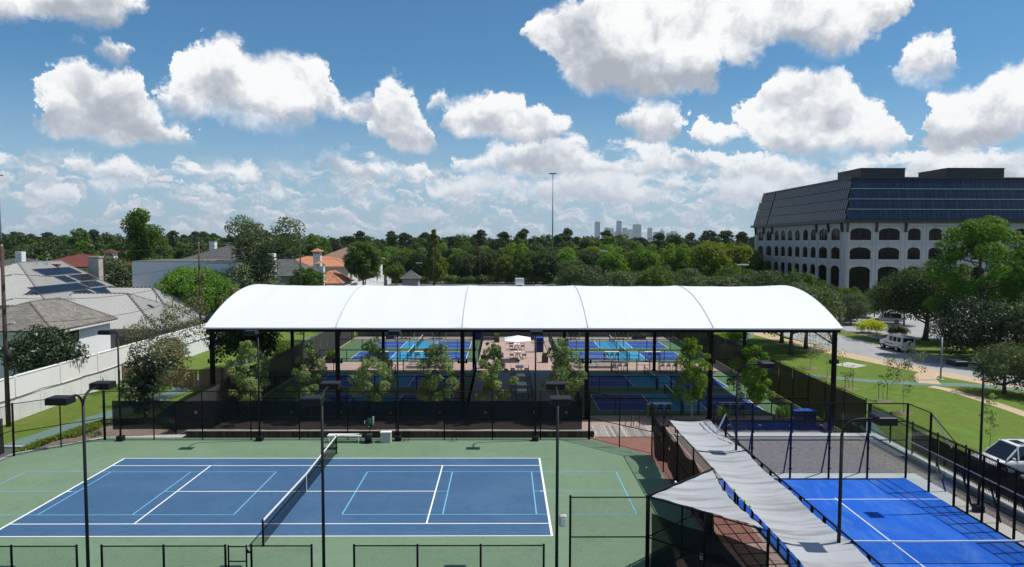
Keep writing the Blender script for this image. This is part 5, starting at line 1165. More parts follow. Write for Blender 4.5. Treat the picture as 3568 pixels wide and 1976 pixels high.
def rp(u, f, out): # point on the front slope
    return (x0+u, y0+ins*f-out*0.96, zb+(zt-zb)*f+out*0.26)
for r in range(4):
    f0, f1 = r/4+0.006, (r+1)/4-0.010
    for k in range(45):
        u0 = 0.12+k*1.0; lim = ins*(f0+f1)/2
        if u0 < lim: u0 = lim+0.02
        if k*1.0+1.06 < lim+0.2: continue
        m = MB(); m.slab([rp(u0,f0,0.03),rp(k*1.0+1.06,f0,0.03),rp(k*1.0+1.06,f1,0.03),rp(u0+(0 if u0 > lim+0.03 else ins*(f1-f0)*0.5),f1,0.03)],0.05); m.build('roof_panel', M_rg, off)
    if r: m = MB(); m.beam(rp(ins*r/4,r/4,0.05), rp(45.3,r/4,0.05), 0.09, 0.09); m.build('bright_rail', M_steel, off)
m = MB()
def lp(v, f, out): return (x0+ins*f-out*0.96, y0+v, zb+(zt-zb)*f+out*0.26)
for k in range(62):
    v = 0.3+k*0.9
    if v > 55: break
    f0 = 0.0; f1 = min(1.0, (v)/ins, (56-v)/ins)
    if 44 < v < 45.0: continue
    for r in range(4):
        a, b = r/4+0.008, min(f1,(r+1)/4-0.008)
        if b-a < 0.02: continue
        m.slab([lp(v+0.80,a,0.03),lp(v,a,0.03),lp(v,b,0.03),lp(v+0.80,b,0.03)],0.04)
        m.beam(lp(v+0.84,a,0.04), lp(v+0.84,b,0.04), 0.05, 0.12)
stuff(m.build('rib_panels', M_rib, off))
m = MB(); m.box(x0+ins-0.2,y0+ins-0.2,zt,OX+45.2,OY+55.7-ins,zt+0.35); m.build('roof_edge', M_trim, off)
M_pent = pm('penthouse_metal', (0.045,0.047,0.052), 0.5, 0.06, 0.4)
for x, y, x2, y2, z in ((93.6,134,104.0,146,29.9),(114,134,127.5,146,30.0)):
    m = MB(); m.rbox(x,y,zt+0.2,x2,y2,z,0.05); p = m.build('plant_room', M_pent, off); m = MB(); m.box(x-0.1,y-0.1,z,x2+0.1,y2+0.1,z+0.12); m.build('coping', M_trim, p)
# low clubhouse wall at the back of the plaza
cl = thing('clubhouse_wall', 'low taupe rendered building wall behind the timber deck', 'building', (11,67.6,GZ))
m = MB(); m.box(-11.2,67.3,GZ,34.1,68.1,2.4); m.build('wall', pm('taupe_wall',(0.17,0.145,0.125),0.9,0.08,0.6,12,0.2), cl); m = MB(); m.box(-11.4,67.1,2.4,34.3,68.3,2.6); m.build('coping', M_wood_dark, cl)
for k in range(15):
    m = MB(); x = -10+3.0*k; m.box(x,67.265,GZ+0.1,x+0.06,67.298,2.38); m.build('joint', M_wood_dark, cl)
for x in (-9.8,31.0): m = MB(); m.box(x,67.24,GZ,x+1.9,67.297,1.1); m.build('door', M_doorg, cl)

# ================================================================== trees and planting
M_bark = pm('bark', (0.10,0.082,0.066), 0.95, 0.3, 3.0, 14, 0.6); M_bark_pale = pm('pale_bark', (0.30,0.28,0.25), 0.9, 0.25, 3.0, 14, 0.4)
LM = {'dark': leafmat('leaf_dark', (0.038,0.064,0.026), 0.25), 'oak': leafmat('leaf_oak', (0.066,0.090,0.042), 0.25, tip=(0.11,0.13,0.075)), 'green': leafmat('leaf_green', (0.055,0.100,0.022), 0.30),
      'yellow': leafmat('leaf_yellow', (0.095,0.135,0.022), 0.35), 'bright': leafmat('leaf_bright', (0.085,0.165,0.025), 0.38), 'pine': leafmat('leaf_pine', (0.032,0.052,0.025), 0.22, tip=(0.054,0.075,0.032)),
      'young': leafmat('leaf_young', (0.155,0.215,0.085), 0.45, tip=(0.25,0.31,0.14)), 'magnolia': leafmat('leaf_magnolia', (0.026,0.042,0.017), 0.10, tip=(0.07,0.08,0.045), gloss=0.05), 'red': leafmat('leaf_red', (0.16,0.045,0.03), 0.25, tip=(0.22,0.10,0.06)),
      'grey': leafmat('leaf_grey', (0.105,0.120,0.070), 0.30), 'lime': leafmat('leaf_lime', (0.30,0.36,0.03), 0.35, tip=(0.55,0.42,0.03)), 'forest': leafmat('leaf_forest', (0.044,0.072,0.027), 0.24)}
def leaf_arrays(C, NR, size, asp, rg):
    n = len(C); t = np.cross(NR, rg.normal(size=(n,3))); t /= np.linalg.norm(t,axis=1,keepdims=True)+1e-9; b = np.cross(NR, t)
    s = (size*rg.uniform(0.6,1.3,n))[:,None]; tip = NR*s*0.22
    return np.stack([C-t*s-tip, C+b*s*asp+tip*0.3, C+t*s-tip, C-b*s*asp+tip*0.3], 1).reshape(-1,3)
def fast_mesh(name, V, nq, mats, extra=None):
    """nq quads from V, plus an MB with further faces that use the second material"""
    me = bpy.data.meshes.new(name); ev = np.array(extra.v, dtype=float) if extra and extra.v else np.zeros((0,3)); ef = extra.f if extra else []
    me.vertices.add(len(V)+len(ev)); me.vertices.foreach_set('co', np.concatenate([V,ev]).ravel())
    ls = [list(range(4*nq))]; st = list(range(0,4*nq,4)); tot = [4]*nq; o = 4*nq; li = ls[0]
    for f in ef: st.append(o); tot.append(len(f)); li += [i+len(V) for i in f]; o += len(f)
    me.loops.add(o); me.loops.foreach_set('vertex_index', li); me.polygons.add(len(st)); me.polygons.foreach_set('loop_start', st); me.polygons.foreach_set('loop_total', tot)
    for m_ in mats: me.materials.append(m_)
    if ef: me.polygons.foreach_set('material_index', [0]*nq+[1]*len(ef))
    me.update(calc_edges=True); me.validate(); return me
def clumps(kind, H, r, rg):
    out = []
    def add(x, y, z, q, s=0.8): out.append((x,y,z,q,s))
    if kind in ('round','oak','full'):
        M = {'round':38,'oak':52,'full':54}[kind]; zc = {'round':0.58,'oak':0.58,'full':0.50}[kind]*H; sz = {'round':0.37,'oak':0.36,'full':0.45}[kind]*H
        for k in range(M):
            ph = k*2.39996+rg.uniform(-.4,.4); ct = 1-(1.75 if kind != 'full' else 1.92)*(k+0.5)/M; st = math.sqrt(max(0,1-ct*ct)); q = rg.uniform(0.62,0.86)*(1 if rg.random() < 0.85 else 1.15)
            add(r*q*st*math.cos(ph), r*q*st*math.sin(ph), zc+sz*q*ct, r*rg.uniform(0.20,0.35), 0.8)
        for k in range(6): a = rg.uniform(0,6.28); add(r*0.3*math.cos(a), r*0.3*math.sin(a), zc+sz*rg.uniform(-.3,.4), r*0.4)
    elif kind == 'pine':
        for k in range(34):
            f = rg.uniform(0,1)**0.8; a = rg.uniform(0,6.28); rr_ = r*(1-0.6*f**2)*rg.uniform(0.15,1.0); add(rr_*math.cos(a), rr_*math.sin(a), H*(0.34+0.64*f), r*rg.uniform(0.18,0.36), 0.6)
        add(0,0,H*0.97,r*0.35,0.6)
    elif kind == 'tallpine':
        for k in range(40):
            f = (k+0.5)/40; a = k*2.4+rg.uniform(-.5,.5); rr_ = r*(0.35+0.65*math.sin(math.pi*min(1,0.15+0.80*f))**0.9)*rg.uniform(0.45,0.95); add(rr_*math.cos(a), rr_*math.sin(a), H*(0.30+0.67*f), r*rg.uniform(0.17,0.30), 0.6)
        for k in range(8): add(rg.uniform(-.25,.25)*r, rg.uniform(-.25,.25)*r, H*(0.82+0.17*k/8), r*0.25, 0.7)
    elif kind == 'slender':
        pw = rg.uniform(0.6,0.95)
        for k in range(46):
            f = (k+0.5)/46; prof = math.sin(math.pi*(0.14+0.82*f)**pw)**0.8; a = k*2.4+rg.uniform(-.9,.9); rr_ = r*prof*rg.uniform(0.15,1.02); add(rr_*math.cos(a), rr_*math.sin(a), H*(0.25+0.73*f)+rg.normal()*0.12, r*rg.uniform(0.13,0.30)*(0.6+0.4*prof), rg.uniform(0.8,1.2))
    elif kind == 'sparse':
        for k in range(16):
            f = rg.uniform(0.3,1); a = rg.uniform(0,6.28); rr_ = r*rg.uniform(0.1,0.95)*(1.1-0.6*abs(f-0.6)); add(rr_*math.cos(a), rr_*math.sin(a), H*f, r*rg.uniform(0.22,0.4), 1.0)
    elif kind == 'ragged':
        for k in range(34):
            f = rg.uniform(0,1); a = rg.uniform(0,6.28); rr_ = r*rg.uniform(0.1,0.85)*(0.65+0.5*math.sin(f*9+a)); add(rr_*math.cos(a), rr_*math.sin(a), H*(0.18+0.80*f), r*rg.uniform(0.22,0.40), 0.9)
    elif kind == 'cone':
        for k in range(40):
            f = (k+0.5)/40; a = k*2.4; rr_ = r*(1-f)**0.6*rg.uniform(0.4,0.85)*min(1,0.4+f*5); add(rr_*math.cos(a), rr_*math.sin(a), H*(0.22+0.76*f), r*rg.uniform(0.22,0.34)*(1.1-0.6*f), 0.9)
    elif kind == 'shrub':
        for k in range(14): a = k*2.4; q = r*math.sqrt((k+.5)/14)*0.75; add(q*math.cos(a), q*math.sin(a), H*(0.5-0.25*(q/r)), r*rg.uniform(0.30,0.45), 0.85)
    return out
def tree_mesh(name, kind, H, r, leaf, nleaf, lsize, seed, trunk=True, split=False, asp=0.55, bark=None, tr=None):
    rg = np.random.default_rng(seed); CL = clumps(kind, H, r, rg)
    rad2 = np.array([c[3]**2 for c in CL]); cnt = np.maximum(6, (nleaf*rad2/rad2.sum()).astype(int)); Cs, Ns = [], []
    for c, k in zip(CL, cnt):
        u = rg.normal(size=(k,3)); u[:,2] += 0.35; u /= np.linalg.norm(u,axis=1,keepdims=True)
        q = rg.uniform(0.35,1.12,k)**0.6; P = np.array(c[:3])+u*c[3]*q[:,None]*np.array([1,1,c[4]])
        P[:,2] = np.maximum(P[:,2], 0.1); Cs.append(P); nn = u*0.8+rg.normal(size=(k,3))*0.55+np.array([0,0,0.35]); Ns.append(nn/np.linalg.norm(nn,axis=1,keepdims=True))
    C = np.concatenate(Cs); NR = np.concatenate(Ns); V = leaf_arrays(C, NR, lsize, asp, rg)
    mb = MB(); tr = tr or 0.02*H+0.03
    if trunk:
        if kind == 'shrub':
            for k in range(5): a = k*1.26; mb.tube([(0.1*math.cos(a),0.1*math.sin(a),-0.05),(r*0.35*math.cos(a),r*0.35*math.sin(a),H*0.55)], [0.03,0.012], 4)
        else:
            top = 0.88 if kind in ('pine','tallpine','cone','slender','ragged') else 0.55; ph = rg.uniform(0,6)
            tp = [(0.012*H*math.sin(f*5+ph), 0.012*H*math.cos(f*4+ph), -0.15+f*H*top) for f in np.linspace(0,1,7)]
            mb.tube(tp, [tr*(1.25 if i == 0 else 1)*(1-0.72*i/6) for i in range(7)], 7)
            for c in CL[::3]:
                z0 = max(H*0.15, min(H*top*0.92, c[2]-0.35*math.hypot(c[0],c[1])-0.05*H)); i = z0/(H*top)
                a = Vector((0,0,z0)); b = Vector(c[:3]); mid = a.lerp(b,0.5)+Vector((0,0,-0.04*H))
                mb.tube([a,mid,b], [tr*0.42*(1-0.5*i),tr*0.26,tr*0.08], 5)
    lm = LM[leaf]; bk = bark or M_bark
    if split:
        return fast_mesh(name+'_crown', V, len(C), [lm]), (mb.mesh(name+'_trunk', bk, True) if trunk else None)
    return fast_mesh(name, V, len(C), [lm, bk], mb)
def tree(name, label, x, y, kind, H, r, leaf, nleaf, lsize, seed, z=GZ, group=None, cat='tree', rz=0.0, asp=0.55, bark=None, tr=None):
    a, b = tree_mesh(name, kind, H, r, leaf, nleaf, lsize, seed, True, True, asp, bark, tr)
    t = thing(name, label, cat, (x,y,z), rz, group); put('crown' if cat == 'tree' else 'foliage', a, t)
    if b: put('trunk' if cat == 'tree' else 'stems', b, t)
    return t
RT = random.Random(11)
# ---- the row of young trees in front of the canopy
yl = ('nearest the path fence','second from the path fence','third from the path fence','behind the drinks stand','at the path side of the centre aisle','at the lawn side of the centre aisle','beside the courts gate','nearest the navy bins')
for i, (x, Ht, r, sd) in enumerate(((-9.6,6.1,1.85,1),(-4.9,5.8,1.7,2),(-0.1,6.2,1.80,3),(4.55,6.0,1.85,4),(8.95,6.0,1.60,5),(14.25,6.2,1.85,6),(24.05,6.3,1.85,7),(28.8,5.9,1.75,8))):
    tree('young_tree', 'slender young tree %s in front of the canopy' % yl[i], x, 18.85, 'slender', Ht, r, 'young' if i < 6 else 'bright', 5200 if i < 6 else 5600, 0.105, 100+sd, group='young trees in front of the canopy', bark=M_bark_pale, tr=0.055, asp=0.42)
# ---- left
tree('magnolia_tree', 'dark glossy magnolia in front of the white brick house', -29.8, 26.5, 'round', 6.6, 3.3, 'magnolia', 6500, 0.16, 21, asp=0.42)
tree('magnolia_tree', 'small dark magnolia on the planting bank', -16.2, 16.6, 'ragged', 5.6, 2.0, 'magnolia', 4200, 0.13, 22, z=-0.9, asp=0.42)
tree('oak_tree', 'dark wide oak leaning against the canopy corner column', -15.0, 33.0, 'oak', 8.2, 3.4, 'dark', 9000, 0.14, 23)
tree('wispy_tree', 'thin grey green tree with bare twigs beside the boundary wall', -20.6, 30.0, 'sparse', 7.8, 3.4, 'grey', 5200, 0.11, 24, bark=M_bark_pale, tr=0.09)
tree('wispy_tree', 'thin grey tree growing behind the planting bank', -19.2, 25.0, 'sparse', 6.0, 2.8, 'grey', 3600, 0.10, 25, bark=M_bark_pale, tr=0.07)
tree('wispy_tree', 'pale tree on the lawn behind the dark oak', -18.0, 40.5, 'sparse', 8.4, 2.8, 'grey', 3200, 0.12, 26, tr=0.09)
tree('leafy_tree', 'fresh green rounded tree in front of the white modern house', -36.6, 71.6, 'round', 10.2, 6.0, 'bright', 14000, 0.20, 27)
tree('shade_tree', 'tall ragged dark tree right of the white modern house', -30.4, 82.0, 'ragged', 15.8, 6.8, 'oak', 19000, 0.22, 28)
tree('shade_tree', 'tall loose topped tree rising above the treeline behind the metal roof', -67.0, 116.0, 'ragged', 19.2, 6.5, 'green', 9500, 0.30, 29)
tree('shade_tree', 'dense upright tree behind the orange tiled roof', -24.8, 141.0, 'oak', 15.0, 4.6, 'green', 9500, 0.27, 30)
tree('cypress_tree', 'tall yellowing cypress on a bare trunk by the beige hut', -9.8, 165.0, 'cone', 17.2, 3.2, 'yellow', 4200, 0.32, 31, tr=0.32)
tree('red_tree', 'red leaved small tree beside the green path', -17.2, 61.5, 'round', 4.6, 3.0, 'red', 3200, 0.14, 32)
tree('shrub', 'yellow green rounded shrub at the bend of the green path', -16.4, 51.0, 'shrub', 2.0, 2.3, 'yellow', 2200, 0.11, 33, cat='shrub')
for i, (x, y, H, r, lf) in enumerate(((-30.5,54,3.2,1.7,'dark'),(-33.5,47.5,2.6,1.6,'green'),(-29.6,49.0,2.4,1.4,'oak'))):
    tree('shrub', ('dark shrub at the garage driveway','green shrub below the white house corner','oak green shrub over the boundary wall')[i], x, y, 'shrub', H, r, lf, 1500, 0.12, 40+i, cat='shrub')
# trees behind the houses
for i, (x, y, H, r, k, lf) in enumerate(((-57,88,11.5,4.8,'oak','oak'),(-52.5,96,10.5,4.2,'round','green'),(-78,88,10,4.5,'round','dark'),(-92,86,9.5,4.5,'oak','oak'),(-29.5,108,9,3.6,'round','green'),(-52,122,12,5,'oak','green'),(-29.8,172,8,3.6,'round','bright'),(-24,188,7,3.4,'round','green'))):
    tree('garden_tree', ('olive green tree right of the brick chimney','green tree against the white modern house wall','dark tree left of the red tiled roof','olive tree behind the far left chimney','green tree between two white houses','broad tree behind the grey roof','light green tree by the orange roof eaves','small green tree at the far wall end')[i], x, y, k, H, r, lf, 7000, 0.22, 60+i)
# ---- planting bank ground cover
def cover(name, pts_fn, n, size, leaf, seed, parent=None):
    rg = np.random.default_rng(seed); C = np.array([pts_fn(rg.random(), rg.random(), rg) for _ in range(n)]); NR = rg.normal(size=(n,3))*0.6+np.array([0,0,1]); NR /= np.linalg.norm(NR,axis=1,keepdims=True)
    o = put(name, fast_mesh(name, leaf_arrays(C, NR, size, 0.5, rg), n, [LM[leaf]])); return o
def bank_pt(u, v, rg):
    p = bfn(u*0.45, 0.45+0.5*v); return (p[0]+rg.normal()*0.1, p[1]+rg.normal()*0.1, p[2]+0.05+rg.random()*0.28)
tag(cover('ground_cover', bank_pt, 6500, 0.085, 'yellow', 70), 'yellow green ground cover on the bank below the fence', 'ground cover', kind='stuff')
def bank_pt2(u, v, rg):
    k = int(u*13); b = bfn(0.45+0.5*((k*0.618)%1), 0.15+0.7*((k*0.377)%1)); return (b[0]+rg.normal()*0.22, b[1]+rg.normal()*0.22, b[2]+0.03+rg.random()*0.3)
tag(cover('bank_plants', bank_pt2, 1500, 0.08, 'green', 71), 'scattered low plants in the mulch of the bank', 'plants', kind='stuff')
# ---- right lawn
for i, (x, y, H, r, lf, sd) in enumerate(((44.8,51.4,9.0,4.6,'oak',1),(47.3,61.2,9.6,4.8,'dark',2),(48.5,55.8,8.8,4.4,'oak',3))):
    tree('live_oak', ('live oak with forked trunk behind the canopy corner','dark live oak furthest along the gravel verge','live oak with leaning trunk at the gravel verge')[i], x, y, 'oak', H, r, lf, 12000, 0.155, 80+sd, tr=0.3)
tree('live_oak', 'big dark live oak spreading beside the white boxy car', 68.6, 63.8, 'oak', 10.8, 6.6, 'dark', 23000, 0.165, 84, tr=0.42)
tree('pine_tree', 'tall bright green pine in front of the office roof', 67.4, 51.0, 'tallpine', 16.4, 5.8, 'bright', 21000, 0.17, 85, tr=0.32)
tree('magnolia_tree', 'glossy magnolia reaching the ground beside the road', 63.2, 45.2, 'full', 8.2, 4.6, 'magnolia', 15000, 0.155, 86, asp=0.42)
tree('live_oak', 'low live oak beside the magnolia at the road bend', 68.5, 40.5, 'full', 9.0, 4.8, 'oak', 14000, 0.155, 87)
tree('pine_tree', 'second bright pine behind the glossy magnolia', 75.5, 49.5, 'tallpine', 14.6, 5.2, 'bright', 15000, 0.17, 185, tr=0.3)
tree('live_oak', 'round live oak behind the two bright pines', 78.5, 60.0, 'full', 10.0, 5.4, 'oak', 14000, 0.17, 186)
for i, (x, y) in enumerate(((60.6,39.0),(63.6,38.0),(66.6,35.8),(69.6,33.5))): tree('shrub', ('dark shrub at the road bend below the magnolia','second dark shrub along the road bend','third dark shrub along the road bend','last dark shrub along the road bend by the low oak')[i], x+1.2, y, 'shrub', 2.2, 1.9, 'dark' if i % 2 else 'oak', 1500, 0.12, 190+i, cat='shrub')
tree('small_oak', 'small dark oak beside the gravel path', 55.0, 28.6, 'full', 5.0, 2.9, 'oak', 6500, 0.11, 88, tr=0.20)
tree('small_oak', 'small dark oak further along the green path', 58.8, 25.8, 'full', 5.6, 3.3, 'oak', 7000, 0.12, 89, tr=0.2)
sap = 'thin staked saplings on the right lawn'
for i, (x, y, H, r, n_, lf) in enumerate(((41.97,30.9,2.3,0.75,170,'green'),(42.4,25.7,2.3,0.65,170,'green'),(41.7,21.3,5.1,1.45,1150,'grey'),(43.0,41.7,4.3,1.6,700,'grey'),(42.3,36.2,4.6,1.5,520,'grey'),(40.9,9.9,4.0,0.6,380,'young'))):
    t = tree('sapling', ('short staked sapling between footpath and screened fence','short staked sapling beside the taller grey sapling','tall grey green sapling with mulch ring on the lawn','grey twiggy sapling near the concrete pad','sparse twiggy sapling at the footpath edge','thin sapling beside the white parked car')[i], x, y, 'sparse', H, r, lf, n_, 0.075, 90+i, group=sap, bark=M_bark_pale, tr=0.03)
    m = MB(); m.cyl((x,y,GZ+0.004),(x,y,GZ+0.05),0.75,0.55,n=14); m.build('mulch_ring', M_mulch, t)
    if H < 3:
        for dx in (-0.35,0.35): m = MB(); m.cyl((x+dx,y,GZ),(x+dx*1.1,y,GZ+1.5),0.025,n=5); m.build('stake', M_bark, t)
tree('shrub', 'round shrub with yellow blossom at the parking corner', 65.0, 72.2, 'shrub', 3.0, 2.2, 'lime', 2600, 0.13, 97, cat='shrub'); tree('shrub', 'spiky grey green shrub behind the white boxy car', 67.6, 69.4, 'shrub', 2.0, 1.7, 'grey', 1500, 0.13, 98, cat='shrub')
for i in range(5): tree('shrub', 'clipped green shrub in the hedge row outside the screened fence', 37.2+1.5*i, 59.5+1.6*i, 'shrub', 1.5, 1.4, 'bright', 1100, 0.11, 110+i, group='hedge row outside the screened fence', cat='shrub')
# ---- woods made of repeated trees
def proto_set(name, specs): return [tree_mesh(name, *s) for s in specs]
def plant(name, label, cat, group, protos, spots):
    for i, (x, y, s) in enumerate(spots):
        me = protos[RT.randrange(len(protos))]; o = put(name, me, None, (x,y,GZ)); q = s*RT.uniform(0.94,1.06); o.scale = (q*RT.uniform(0.9,1.1),q*RT.uniform(0.9,1.1),q); o.rotation_euler = (0,0,RT.uniform(0,6.28)); tag(o, label, cat, group)
P_mid = proto_set('broadleaf_tree', [('full',12.5,4.6,'green',6200,0.30,201),('full',12.0,4.4,'yellow',6200,0.30,202),('full',11.5,5.0,'green',6500,0.30,203),('full',12.2,4.8,'forest',6500,0.30,204),('full',12.8,4.2,'bright',6000,0.30,205)])
P_oak = proto_set('live_oak', [('full',9.6,4.9,'oak',9500,0.20,211),('full',9.2,5.2,'oak',9500,0.20,212),('oak',10.2,4.6,'oak',9500,0.20,213),('full',9.8,4.4,'green',9000,0.20,214)])
P_pine = proto_set('far_pine', [('pine',19.5,5.4,'pine',3000,0.46,221),('pine',20.5,5.0,'forest',3000,0.46,222),('pine',19.0,5.8,'pine',3000,0.46,223)])
P_far = proto_set('far_tree', [('full',16.5,6.0,'forest',4200,0.50,231),('full',17.0,6.2,'forest',4400,0.50,232),('full',16.0,6.0,'pine',4400,0.50,233),('full',17.5,5.4,'green',4200,0.50,234)])
spots = []
for row, (y, st) in enumerate(((203,7.0),(214,7.5),(226,8.0),(240,8.0))):
    x = -34+RT.uniform(0,4)
    while x < 84: spots.append((x+RT.uniform(-1.5,1.5), y+RT.uniform(-4,4), RT.uniform(0.84,1.06)+0.02*row)); x += st
plant('broadleaf_tree', 'rounded yellow green tree in the grove beyond the far car park', 'tree', 'grove beyond the far car park', P_mid, spots)
P_und = proto_set('understory_shrub', [('shrub',3.4,2.8,'green',1300,0.26,206),('shrub',3.0,3.0,'forest',1300,0.26,207)])
plant('understory_shrub', 'bushy shrub under the grove beyond the far car park', 'shrub', 'understory of the grove', P_und, [(-34+4.2*k+RT.uniform(-1,1), 199+RT.uniform(-1.5,3), RT.uniform(0.8,1.2)) for k in range(28)])
spots = [(x+RT.uniform(-1.5,1.5), y+RT.uniform(-2,2), RT.uniform(0.78,0.98)) for x, y in ((30,92),(37,95),(44,91),(51,94),(58,90),(34,104),(42,106),(50,104),(58,103),(66,98),(63,88),(70,90),(74,99),(27,118),(38,120),(48,118),(58,116),(66,112),(72,108),(56,79),(62,96),(68,82),(75,84),(45,80),(76,92))]
spots = [(x, y, s*(0.64 if x > 61.5 else 1.0)) for x, y, s in spots]
plant('live_oak', 'grey green live oak between the canopy and the office block', 'tree', 'live oaks between the canopy and the office block', P_oak, spots)
spots = [(x, y, s) for x, y, s in ((62,146,1.22),(70,150,1.15),(55,152,1.1),(66,160,1.2),(48,158,1.05),(76,158,1.1),(40,165,1.0),(58,170,1.1),(74,172,1.15))]
plant('broadleaf_tree', 'fresh green tall tree left of the office block', 'tree', 'fresh green trees left of the office block', [P_mid[4],P_mid[4],P_mid[1]], spots)
spots = []
for y, st, sc_ in ((150,10,0.62),(175,10,0.72),(200,10,0.8),(228,10,0.86),(255,11,0.95)):
    x = -38-(y-60)*0.62
    x0 = -0.82*(y+35)
    x = x0
    while x < -52: spots.append((x+RT.uniform(-3,3), y+RT.uniform(-7,7), sc_*RT.uniform(0.9,1.12))); x += st
plant('far_tree', 'dark rounded tree in the wood behind the houses', 'tree', 'wood behind the houses', P_far, spots)
spots = []
for x in range(-48,70,8): spots.append((x+RT.uniform(-2,2), 268+RT.uniform(-6,6), RT.uniform(0.72,0.86)))
plant('far_tree', 'dark rounded tree behind the yellow green grove', 'tree', 'dark wood behind the grove', P_far, spots)
def lim(y): return -0.80*(y+35), 0.40*(y+35)+20
spA, spB = [], []
for y, st in ((330,7.6),(350,7.6),(372,8.0),(400,8.5)):
    x, xe = lim(y)
    while x < xe:
        if RT.random() < 0.4: spA.append((x+RT.uniform(-3,3), y+RT.uniform(-8,8), RT.uniform(0.80,0.99)))
        else: spB.append((x+RT.uniform(-3,3), y+RT.uniform(-8,8), RT.uniform(0.88,1.08)))
        x += st
plant('far_pine', 'dark flat topped pine along the distant treeline', 'tree', 'pines of the distant treeline', P_pine, spA)
plant('far_tree', 'dark rounded tree along the distant treeline', 'tree', 'rounded trees of the distant treeline', P_far, spB)
rg = np.random.default_rng(5); n = 26000; C = np.stack([rg.uniform(-420,330,n), rg.uniform(440,520,n), rg.uniform(0,1,n)],1)
C[:,2] = GZ+(13+3.0*np.sin(C[:,0]*0.11)+2.0*np.sin(C[:,0]*0.31+C[:,1]*0.05))*C[:,2]**0.5; NR = rg.normal(size=(n,3)); NR /= np.linalg.norm(NR,axis=1,keepdims=True)
tag(put('distant_wood', fast_mesh('distant_wood', leaf_arrays(C, NR, 1.1, 0.6, rg), n, [LM['pine']])), 'far mass of dark wood closing the horizon', 'wood', kind='stuff')

# ================================================================== furniture, vehicles, people
M_lime = pm('lime_steel', (0.22,0.36,0.07), 0.5); M_ttop = pm('table_top', (0.62,0.63,0.62), 0.5, 0.05); M_umb = pm('umbrella_cloth', (0.78,0.78,0.77), 0.85, 0.04)
M_bin = pm('navy_plastic', (0.010,0.028,0.10), 0.45); M_binlid = pm('blue_lid', (0.02,0.09,0.42), 0.45); M_plan = pm('planter_grey', (0.055,0.058,0.062), 0.7, 0.1)
M_wplas = pm('white_plastic', (0.74,0.74,0.71), 0.6, 0.05); M_beige = pm('beige_plastic', (0.50,0.49,0.45), 0.65, 0.06); M_dgreen = pm('green_plastic', (0.012,0.055,0.035), 0.45)
M_tyre = pm('tyre', (0.012,0.012,0.012), 0.85); M_rim = pm('alloy', (0.35,0.35,0.36), 0.35, metal=0.8); M_carw = pm('white_car_paint', (0.78,0.78,0.78), 0.3, 0.02, coat=0.6, spec=0.5); M_carg = pm('grey_car_paint', (0.32,0.34,0.36), 0.3, 0.03, coat=0.6, spec=0.5)
M_cglass = pm('car_glass', (0.010,0.013,0.016), 0.05, 0.02, spec=0.7); M_ctrim = pm('car_trim', (0.014,0.014,0.015), 0.6); M_red = pm('tail_lamp', (0.42,0.012,0.012), 0.25, spec=0.6); M_head = pm('head_lamp', (0.7,0.72,0.74), 0.15, spec=0.7)
# ---- high tables with stools
def stool(label, x, y, rz, proto=[None]):
    if proto[0] is None:
        t = thing('bar_stool', label, 'stool', (x,y,GZ), rz, 'black bar stools at the high tables')
        for a in (-1,1):
            for b in (-1,1): m = MB(); m.cyl((a*0.22,b*0.22,0),(a*0.17,b*0.17,0.74),0.016,n=5); m.build('leg', M_black, t, shift=False)
        m = MB(); m.rbox(-0.21,-0.21,0.74,0.21,0.21,0.79,0.02); m.build('seat', M_black, t, shift=False)
        m = MB()
        for k in range(5): m.beam((-0.18+0.09*k,0.20,0.80),(-0.18+0.09*((k+2)%5),0.22,1.10),0.03,0.02)
        for z in (0.84,0.97,1.11): m.beam((-0.20,0.205,z),(0.20,0.205,z),0.025,0.04)
        m.build('backrest', M_black, t, shift=False)
        m = MB()
        for p, q in (((-.2,-.2),(.2,-.2)),((.2,-.2),(.2,.2)),((.2,.2),(-.2,.2)),((-.2,.2),(-.2,-.2))): m.beam((*p,0.28),(*q,0.28),0.02,0.02)
        m.build('foot_ring', M_black, t, shift=False); proto[0] = t; return t
    return dup(proto[0], (x,y,GZ), rz, label)
def high_table(label, x0, x1, y, nst, side=-1, tag_=''):
    t = thing('high_table', label, 'table', ((x0+x1)/2,y,GZ), 0, 'lime framed high tables')
    m = MB(); m.rbox(x0,y-0.3,GZ+1.05,x1,y+0.3,GZ+1.10,0.01); m.build('top', M_ttop, t)
    for x in (x0+0.04,x1-0.10):
        for yy in (y-0.27,y+0.21): m = MB(); m.box(x,yy,GZ,x+0.06,yy+0.06,GZ+1.05); m.build('leg', M_lime, t)
        m = MB(); m.box(x+0.005,y-0.205,GZ+0.14,x+0.055,y+0.205,GZ+0.19); m.build('foot_bar', M_lime, t)
    for k in range(nst): stool('black stool with open lattice back at the %s' % tag_, x0+(x1-x0)*(k+0.5)/nst, y+side*0.32, 0.0 if side > 0 else math.pi)
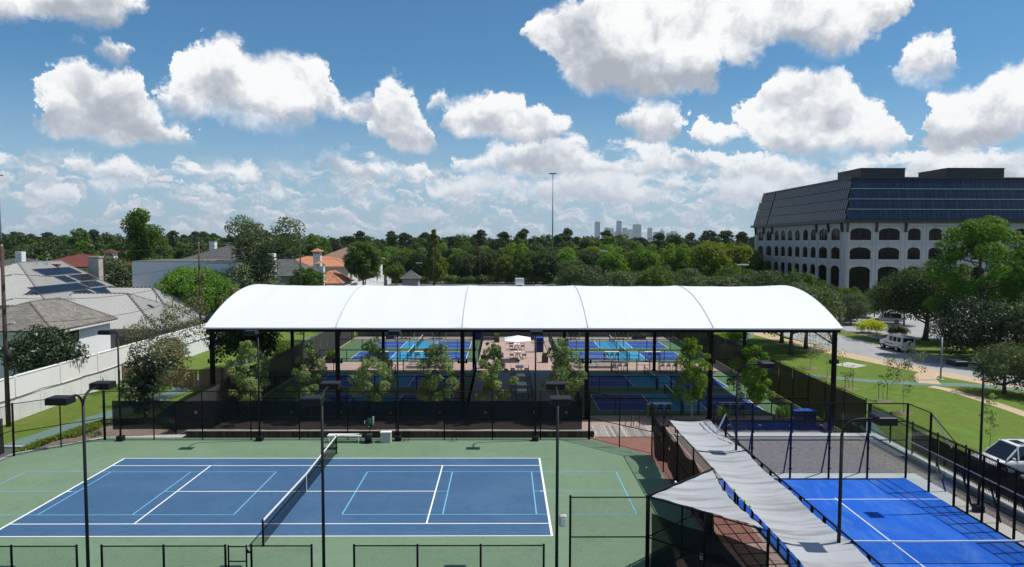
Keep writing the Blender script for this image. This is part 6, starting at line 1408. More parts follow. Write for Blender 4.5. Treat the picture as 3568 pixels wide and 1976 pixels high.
T = (('lime framed high table at the sunny lawn side courts, by the light blue kitchen',21.2,22.9,46.2,3,'sunny lawn side inner table'),('lime framed high table at the sunny lawn side courts, towards the screened fence',25.9,27.7,46.2,2,'sunny lawn side outer table'),
     ('high table under the canopy edge, beside the lawn side bleacher',20.9,22.7,39.0,3,'canopy edge table by the bleacher'),('high table under the canopy edge, beside the lawn side gate',25.9,27.8,39.0,3,'canopy edge table by the gate'),
     ('lime framed high table in front of the shaded courts, by the boardwalk steps',20.9,22.8,19.9,3,'steps side front table'),('lime framed high table in front of the shaded courts, by the grass planter',26.6,28.5,19.9,3,'planter side front table'),
     ('high table at the sunny path side courts, towards the path fence',-5.2,-3.4,46.2,2,'sunny path side outer table'),('high table at the sunny path side courts, by the light blue kitchen',-0.4,1.3,46.2,2,'sunny path side inner table'),
     ('high table on the timber deck, path side by the planter',-4.6,-2.7,64.8,3,'deck table by the path planter'),('high table on the timber deck, path side towards the aisle',-0.2,1.7,64.8,3,'deck table towards the aisle'),
     ('high table on the timber deck, lawn side towards the aisle',18.6,20.4,64.8,3,'deck table lawn side near the aisle'),('high table on the timber deck, lawn side beside the planter',25.3,27.2,64.8,3,'deck table beside the lawn planter'))
for l, a, b, y, n_, tg in T: high_table(l, a, b, y, n_, -1 if y < 60 else 1, tg)
# ---- aisle dining tables with chairs
def dining(label, x, y, k):
    t = thing('dining_table', label, 'table', (x,y,GZ), 0, 'aisle tables with dark chairs')
    m = MB(); m.rbox(x-0.42,y-0.75,GZ+0.72,x+0.42,y+0.75,GZ+0.76,0.01); m.build('top', M_ttop, t)
    for sx in (-1,1): m = MB(); m.beam((x+sx*0.05,y-0.6,GZ+0.72),(x+sx*0.36,y-0.68,GZ),0.05,0.05); m.build('leg', M_lime, t); m = MB(); m.beam((x+sx*0.05,y+0.6,GZ+0.72),(x+sx*0.36,y+0.68,GZ),0.05,0.05); m.build('leg', M_lime, t)
def dchair(label, x, y, rz, proto=[None]):
    if proto[0] is None:
        t = thing('chair', label, 'chair', (x,y,GZ), rz, 'dark chairs at the aisle tables')
        for a in (-1,1):
            for b in (-1,1): m = MB(); m.cyl((a*0.2,b*0.2,0),(a*0.19,b*0.19,0.44),0.015,n=5); m.build('leg', M_black, t, shift=False)
        m = MB(); m.rbox(-0.22,-0.22,0.44,0.22,0.22,0.48,0.02); m.build('seat', M_black, t, shift=False)
        m = MB(); m.box(-0.21,0.19,0.56,0.21,0.215,0.86); m.box(-0.21,0.192,0.48,-0.18,0.213,0.559); m.box(0.18,0.192,0.48,0.21,0.213,0.559); m.build('backrest', M_black, t, shift=False); proto[0] = t; return t
    return dup(proto[0], (x,y,GZ), rz, label)
for k, (x, y, w_) in enumerate(((11.35,26.3,'nearest the planted trees'),(11.4,29.3,'second from the planted trees'),(11.4,33.6,'in the shade before the dark mat'),(11.4,38.4,'at the canopy edge'),(11.4,47.9,'under the first white umbrella'),(11.4,54.9,'in the sun beyond the first umbrella'),(11.4,60.5,'towards the deck umbrellas'))):
    dining('pale aisle table %s' % w_, x, y, k)
    for s in (-1,1):
        for dy in (-0.4,0.4): dchair('dark chair at the aisle table %s' % w_, x+s*0.72, y+dy, -math.pi/2*s)
def umbrella(label, x, y, z0=GZ, hz=2.5, r=1.75):
    t = thing('umbrella', label, 'umbrella', (x,y,z0), 0, 'white square umbrellas')
    m = MB(); m.cyl((x,y,z0),(x,y,z0+hz+0.35),0.03,n=8); m.build('pole', M_steel, t, True); m = MB(); m.cyl((x,y,z0),(x,y,z0+0.08),0.3,n=14); m.build('base', M_plan, t)
    def fn(u, v):
        a, b = u*2-1, v*2-1; d = max(abs(a),abs(b)); e = abs(abs(a)-abs(b)); return (x+a*r, y+b*r, z0+hz+0.42*(1-d)**1.0-0.16*d**2*e)
    m = MB(); m.grid(fn, 16, 16); m.build('canopy', M_umb, t, True)
    for sx in (-1,1):
        for sy in (-1,1): m = MB(); m.beam((x,y,z0+hz+0.36),(x+sx*r*0.98,y+sy*r*0.98,z0+hz-0.02),0.025,0.025); m.build('rib', M_steel, t)
umbrella('white square umbrella over the sunny aisle table', 11.35, 46.4, r=1.5); umbrella('white umbrella at the deck end, path side', 8.6, 65.0); umbrella('white umbrella at the deck end, lawn side', 13.9, 65.2)
# ---- bleachers
def bleacher(label, x0, x1, y):
    t = thing('bleacher', label, 'bleacher', ((x0+x1)/2,y,GZ), 0, 'aluminium bleachers by the pink paving')
    for k in range(3):
        for j, dz in ((0,0.42),(1,0.15)):
            m = MB(); yy = y+0.62*k+(0.0 if j == 0 else 0.3); m.box(x0,yy,GZ+0.02+dz*0+0.26*k+(0.42 if j == 0 else 0.16),x1,yy+0.25,GZ+0.06+0.26*k+(0.42 if j == 0 else 0.16)); m.build('plank', M_alu, t)
    for x in (x0+0.2,(x0+x1)/2,x1-0.2):
        m = MB(); m.beam((x,y+0.1,GZ+0.02),(x,y+1.7,GZ+0.02),0.05,0.05); m.beam((x,y+0.1,GZ),(x,y+0.1,GZ+0.44),0.05,0.05); m.beam((x,y+1.5,GZ),(x,y+1.5,GZ+0.96),0.05,0.05); m.beam((x,y+0.1,GZ+0.4),(x,y+1.55,GZ+0.92),0.05,0.05); m.build('frame', M_alu, t)
bleacher('aluminium bleacher by the path side courts', -0.5, 4.4, 41.2); bleacher('aluminium bleacher by the lawn side courts', 17.6, 22.2, 41.4)
# ---- planters and bins
def planter(label, x, y, w_, d_, hh, leaf, n_, tall, sd):
    t = thing('planter', label, 'planter', (x,y,GZ), 0, 'grey planters on the plaza'); m = MB(); m.rbox(x-w_/2,y-d_/2,GZ,x+w_/2,y+d_/2,GZ+hh,0.03); m.build('pot', M_plan, t)
    rg = np.random.default_rng(sd); V = []
    for k in range(n_):
        bx, by = rg.uniform(-w_*0.4,w_*0.4), rg.uniform(-d_*0.4,d_*0.4); a = rg.uniform(0,6.28); sp = rg.uniform(0.05,0.5)*tall; h_ = tall*rg.uniform(0.5,1); c = np.array([math.cos(a),math.sin(a),0]); s_ = np.array([-math.sin(a),math.cos(a),0])*0.018
        b0 = np.array([bx,by,hh-0.02]); m1 = b0+c*sp*0.4+np.array([0,0,h_*0.75]); e = b0+c*sp+np.array([0,0,h_*0.9]); V += [b0-s_,b0+s_,m1+s_,m1-s_, m1-s_,m1+s_,e+s_*0.3,e-s_*0.3]
    put('grass_blades', fast_mesh('grass_blades', np.array(V), len(V)//4, [LM[leaf]]), t); return t
for l, x, y, w_, hh, tall, sd in (('planter with tall ornamental grass beside the navy bins',30.9,18.3,1.4,0.45,1.1,1),('planter with grass in the corner of the path side courts',-9.5,44.9,1.4,0.7,1.0,2),('planter with grass at the aisle beside the lawn side courts',14.4,45.2,0.7,0.75,0.5,3),('planter with grass on the deck by the path side wall',-6.0,64.2,1.2,0.8,1.0,4),('broad planter with grass on the deck by the lawn side wall',28.6,64.4,1.9,0.7,0.9,5),('small planter at the deck end of the aisle, path side',8.8,61.6,0.7,0.7,0.6,6),('small planter at the deck end of the aisle, lawn side',14.3,61.0,0.7,0.7,0.6,7),('planter with grass beside the canopy column and boardwalk',26.2,17.6,1.0,0.5,1.0,8),('dark leaved planter at the aisle corner under the canopy edge',7.6,41.5,0.7,0.9,0.8,9),('grass planter at the path fence by the shaded courts',-10.0,19.9,1.4,0.5,1.1,10)):
    planter(l, x, y, w_, 0.7, hh, 'bright' if sd not in (9,) else 'dark', 150, tall, sd)
def bin_(label, x, y, w_, hh, lid):
    t = thing('bin', label, 'bin', (x,y,GZ), 0, 'navy bins on the plaza'); m = MB(); m.rbox(x-w_/2,y-0.35,GZ+0.04,x+w_/2,y+0.35,GZ+hh,0.03); m.build('body', M_bin, t)
    m = MB(); m.rbox(x-w_/2-0.03,y-0.38,GZ+hh,x+w_/2+0.03,y+0.38,GZ+hh+0.08,0.02); m.build('lid', lid, t); m = MB(); m.box(x-w_/2+0.05,y-0.37,GZ+hh*0.6,x+w_/2-0.05,y-0.352,GZ+hh*0.66); m.build('handle', M_black, t)
bin_('navy bin with blue lid next to the grass planter', 32.1, 18.5, 0.78, 0.85, M_binlid); bin_('navy bin with blue lid next to the screened fence', 32.98, 18.5, 0.78, 0.85, M_binlid); bin_('tall navy bin at the aisle beside the sunny lawn side courts', 14.1, 53.0, 1.1, 1.75, M_binlid); bin_('tall navy bin on the deck at the path side of the aisle', 6.2, 64.5, 1.0, 1.6, M_bin)
# ---- tennis court side things
t = thing('bench', 'white slatted bench at the far end of the tennis net', 'bench', (-0.1,8.85,0))
for k in range(21): m = MB(); m.box(-1.05+0.1*k-0.035+0.0,8.6,0.43,-1.05+0.1*k+0.035,9.12,0.46); m.build('slat', M_wplas, t)
for y in (8.66,9.05): m = MB(); m.box(-1.1,y-0.03,0.36,1.0,y+0.03,0.429); m.build('rail', M_wplas, t)
for x in (-0.95,0.85):
    for y, s in ((8.66,-1),(9.05,1)): m = MB(); m.tube([(x,y,0.36),(x,y+s*0.07,0.18),(x,y+s*0.01,0.0)],[0.04,0.035,0.045],7); m.build('leg', M_wplas, t, True)
t = thing('drinks_stand', 'green drinks cooler on a post above a black waste bin', 'water cooler', (1.45,9.0,0))
m = MB(); m.cyl((1.45,9.12,0),(1.45,9.12,0.95),0.03,n=8); m.build('post', M_black, t); m = MB(); m.cyl((1.45,9.0,0.92),(1.45,9.0,1.36),0.17,0.19,n=16); m.cyl((1.45,9.0,1.36),(1.45,9.0,1.42),0.20,0.17,n=16); c = m.build('cooler', M_dgreen, t, True)
m = MB(); m.cyl((1.45,8.80,0.98),(1.45,8.74,0.98),0.02,n=6); m.build('tap', M_wplas, c); m = MB(); m.cyl((1.68,9.02,1.05),(1.68,9.02,1.55),0.05,n=8); m.build('cup_tube', M_wplas, t, True); m = MB(); m.cyl((1.16,9.0,1.1),(1.16,9.0,1.28),0.03,n=6); m.build('cup', M_wplas, t)
t = thing('waste_bin', 'black waste bin with liner below the drinks cooler', 'bin', (1.42,8.7,0)); m = MB(); m.cyl((1.42,8.7,0.03),(1.42,8.7,0.56),0.19,0.25,n=14); m.build('body', M_ctrim, t, True); m = MB(); m.cyl((1.42,8.7,0.54),(1.42,8.7,0.62),0.27,0.24,n=14,cap=False); m.build('liner', M_plan, t, True); m = MB(); m.cyl((1.42,8.7,0.0),(1.42,8.7,0.04),0.32,n=14); m.build('foot', M_ctrim, t)
t = thing('storage_box', 'pale ribbed storage box against the far tennis fence', 'box', (2.5,8.85,0)); m = MB(); m.rbox(2.18,8.62,0,2.82,9.12,0.62,0.02); b_ = m.build('body', M_beige, t)
for k in range(7): m = MB(); m.box(2.22+0.085*k,8.608,0.04,2.25+0.085*k,8.62,0.58); m.build('rib', M_beige, b_)
m = MB(); m.rbox(2.16,8.6,0.62,2.84,9.14,0.68,0.02); m.build('lid', M_wplas, t)
for i, x in enumerate((3.6,6.55)):
    t = thing('ball_hopper', ('wire ball hopper beside the fence lamp base','wire ball hopper leaning at the far fence')[i], 'ball hopper', (x,8.95,0)); m = MB()
    for a in (0,0.3):
        for b in (0,0.3): m.cyl((x+a,8.85+b,0),(x+a,8.85+b,0.42),0.008,n=4)
    for z in (0.15,0.28,0.41):
        for p, q in (((0,0),(.3,0)),((.3,0),(.3,.3)),((.3,.3),(0,.3)),((0,.3),(0,0))): m.cyl((x+p[0],8.85+p[1],z),(x+q[0],8.85+q[1],z),0.006,n=4)
    stuff(m.build('wire_basket', M_black, t)); m = MB(); m.tube([(x,9.0,0.42),(x+0.02,9.0,0.66),(x+0.28,9.0,0.66),(x+0.3,9.0,0.42)],0.008,4); m.build('handle', M_black, t)
t = thing('control_box', 'pale control box on the lamp by the tall railed panel', 'box', (11.93,-9.3,2.0)); m = MB(); m.rbox(11.83,-9.42,2.0,12.1,-9.18,2.42,0.05); m.build('body', M_beige, t); m = MB(); m.box(11.9,-9.435,2.05,12.04,-9.421,2.3); m.build('cover', M_wplas, t)
t = thing('handrail', 'pair of black handrails on the boardwalk steps', 'handrail', (18.7,13.6,GZ))
for x in (18.35,18.9): m = MB(); m.tube([(x,12.5,0.0),(x,12.5,0.92),(x,12.8,0.95),(x,14.5,-0.2),(x,14.7,-0.25),(x,14.7,GZ)],0.025,6); m.build('rail', M_black, t, True)
# exit sign on the walkway gate
t = thing('exit_sign', 'small maroon EXIT sign behind the sagging screen', 'sign', (19.9,9.7,0.7)); m = MB(); m.rbox(19.55,9.68,0.72,20.25,9.72,1.02,0.01); m.build('plate', pm('maroon',(0.10,0.03,0.03),0.6), t); m = MB(); m.cyl((19.9,9.72,0),(19.9,9.72,0.75),0.025,n=6); m.build('post', M_black, t)
fc = bpy.data.curves.new('exit_text','FONT'); fc.body = 'EXIT'; fc.size = 0.28; fc.extrude = 0.003; fc.align_x = 'CENTER'; fo = bpy.data.objects.new('tmp', fc); COL.objects.link(fo)
bpy.context.view_layer.update(); me = bpy.data.meshes.new_from_object(fo.evaluated_get(bpy.context.evaluated_depsgraph_get())); bpy.data.objects.remove(fo); me.materials.clear(); me.materials.append(M_wplas)
o = put('lettering', me, t, (0.0,-0.025,0.07)); o.rotation_euler = (rad(90),0,0)
# table and bicycle in the shade under the triangular sail
t = thing('cafe_table', 'round dark cafe table on the shaded walkway', 'table', (17.6,-9.2,0)); m = MB(); m.cyl((17.6,-9.2,0.70),(17.6,-9.2,0.73),0.42,n=20); m.build('top', M_plan, t); m = MB(); m.cyl((17.6,-9.2,0),(17.6,-9.2,0.70),0.035,n=8); m.build('stem', M_steel, t); m = MB(); m.cyl((17.6,-9.2,0),(17.6,-9.2,0.03),0.25,n=14); m.build('foot', M_steel, t)
dchair('dark chair beside the round cafe table', 18.1, -10.4, 2.2)
# ---- vehicles
def wheel(parent, x, y, z, r, w_, ax):
    d = Vector((w_/2,0,0)) if ax == 'x' else Vector((0,w_/2,0)); c = Vector((x,y,z)); m = MB(); m.cyl(c-d,c+d,r,n=18); m.cyl(c-d*1.04,c+d*1.04,r*0.86,n=18); k = m.build('wheel', M_tyre, parent, shift=False); m = MB(); m.cyl(c-d*1.1,c+d*1.1,r*0.62,n=12); m.build('rim', M_rim, k, shift=False)
def loft(secs):
    """closed skin through cross sections: (y, [(x,z)...])"""
    m = MB(); n = len(secs[0][1]); vs = [(x,y,z) for y, s in secs for x, z in s]; fs = []
    for i in range(len(secs)-1):
        for k in range(n): j = (k+1)%n; fs.append((i*n+k,i*n+j,(i+1)*n+j,(i+1)*n+k))
    fs += [tuple(range(n-1,-1,-1)), tuple(range((len(secs)-1)*n, len(secs)*n))]; m.add(vs, fs); return m
def sect(w_, z0, z1, tb=0.06, top=0.9): return [(-w_+tb,z0),(w_-tb,z0),(w_,z0+tb*2),(w_,z0+(z1-z0)*0.6),(w_*0.98,z1-tb),(w_*top,z1),(-w_*top,z1),(-w_*0.98,z1-tb),(-w_,z0+(z1-z0)*0.6),(-w_,z0+tb*2)]
def car(label, loc, rz, paint, L=4.9, W_=1.94, H=1.72, suv=True, group=None, cat='car'):
    """front towards +y"""
    t = thing('car', label, cat, loc, rz, group); w_ = W_/2; hb = 0.98 if suv else 0.86; f = L/2
    m = loft([(-f,sect(w_*0.90,0.42,hb-0.10)),(-f+0.12,sect(w_*0.97,0.30,hb)),(-f+0.9,sect(w_,0.26,hb+0.02)),(0.0,sect(w_,0.26,hb)),(f-1.55,sect(w_,0.26,hb-0.02)),(f-0.75,sect(w_*0.98,0.28,hb-0.10)),(f-0.15,sect(w_*0.93,0.32,hb-0.22)),(f,sect(w_*0.84,0.40,hb-0.30))]); m.build('body', paint, t, True, shift=False)
    def cs(wb, wt, z0, z1): return [(-wb,z0),(wb,z0),(wt,z1),(-wt,z1)]
    yb = -f+0.10 if suv else -f+0.75; m = loft([(yb,cs(w_*0.90,w_*0.86,hb-0.02,hb+0.06)),(yb+0.42,cs(w_*0.93,w_*0.76,hb-0.02,H-0.07)),(0.1,cs(w_*0.95,w_*0.78,hb-0.02,H-0.03)),(f-2.05,cs(w_*0.94,w_*0.76,hb-0.02,H-0.07)),(f-1.20,cs(w_*0.92,w_*0.86,hb-0.04,hb+0.0))]); m.build('windows', M_cglass, t, shift=False)
    m = loft([(yb+0.36,[(-w_*0.74,H-0.10),(w_*0.74,H-0.10),(w_*0.70,H-0.03),(-w_*0.70,H-0.03)]),(0.1,[(-w_*0.79,H-0.08),(w_*0.79,H-0.08),(w_*0.72,H),(-w_*0.72,H)]),(f-2.0,[(-w_*0.75,H-0.11),(w_*0.75,H-0.11),(w_*0.70,H-0.05),(-w_*0.70,H-0.05)])]); rf_ = m.build('roof', paint, t, shift=False)
    m = MB(); m.box(-0.42,-0.3,H-0.006,0.42,f-2.25,H+0.004); m.build('sunroof', M_cglass, rf_, shift=False)
    for s in (-1,1):
        for ya, yb2 in ((yb+0.40,yb+0.05),(-0.55,-0.55),(0.55,0.58),(f-2.05,f-1.24)): m = MB(); m.beam((s*w_*0.785,ya,H-0.06),(s*w_*0.955,yb2,hb),0.07,0.07); m.build('pillar', paint, t, shift=False)
        m = MB(); m.rbox(s*(w_+0.10)-0.10,f-1.62,hb+0.02,s*(w_+0.10)+0.10,f-1.50,hb+0.18,0.03); m.build('mirror', paint, t, shift=False)
        m = MB(); m.box(s*w_*0.68-0.16,f-0.16,hb-0.36,s*w_*0.68+0.16,f-0.05,hb-0.24); m.build('headlight', M_head, t, shift=False)
        m = MB(); m.box(s*w_*0.80-0.12,-f+0.0,hb-0.22,s*w_*0.80+0.12,-f+0.14,hb-0.02); m.build('taillight', M_red, t, shift=False)
        m = MB(); m.beam((s*w_*0.66,yb+0.6,H+0.03),(s*w_*0.66,f-2.2,H+0.02),0.04,0.04); m.build('roof_rail', M_rim, t, shift=False)
        for y in (-f+0.98,f-0.95): wheel(t, s*(w_-0.12), y, 0.36, 0.36, 0.24, 'x')
    m = MB(); m.rbox(-w_*0.9,-f-0.04,0.34,w_*0.9,-f+0.1,0.52,0.03); m.build('bumper', M_ctrim, t, shift=False); m = MB(); m.rbox(-w_*0.8,f-0.08,0.32,w_*0.8,f+0.03,0.48,0.03); m.build('bumper', M_ctrim, t, shift=False)
    return t
car('white car with sunroof parked beyond the picket fence', (40.2,6.5,GZ+0.012), rad(90), M_carw, 5.0, 1.98, 1.80)
car('grey car parked closer to the picket fence than the white one', (41.0,3.3,GZ+0.012), rad(90), M_carg, 4.7, 1.86, 1.50, False)
# boxy white car with spare wheel
t = thing('boxy_car', 'white boxy off road car with round spare wheel on the road', 'car', (59.65,55.0,GZ+0.01), rad(4)); f, w_ = 2.35, 0.93
m = loft([(-f,sect(w_,0.52,1.12,0.04,0.97)),(f-1.35,sect(w_,0.52,1.12,0.04,0.97)),(f-1.3,sect(w_*0.94,0.52,1.14,0.04,0.95)),(f-0.12,sect(w_*0.92,0.52,1.10,0.04,0.95)),(f,sect(w_*0.88,0.56,1.04,0.04,0.95))]); m.build('body', M_carw, t, shift=False)
m = loft([(-f+0.01,[(-w_*.96,1.10),(w_*.96,1.10),(w_*.86,1.93),(-w_*.86,1.93)]),(f-1.75,[(-w_*.96,1.10),(w_*.96,1.10),(w_*.86,1.93),(-w_*.86,1.93)]),(f-1.32,[(-w_*.96,1.10),(w_*.96,1.10),(w_*.94,1.20),(-w_*.94,1.20)])]); m.build('cabin', M_carw, t, shift=False)
m = MB(); m.rbox(-w_*0.87,-f-0.01,1.93,w_*0.87,f-1.72,1.97,0.03); m.build('roof', M_carg, t, shift=False)
for s in (-1,1):
    for ya, yb in ((-f+0.25,-f+0.95),(-f+1.12,-f+1.80),(-f+1.95,-f+2.62)):
        q = lambda y, z: (s*(w_*(0.96-0.10*(z-1.10)/0.83)+0.006), y, z); m = MB(); m.add([q(ya,1.25),q(yb,1.25),q(yb,1.80),q(ya,1.80)],[(0,1,2,3)]); m.build('side_window', M_cglass, t, shift=False)
    m = MB(); m.beam((s*(w_+0.012),-f+0.1,0.86),(s*(w_+0.012),f-1.4,0.86),0.02,0.07); m.build('side_strip', M_ctrim, t, shift=False)
    for y in (-f+0.95,f-0.85):
        m = MB(); m.rbox(s*(w_+0.03)-0.07,y-0.50,0.70,s*(w_+0.03)+0.07,y+0.50,0.92,0.05); m.build('wheel_arch', M_carw, t, shift=False); wheel(t, s*(w_-0.08), y, 0.40, 0.40, 0.28, 'x')
    m = MB(); m.rbox(s*(w_+0.13)-0.1,f-1.55,1.15,s*(w_+0.13)+0.1,f-1.42,1.38,0.03); m.build('mirror', M_carw, t, shift=False); m = MB(); m.box(s*w_*0.84-0.1,-f-0.02,0.62,s*w_*0.84+0.1,-f-0.003,0.72); m.build('taillight', M_red, t, shift=False)
    m = MB(); m.cyl((s*0.62,f-0.02,0.86),(s*0.62,f+0.02,0.86),0.11,n=14); m.build('headlight', M_head, t, shift=False)
m = MB(); m.box(-0.68,-f-0.006,1.28,0.68,-f+0.004,1.78); m.build('rear_window', M_cglass, t, shift=False)
m = MB(); m.cyl((0.05,-f-0.26,1.08),(0.05,-f-0.01,1.08),0.40,0.42,n=24); sp = m.build('spare_wheel', M_carw, t, True, shift=False); m = MB(); m.cyl((0.05,-f-0.275,1.08),(0.05,-f-0.262,1.08),0.33,n=24); m.build('cover_disc', M_rim, sp, shift=False)
for y0_, y1_ in ((-f-0.12,-f+0.08),(f-0.06,f+0.12)): m = MB(); m.rbox(-w_*0.98,y0_,0.42,w_*0.98,y1_,0.60,0.03); m.build('bumper', M_carw if y0_ < 0 else M_ctrim, t, shift=False)
m = MB(); m.box(-0.85,-f+0.05,0.36,0.85,f-0.1,0.51); m.build('underbody', M_ctrim, t, shift=False)
# far car park
t = thing('box_truck', 'white box truck in the far car park', 'truck', (13.9,158,GZ+0.01), math.pi); m = MB(); m.rbox(-1.2,-3.6,0.9,1.2,1.0,3.75,0.05); m.build('cargo_box', M_carw, t, shift=False); m = loft([(1.05,sect(1.05,0.5,2.35,0.05,0.9)),(2.0,sect(1.05,0.5,2.25,0.05,0.85)),(2.5,sect(1.0,0.5,1.45,0.05,0.9)),(3.1,sect(0.95,0.5,1.25,0.05,0.9))]); m.build('cab', M_carw, t, shift=False)
m = MB(); m.add([(-0.85,2.03,2.2),(0.85,2.03,2.2),(0.9,2.5,1.5),(-0.9,2.5,1.5)],[(0,1,2,3)]); m.v = [(x,y+0.03,z+0.02) for x,y,z in m.v]; m.build('windscreen', M_cglass, t, shift=False)
for s in (-1,1):
    for y in (-2.6,2.2): wheel(t, s*0.95, y, 0.42, 0.42, 0.26, 'x')
M_card = pm('dark_car_paint', (0.03,0.035,0.05), 0.3, coat=0.6)
far_g = 'cars in the far car park'
cw = car('white car parked beside the box truck', (20.0,157,GZ+0.01), math.pi, M_carw, group=far_g); cd = car('dark car parked alone left of the box truck', (0.5,160,GZ+0.01), math.pi, M_card, group=far_g)
for x, y, src, lab in ((26.5,162,cd,'dark car under the grove trees next to a white car'),(32.6,160,cd,'second dark car under the grove trees'),(39.4,159,cd,'dark car beside the high white car'),(45.5,156,cw,'tall white car at the end of the row by the mast'),(23.2,164,cw,'pale low car behind the white car'),(36.2,166,cw,'pale car in the back row of the far car park'),(-7.4,150,cw,'white van by the beige hut')): dup(src, (x-4 if x > 0 else x, y, GZ+0.01), math.pi, lab, scale=1.0 if 'van' not in lab else (1.1,1.15,1.25))
car('pale car parked in the shade behind the yellow blossom shrub', (75.0,86,GZ+0.01), rad(60), M_carw)
# ---- people
def skin_body(name, J, E, mats_, z):
    """one continuous skin grown over a joint skeleton"""
    me = bpy.data.meshes.new(name); names = list(J); me.from_pydata([J[k][0] for k in names], [], [(names.index(a),names.index(b)) for a, b in E]); o = bpy.data.objects.new(name, me); COL.objects.link(o)
    md = o.modifiers.new('skin','SKIN'); sv = me.skin_vertices[0].data
    for i, k in enumerate(names): sv[i].radius = (J[k][1],J[k][1]*(J[k][2] if len(J[k]) > 2 else 1)); sv[i].use_root = (k == 'pelvis')
    o.modifiers.new('sub','SUBSURF').levels = 2; bpy.context.view_layer.update()
    m2 = bpy.data.meshes.new_from_object(o.evaluated_get(bpy.context.evaluated_depsgraph_get())); bpy.data.objects.remove(o); m2.materials.clear(); m2.polygons.foreach_set('use_smooth',[True]*len(m2.polygons)); return m2
M_skin = pm('skin', (0.42,0.26,0.19), 0.6, 0.06, 4.0); M_hair = pm('dark_hair', (0.03,0.022,0.016), 0.6)
def person(label, x, y, rz, shirt, trousers, step=0.12, Ht=1.76):
    t = thing('person', label, 'person', (x,y,GZ+0.008), rz); s = Ht/1.76
    J = {'pelvis':((0,0,0.95),0.155,0.75),'spine':((0,0.01,1.12),0.14,0.72),'chest':((0,0.02,1.33),0.165,0.68),'neck0':((0,0.01,1.47),0.075),'neck':((0,0.0,1.54),0.055),'head0':((0,-0.01,1.60),0.075),'head':((0,-0.015,1.67),0.092,1.1),'crown':((0,0.0,1.735),0.06)}
    E = [('pelvis','spine'),('spine','chest'),('chest','neck0'),('neck0','neck'),('neck','head0'),('head0','head'),('head','crown')]
    for sd, q in ((-1,'l'),(1,'r')):
        st = step*sd
        J.update({q+'sh':((sd*0.19,0.02,1.43),0.062),q+'el':((sd*0.255,0.05,1.15),0.046),q+'wr':((sd*0.14,-0.20,1.10),0.032),q+'hd':((sd*0.09,-0.27,1.12),0.036,0.6),q+'hip':((sd*0.095,0,0.90),0.10),q+'kn':((sd*0.11,-st*0.7-0.02,0.50),0.062),q+'an':((sd*0.11,-st*1.2+0.02,0.09),0.042),q+'ft':((sd*0.12,-st*1.2-0.15,0.035),0.045,0.8)})
        E += [('chest',q+'sh'),(q+'sh',q+'el'),(q+'el',q+'wr'),(q+'wr',q+'hd'),('pelvis',q+'hip'),(q+'hip',q+'kn'),(q+'kn',q+'an'),(q+'an',q+'ft')]
        for f_ in range(4): J[q+'f%d' % f_] = ((sd*(0.055+0.022*f_),-0.335,1.125-0.01*abs(f_-1.5)),0.010); E.append((q+'hd',q+'f%d' % f_))
        J[q+'th'] = ((sd*0.045,-0.29,1.165),0.011); E.append((q+'hd',q+'th'))
    J = {k: (tuple(c*s for c in v[0]), *[v[1]*s], *v[2:]) for k, v in J.items()}
    me = skin_body('body', J, E, None, 0)
    for m_ in (M_skin, shirt, trousers, M_hair, M_ctrim): me.materials.append(m_)
    for p in me.polygons:
        c = p.center; z = c.z/s; ax = abs(c.x/s)
        if z < 0.075: i = 4
        elif z < 0.50: i = 0
        elif z < 0.98: i = 2 if not (ax > 0.2) else 0
        elif z < 1.49: i = 1 if not (z < 1.28 and (ax > 0.215 or c.y/s < -0.135)) else 0
        elif z > 1.665 and (c.y/s > -0.05 or z > 1.73): i = 3
        else: i = 0
        p.material_index = i
    put('body', me, t); return t
person('person in dark shirt and khaki shorts walking on the green path', -19.6, 52.0, rad(10), pm('slate_shirt',(0.075,0.085,0.10),0.9), pm('khaki',(0.42,0.36,0.27),0.9))
person('person in brown shirt walking just outside the screened fence', -15.6, 41.0, rad(-60), pm('brown_shirt',(0.12,0.07,0.05),0.9), pm('dark_trousers',(0.03,0.03,0.035),0.9), 0.18)

# ================================================================== poles, wires, masts, skyline, air
M_pole = pm('pole_wood', (0.085,0.055,0.040), 0.95, 0.25, 2.0, 10, 0.4); M_wire = pm('wire', (0.05,0.05,0.05), 0.6); M_ins = pm('insulator', (0.55,0.56,0.56), 0.4); M_galv = pm('galvanised', (0.24,0.27,0.31), 0.5, 0.08, metal=0.3)
UP = [(-26.35,17.0,12.0),(-27.9,54.0,12.1),(-28.2,99.0,11.9),(-26.4,152.0,11.7),(-24.5,196.0,11.5)]
ul = ('wooden utility pole standing in front of the boundary wall at the drive','wooden utility pole between the metal roofs and the canopy','wooden utility pole beside the grey shingle house','wooden utility pole by the orange roofs','wooden utility pole at the far end of the wall')
tops = []
for (x, y, zt), lab in zip(UP, ul):
    t = thing('utility_pole', lab, 'utility pole', (x,y,GZ), 0, 'utility poles along the boundary wall'); m = MB(); m.cyl((x,y,GZ),(x,y,zt),0.17,0.11,n=10); m.build('pole', M_pole, t, True)
    at = [(x,y,zt+0.05)]
    for k in range(3):
        z = zt-2.2-1.75*k; m = MB(); m.cyl((x,y,z),(x+0.55,y,z+0.12),0.035,n=6); b_ = m.build('bracket', M_galv, t); m = MB(); m.cyl((x+0.5,y,z+0.13),(x+0.72,y,z+0.17),0.075,0.06,n=8); m.build('insulator', M_ins, b_); at.append((x+0.62,y,z+0.2))
    m = MB(); m.cyl((x,y,zt),(x,y,zt+0.12),0.07,n=8); m.build('cap', M_ins, t); tops.append(at)
x, y, zt = UP[0]; m = MB(); m.cyl((x+0.25,y-0.1,zt-8.4),(x+0.25,y-0.1,zt-7.5),0.24,n=12); 
tr_ = m.build('transformer', M_ctrim, bpy.data.objects['utility_pole'], True)
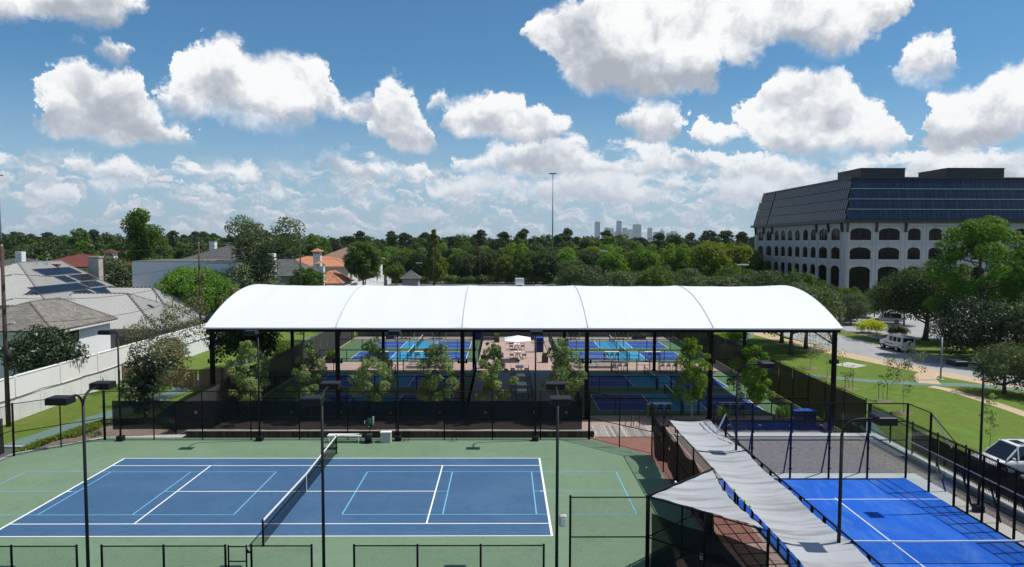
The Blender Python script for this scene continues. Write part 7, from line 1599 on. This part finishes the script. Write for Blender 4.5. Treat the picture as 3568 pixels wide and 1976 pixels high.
for i in range(4):
    for k in range(4): tag(MB().tube(sag(tops[i][k], tops[i+1][k], (0.9,1.3,1.4,1.5)[k]*(1 if i else 0.75), 16), 0.026, 4).build('power_line', M_wire), 'power line between the utility poles, %s, %s' % (('top wire','upper side wire','middle side wire','lower side wire')[k], ('by the white brick house','by the white modern house','by the grey shingle house','by the orange roofs')[i]), 'wire', 'power lines along the boundary wall')
for k, (px_, py_) in enumerate(((-8.5,150),(2.5,178),(52,170))):
    t = thing('utility_pole', ('slim timber pole near the beige hut','slim timber pole in front of the grove','slim timber pole among the trees left of the office')[k], 'utility pole', (px_,py_,GZ), 0, 'slim timber poles'); m = MB(); m.cyl((px_,py_,GZ),(px_,py_,11.2),0.14,0.09,n=8); m.build('pole', M_pole, t, True)
    for zz in (10.2,9.0): m = MB(); m.box(px_-0.9,py_-0.05,zz,px_+0.9,py_+0.05,zz+0.12); m.build('crossarm', M_pole, t)
def mast(label, x, y, zt, r=0.36):
    t = thing('light_mast', label, 'mast', (x,y,GZ)); m = MB(); m.cyl((x,y,GZ),(x,y,zt),r,r*0.45,n=12); m.build('shaft', M_galv, t, True); m = MB(); m.cyl((x,y,zt),(x,y,zt+0.5),0.5,n=12); rg_ = m.build('ring', M_galv, t)
    for k in range(6): a = k*math.pi/3; m = MB(); m.cbox((x+1.1*math.cos(a),y+1.1*math.sin(a),zt+0.2),(1.1,0.5,0.35),rz=a); m.build('floodlight', M_galv, rg_)
mast('tall grey light mast rising above the treeline', 29.9, 265.0, 40.6); mast('tall grey light mast above the wood behind the houses', -196.5, 262.0, 38.8)
def lot_lamp(label, x, y, h):
    t = thing('lot_lamp', label, 'lamp', (x,y,GZ), 0, 'lot lamps beyond the canopy'); m = MB(); m.cyl((x,y,GZ),(x,y,h),0.09,0.06,n=8); m.build('pole', M_black, t, True); m = MB(); m.rbox(x-0.9,y-0.3,h,x+0.9,y+0.3,h+0.22,0.03); m.build('head', M_ins, t)
lot_lamp('pale lot lamp in front of the live oaks', 49.5, 84, 8.6); lot_lamp('pale lot lamp among the grove trees', 32.5, 128, 10.3); lot_lamp('pale lot lamp behind the beige hut', -15.5, 178, 6.0)
t = thing('street_pole', 'bare grey street pole on the verge by the gravel path', 'pole', (53.2,35.2,GZ)); m = MB(); m.cyl((53.2,35.2,GZ),(53.2,35.2,3.1),0.085,n=10); m.build('shaft', M_galv, t, True); m = MB(); m.cyl((53.2,35.2,GZ),(53.2,35.2,GZ+0.08),0.32,n=12); m.build('footing', M_conc, t)
# ---- downtown towers on the horizon
M_tow = [pm('tower_blue', (0.16,0.22,0.28), 0.4, 0.05, 0.02), pm('tower_grey', (0.26,0.25,0.25), 0.6, 0.05, 0.02), pm('tower_pale', (0.42,0.43,0.44), 0.6, 0.05, 0.02)]
SK = ((1141,1204,264,0,'slab'),(1264,1316,190,0,'slab'),(1320,1376,184,2,'slab'),(1413,1473,276,0,'slab'),(1388,1480,158,0,'gable'),(1490,1548,190,1,'slab'),(1620,1720,232,1,'slab'),(1806,1858,188,1,'slab'),(1880,1950,140,1,'slab'),(1962,2012,180,2,'dome'),(2090,2170,150,2,'slab'),(1560,1610,172,2,'slab'),(2040,2080,128,1,'slab'))
lb_ = ('slim blue tower left of the skyline','short blue tower behind the first slim tower','pale flat tower next to the short blue one','tallest dark blue tower of the skyline','gabled blue tower at the foot of the tallest','grey block right of the tallest tower','broad brown grey tower with mast','squat grey tower right of the broad one','low grey block before the domed tower','pale tower with rounded dome','pale low tower at the right end','pale block between two taller towers','low grey block right of the dome')
for (xa, xb, hh, k, sh), lab in zip(SK, lb_):
    t = thing('tower', lab, 'skyscraper', ((xa+xb)/2,8965,GZ), 0, 'downtown towers on the horizon'); m = MB(); m.box(xa,8940,GZ,xb,9000,hh if sh == 'slab' else hh*0.88); m.build('shaft', M_tow[k], t)
    if sh == 'gable': m = MB(); xm = (xa+xb)/2; m.add([(xa,8940,hh*0.88),(xb,8940,hh*0.88),(xb,9000,hh*0.88),(xa,9000,hh*0.88),(xm,8940,hh*1.15),(xm,9000,hh*1.15)],[(0,1,4),(1,2,5,4),(2,3,5),(3,0,4,5)]); m.build('gable_top', M_tow[k], t)
    if sh == 'dome': m = MB(); m.cyl(((xa+xb)/2,8970,hh*0.88),((xa+xb)/2,8970,hh*0.96),(xb-xa)/2.1,(xb-xa)/2.6,n=14); m.cyl(((xa+xb)/2,8970,hh*0.96),((xa+xb)/2,8970,hh*1.05),(xb-xa)/2.6,(xb-xa)/8,n=14); m.build('dome', M_tow[2], t)
    if hh == 232: m = MB(); m.cyl((1680,8970,232),(1680,8970,300),2.5,1,n=6); m.build('mast', M_tow[1], t)
    if sh == 'slab': m = MB(); m.box(xa+8,8950,hh,xb-8,8990,hh+7); m.build('crown', M_tow[k], t)


# ---- air between here and the skyline
hb = MB(); hb.box(-9000,-450,-4.0,9000,9500,318.0); ho = hb.build('haze', None); ho['kind'] = 'stuff'
hm = bpy.data.materials.new('haze_air'); hm.use_nodes = True; ht = N(hm.node_tree); hm.node_tree.nodes.clear()
pv = ht.new('ShaderNodeVolumePrincipled'); pv.inputs['Color'].default_value = (0.80,0.88,1.0,1); pv.inputs['Density'].default_value = 0.00005; pv.inputs['Anisotropy'].default_value = 0.2
hu = ht.new('ShaderNodeOutputMaterial'); ht.link(pv.outputs[0], hu.inputs['Volume']); ho.data.materials.append(hm)
